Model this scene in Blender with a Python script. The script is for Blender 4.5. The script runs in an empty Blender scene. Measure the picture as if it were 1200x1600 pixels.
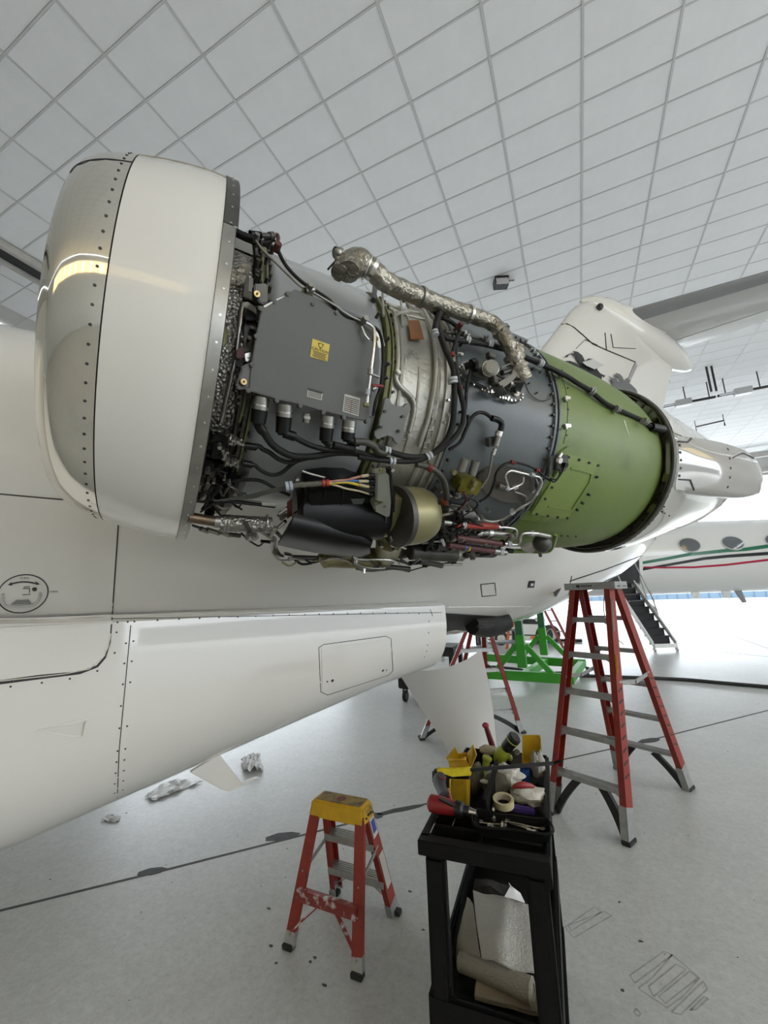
import bpy, bmesh, math, random
from mathutils import Vector as V, Matrix as M
from mathutils.bvhtree import BVHTree
random.seed(7)
sc = bpy.context.scene
# ---------------------------------------------------------------- camera
F_PX = 639.735                       # focal length in pixels of the 1200x1600 frame
RM = M(((0.90477918, 0.42462858, -0.03263741), (-0.11457778, 0.16889382, -0.97895189), (-0.41017869, 0.88947482, 0.20146461)))
CAM = V((0, 0, 1.66))
cd = bpy.data.cameras.new('camera'); cam = bpy.data.objects.new('camera', cd); sc.collection.objects.link(cam)
cd.sensor_fit = 'HORIZONTAL'; cd.sensor_width = 36.0; cd.lens = 36.0 * F_PX / 1200.0; cd.clip_start = 0.05; cd.clip_end = 400
cam.matrix_world = M.Translation(CAM) @ (RM.transposed() @ M(((1, 0, 0), (0, -1, 0), (0, 0, -1)))).to_4x4()
sc.camera = cam
# ---------------------------------------------------------------- light, exposure
sc.view_settings.view_transform = 'Standard'; sc.view_settings.look = 'None'; sc.view_settings.gamma = 1.0
sc.view_settings.use_curve_mapping = False
sc.view_settings.exposure = 0.15
sc.cycles.use_denoising = True
sc.cycles.max_bounces = 9; sc.cycles.diffuse_bounces = 6; sc.cycles.glossy_bounces = 5
sc.cycles.sample_clamp_indirect = 8.0
world = bpy.data.worlds.new('overcast_sky'); sc.world = world; world.use_nodes = True
wn = world.node_tree.nodes; wl = world.node_tree.links
bg = wn['Background']; bg.inputs[0].default_value = (0.86, 0.93, 1.0, 1); bg.inputs[1].default_value = 5.6
sun_d = bpy.data.lights.new('sun', 'SUN'); sun_d.energy = 0.8; sun_d.angle = math.radians(8); sun_d.color = (1, 0.96, 0.9)
sun = bpy.data.objects.new('sun', sun_d); sc.collection.objects.link(sun); sun.rotation_euler = (math.radians(-38), 0, math.radians(12))

# ---------------------------------------------------------------- picture geometry helpers
def ray(x, y):
    return (RM.transposed() @ V(((x - 600) / F_PX, (y - 800) / F_PX, 1.0))).normalized()
def onz(x, y, z=0.0):
    d = ray(x, y); return CAM + d * ((z - CAM.z) / d.z)
def aty(x, y, Y):
    d = ray(x, y); return CAM + d * ((Y - CAM.y) / d.y)
def depth(p):
    return (RM @ (V(p) - CAM)).z
class Plane:
    def __init__(s, p, n): s.p = V(p); s.n = V(n).normalized()
    def at(s, x, y, off=0.0):
        d = ray(x, y); t = (s.p + s.n * off - CAM).dot(s.n) / d.dot(s.n); return CAM + d * t

# ---------------------------------------------------------------- materials
MATS = {}
def mat(name, col, rough=0.5, metal=0.0, var=0.0, scale=6.0, bump=0.0, bscale=40.0, coat=0.0, emit=0.0, dirt=None, dscale=5.0, damt=0.5, spec=0.5, vor=False, stretch=(1, 1, 1), rvar=0.0):
    if name in MATS: return MATS[name]
    m = bpy.data.materials.new(name); m.use_nodes = True; n = m.node_tree.nodes; l = m.node_tree.links
    b = n['Principled BSDF']; c4 = (*col, 1)
    b.inputs['Base Color'].default_value = c4; b.inputs['Roughness'].default_value = rough; b.inputs['Metallic'].default_value = metal
    b.inputs['Specular IOR Level'].default_value = spec
    if coat: b.inputs['Coat Weight'].default_value = coat; b.inputs['Coat Roughness'].default_value = 0.04
    if emit: b.inputs['Emission Color'].default_value = c4; b.inputs['Emission Strength'].default_value = emit
    tc = n.new('ShaderNodeTexCoord'); mp = n.new('ShaderNodeMapping'); l.new(tc.outputs['Object'], mp.inputs[0]); mp.inputs['Scale'].default_value = stretch
    last = None
    def noise(sc_, det=5.0):
        t = n.new('ShaderNodeTexNoise'); t.inputs['Scale'].default_value = sc_; t.inputs['Detail'].default_value = det; l.new(mp.outputs[0], t.inputs['Vector']); return t
    if var:
        t = noise(scale); r = n.new('ShaderNodeMapRange'); l.new(t.outputs[0], r.inputs[0])
        r.inputs[1].default_value = 0.3; r.inputs[2].default_value = 0.7; r.inputs[3].default_value = 1 - var; r.inputs[4].default_value = 1 + var
        mx = n.new('ShaderNodeVectorMath'); mx.operation = 'SCALE'; mx.inputs[0].default_value = col; l.new(r.outputs[0], mx.inputs['Scale'])
        last = mx.outputs[0]
    if dirt:
        t = noise(dscale, 8.0); r = n.new('ShaderNodeValToRGB'); l.new(t.outputs[0], r.inputs[0])
        r.color_ramp.elements[0].position = damt; r.color_ramp.elements[0].color = (0, 0, 0, 1)
        r.color_ramp.elements[1].position = min(1, damt + 0.12); r.color_ramp.elements[1].color = (1, 1, 1, 1)
        mx = n.new('ShaderNodeMixRGB'); l.new(r.outputs[0], mx.inputs[0]); mx.inputs[1].default_value = c4; mx.inputs[2].default_value = (*dirt, 1)
        if last: l.new(last, mx.inputs[1])
        last = mx.outputs[0]
    if last: l.new(last, b.inputs['Base Color'])
    if rvar:
        t = noise(scale * 1.7); r = n.new('ShaderNodeMapRange'); l.new(t.outputs[0], r.inputs[0])
        r.inputs[1].default_value = 0.3; r.inputs[2].default_value = 0.7; r.inputs[3].default_value = max(0.02, rough - rvar); r.inputs[4].default_value = rough + rvar
        l.new(r.outputs[0], b.inputs['Roughness'])
    if bump:
        if vor:
            t = n.new('ShaderNodeTexVoronoi'); t.inputs['Scale'].default_value = bscale; l.new(mp.outputs[0], t.inputs['Vector'])
        else: t = noise(bscale, 3.0)
        bp = n.new('ShaderNodeBump'); bp.inputs['Strength'].default_value = bump; bp.inputs['Distance'].default_value = 0.01
        l.new(t.outputs[0], bp.inputs['Height']); l.new(bp.outputs[0], b.inputs['Normal'])
    MATS[name] = m; return m

# ---------------------------------------------------------------- mesh builder
def basis(ax, ref=None):
    ax = V(ax).normalized(); ref = V(ref) if ref is not None else (V((0, 0, 1)) if abs(ax.z) < 0.95 else V((1, 0, 0)))
    u = (ref - ax * ref.dot(ax)).normalized(); return ax, u, ax.cross(u)
def spline(pts, sub=5, closed=False):
    pts = [V(p) for p in pts]; n = len(pts)
    if n < 3: return pts
    out = []
    rng = range(n) if closed else range(n - 1)
    for i in rng:
        if closed: a, b, c, d = pts[i - 1], pts[i], pts[(i + 1) % n], pts[(i + 2) % n]
        else: a, b, c, d = pts[max(i - 1, 0)], pts[i], pts[i + 1], pts[min(i + 2, n - 1)]
        for k in range(sub):
            t = k / sub
            out.append(0.5 * ((2 * b) + (c - a) * t + (2 * a - 5 * b + 4 * c - d) * t * t + (3 * b - a - 3 * c + d) * t ** 3))
    if not closed: out.append(pts[-1])
    return out
class MB:
    def __init__(s): s.v = []; s.f = []
    def add(s, vs, fs):
        o = len(s.v); s.v += [V(p) for p in vs]; s.f += [tuple(i + o for i in f) for f in fs]; return s
    def box(s, c, sz, R=None):
        c = V(c); R = R or M.Identity(3); h = V(sz) / 2
        vs = [c + R @ V((x * h.x, y * h.y, z * h.z)) for x in (-1, 1) for y in (-1, 1) for z in (-1, 1)]
        return s.add(vs, [(0, 1, 3, 2), (4, 6, 7, 5), (0, 4, 5, 1), (2, 3, 7, 6), (0, 2, 6, 4), (1, 5, 7, 3)])
    def bar(s, p0, p1, w, h, up=(0, 0, 1)):
        p0, p1 = V(p0), V(p1); ax = (p1 - p0).normalized(); _, u, v = basis(ax, up if abs(V(up).normalized().dot(ax)) < 0.99 else (1, 0, 0))
        vs = [p + u * (a * h / 2) + v * (b * w / 2) for p in (p0, p1) for a, b in ((-1, -1), (-1, 1), (1, 1), (1, -1))]
        return s.add(vs, [(3, 2, 1, 0), (4, 5, 6, 7)] + [(i, (i + 1) % 4, 4 + (i + 1) % 4, 4 + i) for i in range(4)])
    def cyl(s, p0, p1, r0, r1=None, n=14):
        p0, p1 = V(p0), V(p1); r1 = r0 if r1 is None else r1; ax, u, v = basis(p1 - p0)
        vs = [p + (u * math.cos(t) + v * math.sin(t)) * r for p, r in ((p0, r0), (p1, r1)) for t in [2 * math.pi * k / n for k in range(n)]]
        return s.add(vs, [tuple(range(n - 1, -1, -1)), tuple(range(n, 2 * n))] + [(i, (i + 1) % n, n + (i + 1) % n, n + i) for i in range(n)])
    def tube(s, pts, r, n=8, sub=5, closed=False, flat=1.0):
        P = spline(pts, sub, closed) if sub > 1 else [V(p) for p in pts]
        m = len(P); u = None; vs = []
        for i, p in enumerate(P):
            a = P[i - 1] if (i or closed) else p; b = P[(i + 1) % m] if (i < m - 1 or closed) else p
            t = (b - a); t = t.normalized() if t.length > 1e-9 else V((0, 0, 1))
            if u is None: _, u, w = basis(t)
            else:
                u = (u - t * u.dot(t)); u = u.normalized() if u.length > 1e-9 else basis(t)[1]; w = t.cross(u)
            rr = r(i / (m - 1)) if callable(r) else r
            vs += [p + u * math.cos(2 * math.pi * k / n) * rr + w * math.sin(2 * math.pi * k / n) * rr * flat for k in range(n)]
        fs = []
        for i in range(m if closed else m - 1):
            j = (i + 1) % m
            fs += [(i * n + k, i * n + (k + 1) % n, j * n + (k + 1) % n, j * n + k) for k in range(n)]
        if not closed: fs += [tuple(range(n - 1, -1, -1)), tuple(range((m - 1) * n, m * n))]
        return s.add(vs, fs)
    def lathe(s, o, ax, prof, n=32, t0=0.0, t1=2 * math.pi, ref=None, cap=False):
        o = V(o); ax, u, v = basis(ax, ref); full = abs(t1 - t0 - 2 * math.pi) < 1e-6; k = n if full else n + 1
        vs = [o + ax * a + (u * math.cos(t0 + (t1 - t0) * j / n) + v * math.sin(t0 + (t1 - t0) * j / n)) * r for a, r in prof for j in range(k)]
        fs = []
        for i in range(len(prof) - 1):
            for j in range(n):
                q = (j + 1) % k; fs.append((i * k + j, (i + 1) * k + j, (i + 1) * k + q, i * k + q))
        if cap and full: fs += [tuple(range(k)), tuple(range(len(vs) - 1, len(vs) - k - 1, -1))]
        return s.add(vs, fs)
    def prism(s, poly, vec):
        n = len(poly); vec = V(vec); P = [V(p) for p in poly]
        return s.add(P + [p + vec for p in P], [tuple(range(n - 1, -1, -1)), tuple(range(n, 2 * n))] + [(i, (i + 1) % n, n + (i + 1) % n, n + i) for i in range(n)])
    def ball(s, c, r, n=14, R=None, sz=(1, 1, 1)):
        c = V(c); R = R or M.Identity(3); vs = []; fs = []; m = n // 2
        for i in range(m + 1):
            for j in range(n):
                a = math.pi * i / m; b = 2 * math.pi * j / n
                vs.append(c + R @ V((r * sz[0] * math.sin(a) * math.cos(b), r * sz[1] * math.sin(a) * math.sin(b), r * sz[2] * math.cos(a))))
        for i in range(m):
            for j in range(n): fs.append((i * n + j, (i + 1) * n + j, (i + 1) * n + (j + 1) % n, i * n + (j + 1) % n))
        return s.add(vs, fs)
    def ring(s, c, ax, R, r, n=24, k=8):
        ax, u, v = basis(ax); c = V(c)
        return s.tube([c + (u * math.cos(2 * math.pi * i / n) + v * math.sin(2 * math.pi * i / n)) * R for i in range(n)], r, k, 1, True)
    def sheet(s, G, th=0.0, N=None):
        """grid of points G[i][j]; with th > 0 it becomes a closed plate, thickened along N (function or vector)"""
        nu, nv = len(G), len(G[0]); P = [V(p) for row in G for p in row]
        fs = [(i * nv + j, (i + 1) * nv + j, (i + 1) * nv + j + 1, i * nv + j + 1) for i in range(nu - 1) for j in range(nv - 1)]
        if not th: return s.add(P, fs)
        def nn(i, j):
            if N is not None: return V(N)
            a = V(G[min(i + 1, nu - 1)][j]) - V(G[max(i - 1, 0)][j]); b = V(G[i][min(j + 1, nv - 1)]) - V(G[i][max(j - 1, 0)])
            c = a.cross(b); return c.normalized() if c.length > 1e-12 else V((0, 0, 1))
        Q = [V(G[i][j]) - nn(i, j) * th for i in range(nu) for j in range(nv)]; o = nu * nv
        fs2 = fs + [tuple(o + q for q in reversed(f)) for f in fs]
        edge = [(i, 0) for i in range(nu)] + [(nu - 1, j) for j in range(1, nv)] + [(i, nv - 1) for i in range(nu - 2, -1, -1)] + [(0, j) for j in range(nv - 2, 0, -1)]
        ids = [i * nv + j for i, j in edge]
        fs2 += [(ids[k], o + ids[k], o + ids[(k + 1) % len(ids)], ids[(k + 1) % len(ids)]) for k in range(len(ids))]
        return s.add(P + Q, fs2)
COL = sc.collection
def obj(name, mb, m, parent=None, bev=0.0, smooth=35, label=None, kind=None, segs=2):
    me = bpy.data.meshes.new(name)
    root = V((0, 0, 0))
    if parent is not None:
        q = parent
        while q is not None: root += q.location; q = q.parent
    else:
        if mb.v:
            lo = V((min(p[i] for p in mb.v) for i in range(3))); hi = V((max(p[i] for p in mb.v) for i in range(3)))
            root = V(((lo.x + hi.x) / 2, (lo.y + hi.y) / 2, lo.z))
    me.from_pydata([p - root for p in mb.v], [], mb.f); me.validate()
    bm = bmesh.new(); bm.from_mesh(me)
    bmesh.ops.recalc_face_normals(bm, faces=bm.faces)
    if bev:
        es = [e for e in bm.edges if len(e.link_faces) == 2 and e.calc_face_angle(0) > math.radians(40)]
        try: bmesh.ops.bevel(bm, geom=es, offset=bev, segments=segs, affect='EDGES', clamp_overlap=True)
        except Exception: pass
    bm.to_mesh(me); bm.free()
    if smooth:
        me.shade_smooth(); me.set_sharp_from_angle(angle=math.radians(smooth))
    if m: me.materials.append(m)
    o = bpy.data.objects.new(name, me); COL.objects.link(o)
    if parent is not None: o.parent = parent
    else: o.location = root
    if label: o['label'] = label
    if kind: o['kind'] = kind
    return o
def tag(o, label, cat, group=None):
    o['label'] = label; o['category'] = cat
    if group: o['group'] = group
    return o
def thing(name, label, cat, loc=(0, 0, 0), group=None):
    o = bpy.data.objects.new(name, None); COL.objects.link(o); o.location = V(loc); o.empty_display_size = 0.1
    return tag(o, label, cat, group)
def struct(name, mb, m, parent=None, **k):
    o = obj(name, mb, m, parent, **k); o['kind'] = 'structure' if k.get('kind') is None else k['kind']; return o
def dup(root, delta=(0, 0, 0), label=None):
    r = root.copy(); COL.objects.link(r); r.location = root.location + V(delta)
    if label: r['label'] = label
    for ch in root.children:
        c = ch.copy(); COL.objects.link(c); c.parent = r
        for g in ch.children:
            d = g.copy(); COL.objects.link(d); d.parent = c
    return r
def text_mb(txt, origin, xdir, ydir, size, th=0.0008, bold=0.0):
    cu = bpy.data.curves.new('t', 'FONT'); cu.body = txt; cu.size = 1.0; cu.align_x = 'CENTER'; cu.align_y = 'CENTER'; cu.resolution_u = 2; cu.offset = bold
    o = bpy.data.objects.new('t', cu); COL.objects.link(o); bpy.context.view_layer.update()
    me = bpy.data.meshes.new_from_object(o.evaluated_get(bpy.context.evaluated_depsgraph_get()))
    xd, yd = V(xdir).normalized(), V(ydir).normalized(); nz = xd.cross(yd)
    mb = MB(); mb.add([V(origin) + xd * v.co.x * size + yd * v.co.y * size + nz * th for v in me.vertices], [tuple(p.vertices) for p in me.polygons])
    bpy.data.objects.remove(o); bpy.data.meshes.remove(me); bpy.data.curves.remove(cu)
    return mb
# ================================================================ HANGAR SHELL
ZZ_ = V((0, 0, 1)); LAMP_W = 8.0
CEIL = 9.2; TX, TY, GX0, GY0 = 1.2138, 0.6087, 0.923, 5.397
XL, XR, YB, YF = -13.4, 15.0, -14.0, 31.0
m_wall = mat('wall_sheet', (0.62, 0.62, 0.60), 0.55, var=0.04, scale=2)
m_steel_beam = mat('beam_grey', (0.42, 0.41, 0.39), 0.5, var=0.1)
m_tile = mat('ceiling_tile', (0.77, 0.775, 0.785), 0.9, var=0.018, scale=5, bump=0.15, bscale=160)
m_grid = mat('ceiling_grid', (0.56, 0.56, 0.56), 0.3)
m_black = mat('black_plastic', (0.012, 0.012, 0.013), 0.42, var=0.2, scale=30)
m_dark = mat('dark_rubber', (0.02, 0.02, 0.02), 0.6)
# --- floor
def floor_material():
    m = bpy.data.materials.new('floor_coating'); m.use_nodes = True; n = m.node_tree.nodes; l = m.node_tree.links; b = n['Principled BSDF']
    tc = n.new('ShaderNodeTexCoord')
    def noise(s, d, r=0.55):
        t = n.new('ShaderNodeTexNoise'); t.inputs['Scale'].default_value = s; t.inputs['Detail'].default_value = d; t.inputs['Roughness'].default_value = r; l.new(tc.outputs['Object'], t.inputs['Vector']); return t
    def ramp(src, p0, c0, p1, c1):
        r = n.new('ShaderNodeValToRGB'); l.new(src.outputs[0], r.inputs[0]); e = r.color_ramp.elements
        e[0].position = p0; e[0].color = (*c0, 1); e[1].position = p1; e[1].color = (*c1, 1); return r
    def mix(a, bb, f, mode='MULTIPLY'):
        x = n.new('ShaderNodeMixRGB'); x.blend_type = mode; x.inputs[0].default_value = f; l.new(a.outputs[0], x.inputs[1]); l.new(bb.outputs[0], x.inputs[2]); return x
    base = ramp(noise(0.8, 2), 0.25, (0.53, 0.535, 0.52), 0.75, (0.60, 0.605, 0.59))
    a = mix(base, ramp(noise(6, 12, 0.82), 0.30, (0.80, 0.80, 0.79), 0.70, (1.04, 1.04, 1.04)), 0.6)
    a = mix(a, ramp(noise(55, 4), 0.30, (0.72, 0.71, 0.70), 0.45, (1, 1, 1)), 0.5)
    a = mix(a, ramp(noise(26, 12, 0.85), 0.32, (0.70, 0.70, 0.69), 0.66, (1.08, 1.08, 1.08)), 0.75)
    a = mix(a, ramp(noise(140, 2), 0.27, (0.45, 0.44, 0.43), 0.31, (1, 1, 1)), 0.7)
    l.new(a.outputs[0], b.inputs['Base Color'])
    r = n.new('ShaderNodeMapRange'); l.new(noise(5, 6).outputs[0], r.inputs[0]); r.inputs[1].default_value = 0.3; r.inputs[2].default_value = 0.7; r.inputs[3].default_value = 0.30; r.inputs[4].default_value = 0.34
    l.new(r.outputs[0], b.inputs['Roughness'])
    b.inputs['Specular IOR Level'].default_value = 0.3
    bp = n.new('ShaderNodeBump'); bp.inputs['Strength'].default_value = 0.10; bp.inputs['Distance'].default_value = 0.01; l.new(noise(18, 6, 0.7).outputs[0], bp.inputs['Height']); l.new(bp.outputs[0], b.inputs['Normal'])
    return m
m_floor = floor_material()
fl = struct('floor', MB().box(((XL + XR) / 2, (YB + YF) / 2, -0.1), (XR - XL, YF - YB, 0.2)), m_floor, smooth=0)
m_joint = mat('joint_filler', (0.045, 0.045, 0.045), 0.7, var=0.4, scale=14)
m_scuff = mat('scuff_grey', (0.34, 0.338, 0.33), 0.6, var=0.25, scale=20)
def strip(pts, w, z=0.0012, wob=0.0):
    mb = MB(); P = [V((p[0], p[1], 0)) for p in pts]
    for i in range(len(P) - 1):
        a, b = P[i], P[i + 1]; d = (b - a).normalized(); q = V((-d.y, d.x, 0)) * (w / 2)
        mb.prism([a - q, b - q, b + q, a + q], (0, 0, z))
    return mb
j = [onz(*p) for p in ((-40, 1433), (0, 1423), (240, 1364), (445, 1312), (670, 1255), (870, 1189), (1010, 1158), (1200, 1110))]
d0 = (j[0] - j[1]).normalized(); d1 = (j[-1] - j[-2]).normalized()
struct('floor_joint', strip([j[0] + d0 * 8] + j + [j[-1] + d1 * 12], 0.022), m_joint, fl, smooth=0)
mb = MB()
for p, q, w in (((415, 1312), (470, 1302), 0.055), ((215, 1366), (262, 1357), 0.04), ((575, 1277), (600, 1272), 0.05), ((1000, 1161), (1030, 1153), 0.06), ((590, 1273), (668, 1256), 0.034)):
    a, b = onz(*p), onz(*q); c = (a + b) / 2; d = (b - a) / 2; s = V((-d.y, d.x, 0)).normalized() * w
    mb.prism([c - d - s * 0.3, c - s, c + d * 0.6 - s * 0.8, c + d, c + d * 0.5 + s * 0.7, c - d * 0.3 + s, c - d + s * 0.5], (0, 0, 0.0016))
struct('joint_patch', mb, m_joint, fl, smooth=0, kind='stuff')
mb = MB()
for a, b in (((1062, 963), (1260, 1035)), ((1060, 1012), (1240, 1030)), ((700, 1030), (640, 1040))):
    mb2 = strip([onz(*a), onz(*b)], 0.03); mb.add(mb2.v, mb2.f)
struct('saw_cut', mb, m_joint, fl, smooth=0)
c8 = lambda x, y: onz(880 + x / 3.75, 1400 + y / 3.75)
mb = MB()
for loop in ([(10, 180), (60, 245), (285, 115), (240, 90)], [(30, 170), (180, 65), (225, 95), (45, 205)], [(390, 465), (420, 510), (640, 345), (590, 325)], [(440, 540), (610, 655), (690, 600), (800, 480), (640, 345), (520, 480)],
             [(500, 530), (530, 590), (720, 430), (660, 400)], [(560, 590), (600, 630), (790, 480), (740, 440)], [(635, 680), (690, 695), (845, 545), (820, 500)], [(745, 670), (780, 665), (850, 600), (825, 590)], [(415, 680), (440, 705), (455, 690), (430, 660)]):
    P = [c8(*p) for p in loop]; m2 = strip(P + [P[0]], 0.006, 0.0006); mb.add(m2.v, m2.f)
struct('scuff_mark', mb, m_scuff, fl, smooth=0, kind='stuff')
mb = MB()
for k in range(150):
    p = V((random.uniform(-4.5, 3.5), random.uniform(1.2, 8), 0)); r = random.uniform(0.002, 0.007)
    mb.prism([p + V((math.cos(t) * r * random.uniform(.6, 1.6), math.sin(t) * r * random.uniform(.5, 1.2), 0)) for t in [0, 1.2, 2.5, 3.8, 5.1]], (0, 0, 0.0012))
for px in ((485, 1503), (492, 1497), (507, 1540), (424, 1478), (640, 1393), (420, 1420), (432, 1505), (973, 1548), (968, 1410), (1001, 1471)):
    p = onz(*px); mb.prism([p + V((math.cos(t) * .009 * random.uniform(.4, 1.6), math.sin(t) * .006 * random.uniform(.5, 1.4), 0)) for t in [0, 1, 2, 3, 4, 5.2]], (0, 0, 0.003))
struct('floor_grit', mb, m_joint, fl, smooth=0, kind='stuff')
# --- ceiling: deck, 300 nearest tiles as pieces, the others joined, grid of tees
ce = struct('ceiling', MB().box(((XL + XR) / 2, (YB + YF) / 2, CEIL + 0.16), (XR - XL, YF - YB, 0.2)), m_wall, smooth=0)
tile_me = None; cells = []
i0, i1 = int((XL - GX0) / TX) + 0, int((XR - GX0) / TX); j0, j1 = int((YB - GY0) / TY), int((YF - GY0) / TY)
for i in range(i0, i1):
    for k in range(j0, j1):
        c = V((GX0 + (i + .5) * TX, GY0 + (k + .5) * TY, CEIL + 0.012))
        if c.x < -13.2: continue
        q = RM @ (c - CAM); vis = q.z > 0.3 and -60 < 600 + F_PX * q.x / q.z < 1260 and -40 < 800 + F_PX * q.y / q.z < 760
        cells.append((not vis, (c - CAM).length, c))
cells.sort(key=lambda t: (t[0], t[1]))
rest = MB()
for n_, (nv, dd, c) in enumerate(cells):
    if n_ < 300:
        if tile_me is None:
            o = obj('ceiling_tile', MB().box(c, (TX - 0.026, TY - 0.026, 0.022)), m_tile, ce, bev=0.006, smooth=0, segs=1); tile_me = o.data; base_c = c
        else:
            o = bpy.data.objects.new('ceiling_tile', tile_me); COL.objects.link(o); o.parent = ce; o.location = c - base_c
    else: rest.box(c, (TX - 0.026, TY - 0.026, 0.022))
struct('ceiling_tiles_beyond', rest, m_tile, ce, smooth=0, kind='stuff')
g = MB()
for i in range(i0, i1 + 1): g.box((GX0 + i * TX, (YB + YF) / 2, CEIL + 0.0), (0.030, YF - YB, 0.016))
for k in range(j0, j1 + 1): g.box(((XL + XR) / 2, GY0 + k * TY, CEIL + 0.002), (XR - XL, 0.024, 0.012))
struct('ceiling_grid', g, m_grid, ce, smooth=0, kind='stuff')
# dark door track in the ceiling by the left wall
tr = MB().box((-10.32, 6, CEIL - 0.06), (0.34, 30, 0.10)); struct('trim_1', tr, m_dark)
tr = MB().box((-10.56, 6, CEIL - 0.09), (0.10, 30, 0.16)).box((-10.08, 6, CEIL - 0.09), (0.10, 30, 0.16)); struct('trim_2', tr, m_steel_beam)
# --- walls
struct('wall_left', MB().box((XL - 0.1, (YB + 9) / 2, CEIL / 2), (0.2, 9 - YB, CEIL)).box((XL - 0.1, 16, 7.15), (0.2, 14, 4.1)).box((XL - 0.1, 27, CEIL / 2), (0.2, 8, CEIL)), m_wall, smooth=0)
struct('trim_3', MB().box((XL + 0.25, (YB + YF) / 2, 8.35), (0.3, YF - YB, 0.7)), m_steel_beam, smooth=0)
struct('wall_front', MB().box((-10.7, YF + 0.1, CEIL / 2), (5.2, 0.2, CEIL)).box((3.5, YF + 0.1, 8.6), (23.2, 0.2, 1.2)), m_wall, smooth=0)
struct('trim_4', MB().box((3.5, YF - 0.3, 8.25), (22, 0.35, 0.28)).box((3.5, YF - 2.2, 8.75), (22, 0.25, 0.3)), m_steel_beam, smooth=0)
# behind the camera: back wall and right wall, each with a wide open door and a translucent strip above it
m_strip = mat('translucent_panel', (1.0, 0.78, 0.38), 0.4, emit=1.5)
wb = MB().box((-11.2, YB - 0.1, CEIL / 2), (4.4, 0.2, CEIL)).box((13.5, YB - 0.1, CEIL / 2), (3, 0.2, CEIL)).box((1.5, YB - 0.1, 3.35), (21, 0.2, 6.7)).box((1.5, YB - 0.1, 8.75), (21, 0.2, 0.9))
struct('wall_back', wb, m_wall, smooth=0)
wr = MB().box((XR + 0.1, -12.5, CEIL / 2), (0.2, 3, CEIL)).box((XR + 0.1, 20.5, CEIL / 2), (0.2, 21, CEIL)).box((XR + 0.1, -0.5, 6.5), (0.2, 21, 0.4)).box((XR + 0.1, -0.5, 8.75), (0.2, 21, 0.9))
struct('wall_right', wr, m_wall, smooth=0)
k = 0
for i in range(14):
    k += 1; struct('window_%d' % k, MB().box((-9 + 0.75 + i * 1.5, YB - 0.1, 7.5), (1.44, 0.06, 1.55)), m_strip, smooth=0)
for i in range(14):
    k += 1; struct('window_%d' % k, MB().box((XR + 0.1, -11 + 0.75 + i * 1.5, 7.5), (0.06, 1.44, 1.55)), m_strip, smooth=0)
# --- outside
m_apron = mat('apron_concrete', (0.55, 0.54, 0.52), 0.8, var=0.06, scale=0.6)
ap = MB().box((0, 0, -0.25), (320, 320, 0.2))
struct('apron', ap, m_apron, smooth=0)
m_far = mat('far_cladding', (0.09, 0.14, 0.19), 0.6, var=0.05, scale=0.3)
hb = thing('far_building', 'long pale blue clad building beyond the apron, seen under the striped jet', 'building', (20, 78, -0.15))
obj('wall', MB().box((20, 76, 2.6), (160, 6, 5.5)), m_far, hb, smooth=0)
obj('roof', MB().box((20, 76, 5.5), (162, 7, 0.4)), m_wall, hb, smooth=0)
mb = MB()
for i in range(90): mb.box((-36 + i * 1.25, 72.97, 2.2), (0.06, 0.08, 4.6))
obj('cladding_rib', mb, mat('far_rib', (0.06, 0.10, 0.14), 0.6), hb, smooth=0, kind='stuff')
# ground far behind: dark low sheds outside the back and right doors (they are what the polished inlet mirrors)
m_shed = mat('shed_grey', (0.10, 0.115, 0.13), 0.7, var=0.2, scale=0.4)
for n_, (c, s, lab) in enumerate((((3, -52, 2.3), (60, 8, 5.0), 'low dark shed outside the door behind the camera'), ((54, -4, 2.9), (8, 60, 6.2), 'low dark shed outside the door at the right'))):
    b = thing('storage_shed', lab, 'building', (c[0], c[1], -0.15))
    obj('wall', MB().box(c, s), m_shed, b, smooth=0); obj('roof', MB().box((c[0], c[1], c[2] + s[2] / 2 + .1), (s[0] + 1, s[1] + 1, 0.3)), m_steel_beam, b, smooth=0)
# --- things hung under the ceiling
m_galv = mat('galvanised', (0.50, 0.51, 0.52), 0.38, 0.7, var=0.1, scale=20)
p = onz(783, 443, CEIL - 0.12)
t = thing('ceiling_sensor_box', 'small black box with a pale face hung from the ceiling tiles above the engine', 'box', (p.x, p.y, CEIL - 0.25))
Rz = M.Rotation(0.4, 3, 'Z')
obj('housing', MB().box((p.x, p.y, CEIL - 0.10), (0.34, 0.26, 0.20), Rz), m_black, t, bev=0.01)
obj('face', MB().box(V((p.x, p.y, CEIL - 0.16)) + Rz @ V((0.0, -0.135, 0)), (0.30, 0.02, 0.16), Rz), mat('pale_face', (0.45, 0.45, 0.48), 0.5), t)
for s in (-.1, -.03, .04, .11): obj('louvre', MB().box(V((p.x, p.y, CEIL - 0.06)) + Rz @ V((s, -0.135, 0)), (0.02, 0.02, 0.08), Rz), m_black, t)
obj('cable', MB().tube([V((p.x, p.y, CEIL - 0.05)) + Rz @ V(q) for q in ((.17, 0, -.04), (.24, 0, .0), (.28, .04, .03), (.34, .05, .045))], 0.012, 6), m_black, t)
def heater(px0, px1, lab, z=8.55, boxes=(0.25,), hang=True, w=0.16):
    a, b = onz(*px0, z), onz(*px1, z); d = b - a; t = thing('radiant_heater', lab, 'heater', (a + b) / 2, 'tube heaters under the far ceiling')
    obj('tube', MB().cyl(a, b, 0.05, n=8), m_dark, t)
    for f in boxes:
        c = a + d * f; obj('burner_box', MB().bar(c - d.normalized() * .26, c + d.normalized() * .26, 0.26, 0.24), m_galv, t, bev=0.02)
    obj('reflector', MB().bar(a + d * .02, a + d * .35, 0.2, 0.06), m_galv, t)
    for f in (0.1, 0.5, 0.9):
        c = a + d * f; obj('hanger_rod', MB().cyl(c, V((c.x, c.y, CEIL)), 0.02, n=6), m_dark, t)
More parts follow.
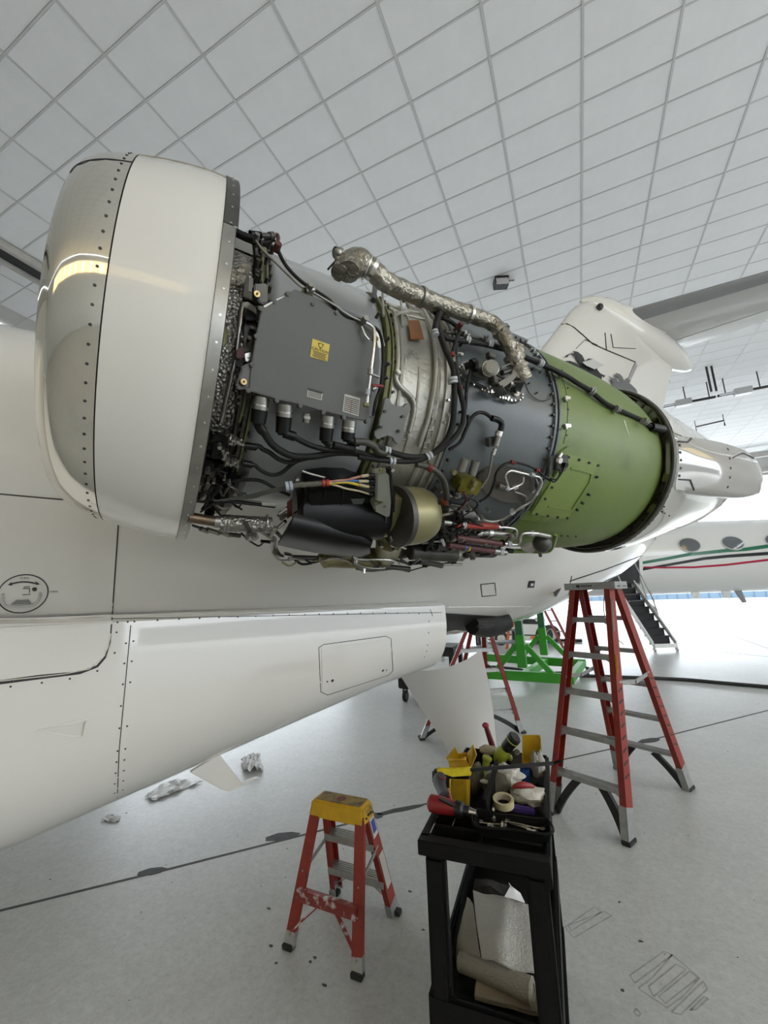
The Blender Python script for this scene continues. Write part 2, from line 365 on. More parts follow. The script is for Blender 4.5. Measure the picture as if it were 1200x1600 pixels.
heater((1028, 637), (1118, 620), 'grey tube heater with one burner box hung left of the twin rods', boxes=(0.45,))
heater((1121, 619), (1260, 592), 'grey tube heater running out of the right edge under the far ceiling', boxes=(0.30,))
a, b = onz(1112, 614, 8.2), onz(1120, 613, 8.2)
t = thing('hanging_rods', 'pair of dark rods hanging between the two tube heaters', 'rods', V((a.x, a.y, 8.0)))
for q in (a, b): obj('rod', MB().cyl((q.x, q.y, 8.25), (q.x, q.y, CEIL), 0.035, n=8), m_dark, t)
a, b = onz(1087, 667, 8.9), onz(1131, 657, 8.9)
t = thing('hanging_rail', 'thin bent rail hung under the far ceiling above the exhaust', 'rail', V((a.x, a.y, 8.4)))
obj('bar', MB().tube([a + V((0, 0, -.3)), a, b, b + V((0, 0, -.25))], 0.035, 6, 1), m_dark, t)
for q in (a, b): obj('hanger_rod', MB().cyl(q, (q.x, q.y, CEIL), 0.015, n=6), m_dark, t)
# ================================================================ THE JET WITH THE OPEN ENGINE (frame: s aft, l outboard, z up)
AXH = V((0.5886, 0.8084, 0)).normalized(); UH = V((AXH.y, -AXH.x, 0)); ZZ = V((0, 0, 1))
def W(s, l, z): return AXH * s + UH * l + V((0, 0, z))
m_white = mat('white_paint', (0.775, 0.75, 0.705), 0.22, coat=1.0, var=0.015, scale=1.5)
m_seam = mat('seam_dark', (0.03, 0.03, 0.03), 0.6)
m_rivet = mat('rivet_dark', (0.035, 0.035, 0.04), 0.5)
m_polish = mat('polished_metal', (0.80, 0.77, 0.70), 0.075, 1.0, var=0.05, scale=9, rvar=0.035, stretch=(1, 1, .35))
m_ldgrey = mat('leading_edge_grey', (0.33, 0.33, 0.34), 0.25, 0.6)
jet = thing('business_jet', 'white business jet filling the left of the picture, its engine bare behind the inlet', 'airplane', W(0, -3.5, 0))
def lin(x, tab):
    if x <= tab[0][0]: return tab[0][1:]
    for a, b in zip(tab, tab[1:]):
        if x <= b[0]:
            t = (x - a[0]) / (b[0] - a[0]); return [p + (q - p) * t for p, q in zip(a[1:], b[1:])]
    return tab[-1][1:]
FUS = [(-7, 1.1, 2.36), (2.6, 1.1, 2.36), (3.0, 1.075, 2.36), (3.5, 1.0, 2.335), (4.1, 0.90, 2.37), (4.6, 0.80, 2.385), (5.2, 0.65, 2.40), (5.6, 0.54, 2.43), (6.2, 0.36, 2.52), (6.5, 0.25, 2.62)]
G = []
for s in [-7, -5, -3, -2, -1, 0, 1, 2, 2.6, 3, 3.25, 3.5, 3.8, 4.1, 4.35, 4.6, 4.9, 5.2, 5.4, 5.6, 5.9, 6.2, 6.35, 6.5]:
    R_, zc = lin(s, FUS)
    G.append([W(s, -3.5 + R_ * math.cos(t), zc + R_ * math.sin(t)) for t in [2 * math.pi * k / 64 for k in range(65)]])
fus = MB().sheet(G); n0 = 65
fus.f.append(tuple(range(64))); o_ = (len(G) - 1) * n0; fus.f.append(tuple(range(o_ + 64, o_, -1)))
obj('fuselage', fus, m_white, jet)
# wing-to-body fairing below the crease
def fair_sec(s):
    ls, zb, rx, rz = lin(s, [(-7, -2.50, 0.44, 0.62, 0.62), (-0.8, -2.52, 0.44, 0.62, 0.62), (-0.5, -2.53, 0.49, 0.60, 0.62), (0.6, -2.56, 0.775, 0.5, 0.46), (1.5, -2.585, 1.0, 0.42, 0.36), (1.95, -2.60, 1.09, 0.36, 0.30)])
    P = [(ls - 0.14, 1.60), (ls - 0.05, 1.595), (ls, 1.57), (ls + 0.004, 1.50)] + [(ls + 0.006, 1.50 + (zb + rz - 1.50) * k / 4) for k in (1, 2, 3)]
    P += [(ls - rx * (1 - math.cos(t)), zb + rz * (1 - math.sin(t))) for t in [math.pi / 2 * k / 10 for k in range(11)]]
    P += [(ls - rx - (ls - rx + 3.5) * k / 4, zb - 0.02 * k / 4) for k in (1, 2, 3, 4)]
    return P
G = []
for s in [-7, -4, -2, -1.2, -0.8, -0.5, -0.2, 0.1, 0.35, 0.6, 0.9, 1.2, 1.5, 1.75, 1.95]:
    P = fair_sec(s); P += [(-7 - a, b) for a, b in reversed(P[:-1])]
    G.append([W(s, a, b) for a, b in P])
fair = MB().sheet(G, 0.012)
obj('belly_fairing', fair, m_white, jet, smooth=50)
# thin lip that carries the crease on aft of the fairing end
B_F = BVHTree.FromPolygons(fus.v, fus.f); B_FAIR = BVHTree.FromPolygons(fair.v, fair.f)
def hitB(bs, x, y):
    best = None; d = ray(x, y)
    for b in bs:
        l, n, i, t = b.ray_cast(CAM, d)
        if l is not None and (best is None or t < best[2]): best = (l, n if n.dot(d) < 0 else -n, t)
    return best
def ribbon(bs, px, w, off=0.0015, step=9.0, mb=None):
    """strip of width w (metres, or list per point) laid on the surface along picture points"""
    mb = mb or MB(); P = []
    for (x0, y0), (x1, y1) in zip(px, px[1:]):
        n = max(1, int(math.hypot(x1 - x0, y1 - y0) / step))
        P += [(x0 + (x1 - x0) * k / n, y0 + (y1 - y0) * k / n) for k in range(n)]
    P.append(px[-1]); H = [hitB(bs, *p) for p in P]; H = [h for h in H if h]
    if len(H) < 2: return mb
    G = []
    for i, h in enumerate(H):
        d = H[min(i + 1, len(H) - 1)][0] - H[max(i - 1, 0)][0]; q = d.cross(h[1]).normalized()
        ww = w if not isinstance(w, (list, tuple)) else w[0] + (w[1] - w[0]) * i / (len(H) - 1)
        G.append([h[0] + h[1] * off + q * ww / 2, h[0] + h[1] * off - q * ww / 2])
    return mb.sheet(G, off * 0.98)
def dots(bs, px, r, h=0.0015, n=8, mb=None):
    mb = mb or MB()
    for p in px:
        q = hitB(bs, *p)
        if q: mb.cyl(q[0] - q[1] * 0.001, q[0] + q[1] * h, r, r * 0.8, n)
    return mb
def pl(poly, t):
    L = [0]
    for a, b in zip(poly, poly[1:]): L.append(L[-1] + math.hypot(b[0] - a[0], b[1] - a[1]))
    x = t * L[-1]
    for i in range(len(poly) - 1):
        if x <= L[i + 1] or i == len(poly) - 2:
            f = (x - L[i]) / max(1e-9, L[i + 1] - L[i]); return (poly[i][0] + (poly[i + 1][0] - poly[i][0]) * f, poly[i][1] + (poly[i + 1][1] - poly[i][1]) * f)
EPS = V((0, 0, -1e-5))
def skin(bs, top, bot, nu, nv, off, th):
    G = []
    for i in range(nu + 1):
        a, b = pl(top, i / nu), pl(bot, i / nu)
        H = [hitB(bs, a[0] + (b[0] - a[0]) * k / nv, a[1] + (b[1] - a[1]) * k / nv) for k in range(nv + 1)]
        ok = [k for k in range(nv + 1) if H[k]]
        if not ok: continue
        row = []
        for k in range(nv + 1):
            h = H[min(ok, key=lambda q: abs(q - k))]; row.append(h[0] + h[1] * off + (EPS * (k - min(ok, key=lambda q: abs(q - k)))))
        G.append(row)
    i_, k_ = len(G) // 2, nv // 2; n_ = (G[i_][k_] - G[i_ - 1][k_]).cross(G[i_][k_] - G[i_][k_ - 1])
    return MB().sheet(G, th if n_.dot(CAM - G[i_][k_]) > 0 else -th)
BS = [B_F, B_FAIR]
c2 = lambda x, y: (x / 3.3333, 850 + y / 3.3333)
c3 = lambda x, y: (200 + x / 2.143, 940 + y / 2.143)
obj('baggage_door', skin([B_F], [(-60, 764), (0, 773), (125, 785), (186, 792)], [(-60, 962), (60, 961), (175.5, 956)], 22, 16, 0.003, 0.002), m_white, jet, smooth=50, label='white door panel with the round turn handle')
obj('baggage_door_skirt', skin([B_FAIR], [(-60, 977), (60, 975), (175, 971)], [(-60, 1073), (0, 1065), (125, 1049), (152, 1040), (165, 1024), (172, 1003), (174.5, 985)], 22, 12, 0.003, 0.002), m_white, jet, smooth=50, label='white lower edge of the baggage door')
sm = MB()
ribbon(BS, [(-60, 763), (0, 772), (125, 783), (188, 790)], 0.006, 0.0032, mb=sm)
ribbon(BS, [(187, 790), (175, 966), (172, 1004), (165, 1026)], 0.006, 0.0032, mb=sm)
ribbon(BS, [(165, 1026), (152, 1041), (125, 1051), (60, 1058)], [0.010, 0.02], 0.0032, mb=sm)
ribbon(BS, [(60, 1058), (0, 1066), (-60, 1074)], [0.020, 0.016], 0.0032, mb=sm)
ribbon(BS, [(176, 967), (690, 957)], 0.004, 0.0015, mb=sm)
ribbon(BS, [(205, 970), (186, 1175), (183, 1256)], 0.004, 0.0015, mb=sm)
ribbon(BS, [(498, 1012), (506, 1007), (603, 994), (611, 998), (614, 1048), (607, 1055), (512, 1086), (501, 1081), (498, 1012)], 0.004, 0.0015, mb=sm)
ribbon(BS, [(672, 952), (676, 963)], 0.004, mb=sm)
ribbon(BS, [(751, 913), (773, 911), (775, 930), (753, 932), (751, 913)], 0.008, 0.003, mb=sm)
ribbon(BS, [(893, 900), (890, 915), (888, 930)], 0.012, 0.004, mb=sm)
ribbon(BS, [(890, 908), (945, 890), (1003, 868)], 0.014, 0.004, mb=sm)
obj('panel_seam', sm, m_seam, jet, smooth=0, kind='stuff')
obj('door_seal', ribbon(BS, [(173, 990), (169, 1012), (160, 1028), (140, 1045), (100, 1053), (0, 1064), (-60, 1072)], 0.005, 0.0045), m_polish, jet, smooth=0)
obj('crease_lip', ribbon(BS, [(-60, 969), (60, 967), (172, 962.5), (182, 963), (400, 957), (600, 951), (700, 949), (830, 948)], 0.012, 0.006), m_white, jet, smooth=0)
riv = [c2(*p) for p in ((612, 408), (665, 406), (700, 404), (820, 397), (933, 391), (607, 460), (656, 517), (695, 506), (597, 567), (648, 622), (686, 611), (507, 661), (640, 731), (678, 720), (364, 702), (218, 723), (55, 743), (630, 844), (622, 960), (662, 949), (612, 1078), (653, 1067), (607, 1136), (648, 1125), (602, 1193), (645, 1180), (598, 1249), (642, 1233), (597, 1297), (640, 1281))]
riv += [c3(*p) for p in ((99, 62), (171, 58), (240, 56), (305, 53), (368, 51), (428, 49), (486, 47), (540, 45), (592, 44), (640, 42), (688, 41), (735, 40), (778, 39), (820, 39), (862, 38), (902, 38), (940, 38), (975, 40), (1008, 66), (1006, 104), (1003, 146), (1000, 166), (993, 185))]
obj('fastener', dots(BS, riv, 0.0052), m_rivet, jet, smooth=0, kind='stuff')
obj('access_panel', skin(BS, [(502, 1013), (606, 998)], [(504, 1079), (609, 1049)], 10, 8, 0.003, 0.002), m_white, jet, smooth=50)
obj('latch', dots(BS, [c3(684, 264)], 0.012, 0.004, 14), m_rivet, jet); obj('latch', dots(BS, [c3(853, 230)], 0.012, 0.004, 14), m_rivet, jet)
obj('latch', dots(BS, [c3(667, 267)], 0.007, 0.004, 10), m_rivet, jet); obj('latch', dots(BS, [c3(865, 229)], 0.007, 0.004, 10), m_rivet, jet)
# shallow air scoop: ramp plate with a step on its aft edge
mb = MB(); ribbon(BS, [c2(175, 973), c2(280, 950), c2(400, 921), c2(455, 916)], [0.003, 0.007], 0.004, mb=mb); ribbon(BS, [c2(455, 916), c2(437, 1000)], 0.010, 0.012, mb=mb); ribbon(BS, [c2(437, 1000), c2(375, 1004), c2(250, 980)], [0.005, 0.001], 0.003, mb=mb)
obj('scoop_lip', mb, m_white, jet, smooth=0)
obj('scoop_ramp', skin(BS, [c2(210, 969), c2(452, 922)], [c2(212, 972), c2(436, 997)], 6, 3, 0.0022, 0.002), mat('ramp_shade_white', (0.70, 0.68, 0.64), 0.3), jet)  # ramp lies flush; the recess shade is painted in as a greyer white
# round turn handle with its lettering
cx, cy = 36, 927
hb_ = hitB(BS, cx, cy); hp = Plane(hb_[0], hb_[1]); up_ = ZZ; right_ = AXH
ring_ = MB(); E_ = [(cx + 39.5 * math.cos(t), cy + 29.5 * math.sin(t) - 4 * math.cos(t)) for t in [2 * math.pi * k / 40 for k in range(41)]]
obj('handle_ring', ribbon(BS, E_, 0.0045, 0.006, 99), m_rivet, jet, smooth=0)
ck = lambda x, y: (x / 4, 700 + y / 4)
hw = [hp.at(*ck(*p), 0.010) for p in ((18, 912), (18, 950), (30, 985), (70, 993), (150, 990), (215, 978), (245, 940), (252, 905))]
obj('pull_handle', MB().tube(hw, 0.006, 8, 4), mat('handle_grey', (0.5, 0.5, 0.49), 0.3), jet)
obj('finger_well', MB().prism([hp.at(*ck(*p), 0.008) for p in ((70, 975), (105, 950), (180, 948), (195, 970))], hp.n * 0.006), mat('well_grey', (0.22, 0.22, 0.22), 0.5), jet)
mk = MB(); arc = [ck(50 + 198 * k / 10, 852 - 18 * math.sin(math.pi * k / 10) - (k - 5) * 0.3) for k in range(11)]
ribbon(BS, arc[1:-1], 0.006, 0.0065, 99, mb=mk)
for tip, b1, b2 in (((48, 856), (72, 838), (76, 860)), ((250, 852), (222, 832), (226, 856))): mk.prism([hp.at(*ck(*q), 0.0105) for q in (tip, b1, b2)], hp.n * 0.0005)
mk.prism([hp.at(*ck(216 + 16 * math.cos(t), 883 + 12 * math.sin(t)), 0.0105) for t in [2 * math.pi * k / 16 for k in range(16)]], hp.n * 0.001)
for a, b in (((150, 866), (188, 863)), ((145, 876), (186, 874)), ((186, 874), (186, 902)), ((142, 914), (192, 911))):
    ribbon(BS, [ck(*a), ck(*b)], 0.002, 0.0065, 99, mb=mk)
obj('turn_marking', mk, m_rivet, jet, smooth=0, kind='stuff')
tx = text_mb('TURN', hp.at(*ck(153, 814), 0.0105), right_, up_, 0.013, bold=0.01); obj('turn_lettering', tx, m_rivet, jet, smooth=0, label='TURN lettering')
q = hitB(BS, *ck(337, 895)); tx = text_mb('OPEN', q[0] + q[1] * 0.005, right_, up_, 0.013, bold=0.01); obj('open_lettering', tx, m_rivet, jet, smooth=0, label='OPEN lettering')
# blade aerial under the fairing
mpl = Plane(W(0, -3.15, 0), UH)
P = [mpl.at(*p) for p in ((296, 1204), (342, 1176), (378, 1223), (358, 1234), (344, 1230))]
t0 = obj('blade_aerial', MB().prism(P, UH * 0.035), m_white, jet, bev=0.004)
a, b, c = mpl.at(357, 1234), mpl.at(404, 1213), mpl.at(378, 1222)
obj('aerial_tip', MB().prism([a, b, mpl.at(396, 1214), c], UH * 0.03), m_white, jet)
# bare black belly aft of the fairing with its scoop
c6 = lambda x, y: (620 + x / 4, 940 + y / 4)
m_belly = mat('bare_black_composite', (0.02, 0.02, 0.021), 0.5, var=0.3, scale=12)
obj('bare_belly', skin([B_F], [c6(290, 68), c6(420, 76), c6(560, 84), c6(706, 93)], [c6(290, 186), c6(370, 168), c6(520, 190), c6(690, 132)], 16, 8, 0.012, 0.008), m_belly, jet, label='black unpainted belly aft of the fairing')
h1 = hitB([B_F], *c6(575, 140)); bp = Plane(h1[0] + h1[1] * 0.03, h1[1])
pts = [bp.at(*c6(*p)) for p in ((470, 150), (540, 148), (620, 140), (700, 118))]
bsc = MB().tube(pts, lambda t: 0.045 + 0.065 * math.sin(math.pi * min(1, 0.15 + t * 0.7)), 16, 6); obj('belly_scoop', bsc, m_belly, jet, smooth=60)
B_SC = BVHTree.FromPolygons(bsc.v, bsc.f); H = [hitB([B_SC], *c6(560 + 62 * math.cos(t), 150 + 17 * math.sin(t) - 7 * math.cos(t))) for t in [2 * math.pi * k / 20 for k in range(20)]]; H = [h for h in H if h]
if len(H) > 6: ctr = sum((h[0] for h in H), V((0, 0, 0))) / len(H); nb = (CAM - ctr).normalized(); obj('scoop_mouth', MB().prism([h[0] + nb * .012 for h in H], nb * .003), m_seam, jet, smooth=0); obj('scoop_edge', MB().tube([h[0] + nb * .014 for h in H], .006, 6, 1, True), m_belly, jet)
cz = lambda x, y: (760 + x / 6.667, 900 + y / 6.667)
def plate(name, bs, pxs, m, off=0.004, th=0.004, parent=jet, **k):
    H = [hitB(bs, *p) for p in pxs]; n = sum((h[1] for h in H), V((0, 0, 0))).normalized()
    return obj(name, MB().prism([h[0] + h[1] * (off - th) for h in H], n * th), m, parent, smooth=0, **k)
plate('placard', [B_F], [cz(*p) for p in ((440, 48), (500, 48), (490, 118), (425, 118))], m_rivet, 0.008)
plate('placard_face', [B_F], [cz(*p) for p in ((458, 72), (484, 72), (478, 98), (452, 98))], m_white, 0.011)
plate('air_inlet', [B_F], [cz(*p) for p in ((690, 175), (772, 125), (722, 210), (700, 205))], m_rivet, 0.008); plate('inlet_lip', [B_F], [cz(*p) for p in ((640, 195), (690, 172), (705, 208))], m_polish, 0.010)
# --- pylon (mostly hidden behind the engine)
py = MB(); py.sheet([[W(s, l, z) for (l, z) in ((-1.75, 2.36), (-1.75, 2.56), (-2.75, 2.66), (-2.75, 2.26))] + [W(s, -1.75, 2.36)] for s in (0.55, 0.9, 1.8, 2.6)])
obj('pylon', py, m_white, jet)
# --- fin
AF = [(0, 0), (0.012, 0.30), (0.05, 0.56), (0.13, 0.82), (0.28, 1.0), (0.5, 0.86), (0.75, 0.48), (1, 0.03)]
def foil(c0, c1, nrm, th):
    c0, c1, nrm = V(c0), V(c1), V(nrm); up = [c0 + (c1 - c0) * x + nrm * (y * th) for x, y in AF]; dn = [c0 + (c1 - c0) * x - nrm * (y * th) for x, y in AF]
    return up + list(reversed(dn))[:-1]
def loft(secs):
    mb = MB(); n = len(secs[0]); mb.v = [V(p) for s_ in secs for p in s_]
    mb.f = [(i * n + j, i * n + (j + 1) % n, (i + 1) * n + (j + 1) % n, (i + 1) * n + j) for i in range(len(secs) - 1) for j in range(n)] + [tuple(range(n - 1, -1, -1)), tuple(range((len(secs) - 1) * n, len(secs) * n))]
    return mb
LE = lambda z: 4.71 + (z - 5.15) * 0.8875; TE = lambda z: 7.71 + (z - 4.76) * 0.643
secs = []
for z in (2.6, 3.5, 4.3, 4.9, 5.4, 5.75, 5.95): secs.append(foil(W(LE(z), -3.5, z), W(TE(z), -3.5, z), UH, 0.20))
for z, a, b, th in ((6.10, 5.58, 8.55, 0.20), (6.25, 5.80, 8.3, 0.19), (6.36, 6.05, 8.0, 0.17), (6.43, 6.35, 7.6, 0.12)): secs.append(foil(W(a, -3.5, z), W(b, -3.5, z), UH, th))
fin = loft(secs); obj('fin', fin, m_white, jet, smooth=60)
B_FIN = BVHTree.FromPolygons(fin.v, fin.f)
ct = lambda x, y: (870 + x / 5.714, 440 + y / 5.714)
m_mot = mat('motif_black', (0.018, 0.018, 0.02), 0.3); m_mot2 = mat('motif_grey', (0.12, 0.12, 0.13), 0.3)
def finpoly(name, pts, m, off):
    H = [hitB([B_FIN], *ct(*p)) for p in pts]; H = [h for h in H if h]; n = sum((h[1] for h in H), V((0, 0, 0))).normalized()
    bm_ = MB(); bm_.prism([h[0] + n * (off - 0.001) for h in H], n * 0.002); obj(name, bm_, m, jet, smooth=0)
finpoly('tail_motif', [(128, 632), (170, 640), (210, 672), (230, 712), (240, 770), (185, 742), (165, 700), (140, 665), (100, 660), (75, 690), (50, 688), (70, 668), (100, 655), (140, 654)], m_mot, 0.035)
finpoly('tail_motif', [(55, 722), (100, 720), (150, 738), (190, 770), (222, 830), (190, 803), (140, 768), (95, 742)], m_mot, 0.035)
finpoly('tail_motif', [(190, 745), (240, 715), (262, 697), (300, 700), (320, 725), (345, 800), (370, 830), (415, 850), (400, 868), (385, 852), (380, 880), (400, 920), (412, 960), (385, 955), (350, 895), (330, 900), (350, 930), (375, 955), (310, 915), (260, 870), (222, 830)], m_mot, 0.035)
finpoly('tail_motif', [(440, 850), (470, 868), (510, 872), (525, 902), (552, 908), (548, 872), (520, 862), (495, 845), (510, 825), (540, 832), (565, 855), (582, 905), (590, 880), (610, 865), (640, 895), (625, 912), (650, 930), (690, 970), (705, 1010), (560, 990), (470, 965), (485, 910)], m_mot2, 0.035)
finpoly('light_cover', [(190, 742), (285, 713), (385, 768), (300, 805), (225, 772)], mat('light_cover', (0.55, 0.56, 0.54), 0.2), 0.07)
sm = MB(); ribbon([B_FIN], [ct(*p) for p in ((40, 385), (90, 380), (150, 410), (220, 470), (320, 560), (440, 612), (700, 720))], 0.012, 0.012, mb=sm); ribbon([B_FIN], [ct(440, 612), ct(428, 460)], 0.009, 0.012, mb=sm)
ribbon([B_FIN], [ct(480, 470), ct(500, 590), ct(700, 600)], 0.006, 0.012, mb=sm); ribbon([B_FIN], [ct(170, 600), ct(250, 520), ct(360, 570)], 0.005, 0.012, mb=sm)
obj('fin_seam', sm, m_seam, jet, smooth=0, kind='stuff')
obj('rudder_seam', ribbon([B_FIN], [ct(705, 735), ct(640, 880), ct(600, 975)], 0.07, 0.014), mat('seam_grey', (0.33, 0.33, 0.33), 0.4), jet, smooth=0)
q = hitB([B_FIN], *ct(372, 240))
if q: obj('tail_light', MB().ball(q[0] + q[1] * 0.03, 0.055, 10), m_rivet, jet)
# bullet at the tail junction
secs = []
for t, r in ((0, .02), (.06, .16), (.16, .26), (.32, .29), (.5, .295), (.68, .265), (.82, .21), (.92, .14), (.98, .07), (1, .015)):
    c = W(5.75 + 3.35 * t, -3.5, 6.26 - 0.36 * t); secs.append([c + UH * (r * math.cos(k)) + ZZ * (r * math.sin(k)) for k in [2 * math.pi * j / 24 for j in range(24)]])
obj('tail_bullet', loft(secs), m_white, jet)
# stabilisers with leading edge strip and elevators
m_tailw = mat('tail_white_shaded', (0.46, 0.45, 0.43), 0.2, coat=0.8)  # white paint greyed: shade of the stabiliser underside is put into the colour
def stab(sg):
    def C(l): # le, te at spanwise offset
        d = abs(l + 3.5); return 6.45 + 0.70 * d, 8.66 + 0.36 * d, 6.2
    spans = [0.15, 0.6, 1.3, 2.1, 2.9]; A, B, D = [], [], []
    for d in spans:
        le, te, z = C(-3.5 + sg * d); th = 0.125 - 0.02 * d
        full = foil(W(le, -3.5 + sg * d, z), W(te, -3.5 + sg * d, z), ZZ, th); n = len(AF)
        u, lo = full[:n], [full[0]] + list(reversed(full[n:]))
        A.append(u[3:6] + [full[5] * 0.12 + full[6] * 0.88] + [lo[5] * 0.12 + lo[6] * 0.88] + list(reversed(lo[3:6])))
        B.append(u[:4] + list(reversed(lo[1:4])))
        D.append([u[5] * .06 + u[6] * .94, u[7], lo[7], lo[5] * .06 + lo[6] * .94])
    nm = 'stabiliser'
    obj(nm, loft(A), m_tailw, jet, smooth=50); obj('stabiliser_leading_edge', loft(B), m_ldgrey, jet, smooth=50); obj('elevator', loft(D), m_tailw, jet, smooth=30)
    obj('root_fairing', loft([foil(W(a, -3.5 + sg * d, 6.2), W(b, -3.5 + sg * d, 6.2), ZZ, th) for d, a, b, th in ((0, 5.95, 8.5, .20), (.14, 6.05, 8.5, .18), (.24, 6.32, 8.55, .15), (.30, 6.62, 8.6, .128))]), m_white, jet, smooth=60)
stab(1); stab(-1)
obj('static_wick', MB().cyl(aty(1031, 592, W(7.9, -3.5, 5.5).y), aty(1046, 596, W(8.2, -3.5, 5.5).y), 0.012, n=6), m_rivet, jet)

# ================================================================ THE OTHER JET, STANDING IN THE DOORWAY
JX = V((0.905, 0.425, 0)).normalized(); JK = V((-JX.y, JX.x, 0)); JQ = V((1.26, 14.66, 0)); JC = JQ + JK * 1.16
def J(x, k, z): return JC + JX * x + JK * k + V((0, 0, z))
m_jw = mat('pale_paint', (0.74, 0.735, 0.71), 0.22, coat=0.4)
pj = thing('parked_jet', 'white jet with green, black and red stripes standing in the bright doorway', 'airplane', J(0, 0, 0))
JR, JZ = 1.2, 2.62
tab = [(-5.6, .03, -.35), (-5.4, .28, -.33), (-4.9, .55, -.27), (-4.2, .82, -.18), (-3.4, 1.02, -.09), (-2.4, 1.15, -.03), (-1.4, 1.2, 0), (15, 1.2, 0), (18, 1.0, .15), (22, .4, .6)]
G = []
for x in [-5.6, -5.4, -4.9, -4.2, -3.4, -2.4, -1.4] + [0.5 * k for k in range(-1, 31)] + [18, 22]:
    r, dz = lin(x, tab); G.append([J(x, r * math.cos(t), JZ + dz + r * math.sin(t)) for t in [2 * math.pi * k / 48 for k in range(49)]])
jf = MB().sheet(G); obj('fuselage', jf, m_jw, pj); B_J = BVHTree.FromPolygons(jf.v, jf.f)
cj = lambda x, y: (900 + x / 4, 800 + y / 4)
m_glass = mat('dark_glass', (0.10, 0.11, 0.12), 0.04, 0.0, spec=1.0, coat=1.0)
for k in range(5):
    x, y = 1077 + 67.5 * k, 851.5 - 3.2 * k; h = hitB([B_J], x, y)
    if not h: continue
    n = h[1]; t1 = JX; t2 = n.cross(t1).normalized(); ell = lambda a, b, o: [h[0] + t1 * a * math.cos(q) + t2 * b * math.sin(q) + n * o for q in [2 * math.pi * i / 24 for i in range(24)]]
    fr = obj('cabin_window', MB().prism(ell(.36, .25, -.02), n * 0.035), mat('window_rim', (0.55, 0.55, 0.54), 0.3), pj)
    obj('pane', MB().prism(ell(.325, .215, -.01), n * 0.028), m_glass, fr)
def stripe(name, pts, w, col):
    obj(name, ribbon([B_J], [cj(*p) for p in pts], w, 0.006), mat(name, col, 0.25), pj, smooth=0)
stripe('green_stripe', ((330, 330), (400, 320), (560, 293), (700, 266), (940, 241), (1060, 233), (1200, 214), (1500, 165), (2100, 60)), [0.085, 0.15], (0.01, 0.14, 0.07))
stripe('black_stripe', ((350, 372), (480, 347), (600, 326), (800, 291), (950, 276), (1200, 259), (1500, 235), (2100, 180)), [0.07, 0.14], (0.012, 0.012, 0.014))
stripe('red_stripe', ((420, 346), (560, 347), (740, 345), (940, 330), (1200, 299), (1500, 262), (2100, 190)), [0.055, 0.085], (0.42, 0.01, 0.05))
# airstair: stringers, treads, rails, small wheels
st = [J(0, -1.16, 0)]; a0 = V((1.62, 13.27, 0)); b0 = V((2.15, 13.50, 0)); topv = JK * 1.55
ast = obj('airstair', MB().prism([a0 + V((0, 0, .10)), a0 + V((0, 0, .24)), a0 + topv + V((0, 0, 2.0)), a0 + topv + V((0, 0, 1.75))], JX * -0.035).prism([b0 + V((0, 0, .10)), b0 + V((0, 0, .24)), b0 + topv + V((0, 0, 2.0)), b0 + topv + V((0, 0, 1.75))], JX * 0.035).bar(a0 + V((0, 0, .14)), b0 + V((0, 0, .14)), 0.06, 0.10), m_jw, pj, label='white airstair let down from the doorway')
m_tread = mat('black_tread', (0.02, 0.02, 0.022), 0.7)
for k in range(10):
    f = k / 9.3; c = (a0 + b0) / 2 + topv * f + V((0, 0, 0.17 + 1.75 * f))
    R_ = M((JX, JK, ZZ)).transposed()
    obj('tread', MB().box(c + JK * 0.10, (0.55, 0.24, 0.03), R_).box(c + JK * 0.21 + V((0, 0, .085)), (0.55, 0.02, 0.17), R_), m_tread, ast, smooth=0)
for q in (a0, b0):
    obj('stair_wheel', MB().cyl(q + JX * -.02 + V((0, 0, .05)), q + JX * .02 + V((0, 0, .05)), 0.05).bar(q + V((0, 0, .05)), q + V((0, 0, .15)), .03, .03), m_galv, ast)
obj('handrail', MB().tube([b0 + JK * .62 + V((0, 0, 1.15)), b0 + JK * .62 + V((0, 0, 1.30)), b0 + topv + V((0, 0, 2.9)), b0 + topv * 1.05 + V((0, 0, 3.05))], 0.022, 8, 1), m_galv, ast)
for f in (.35, .6): obj('handrail_post', MB().cyl(b0 + topv * f + V((0, 0, .3 + 1.75 * f)), b0 + topv * (f + .12) + V((0, 0, .75 + 1.72 * (f + .12))), 0.018, n=6), m_galv, ast)
obj('handrail', MB().tube([a0 + topv * .7 + V((0, 0, 1.8)), a0 + topv + V((0, 0, 2.75)), a0 + topv * 1.1 + V((0, 0, 2.8))], 0.02, 8, 1), m_galv, ast)
obj('lower_hinge', MB().bar(b0 + topv * .42 + JX * .06 + V((0, 0, .98)), b0 + topv * .66 + JX * .06 + V((0, 0, 1.18)), .05, .16), m_jw, ast, bev=0.02)
dq = JQ
obj('doorway', MB().prism([J(x, -1.30 + dk, z) for x, z, dk in ((-.42, 1.8, .18), (.50, 1.8, .18), (.50, 2.6, .03), (.42, 3.2, .14), (-.35, 3.2, .14), (-.42, 2.6, .03))], JK * 0.2), m_belly, pj, smooth=0, label='dark open doorway')
obj('door_frame', MB().prism([J(x, -1.33 + dk, z) for x, z, dk in ((.50, 1.75, .18), (.60, 1.75, .18), (.60, 2.6, .03), (.50, 2.6, .03))], JK * 0.15), m_jw, pj)
for x0, x1, x2, x3 in ((1076, 1094, 1093, 1084), (1124, 1142, 1141, 1132)):
    q = Plane(J(0, -.3, 0), JK); obj('belly_aerial', MB().prism([q.at(x0, 913), q.at(x1, 913), q.at(x2, 935), q.at(x3, 934)], JK * 0.04), m_jw, pj)
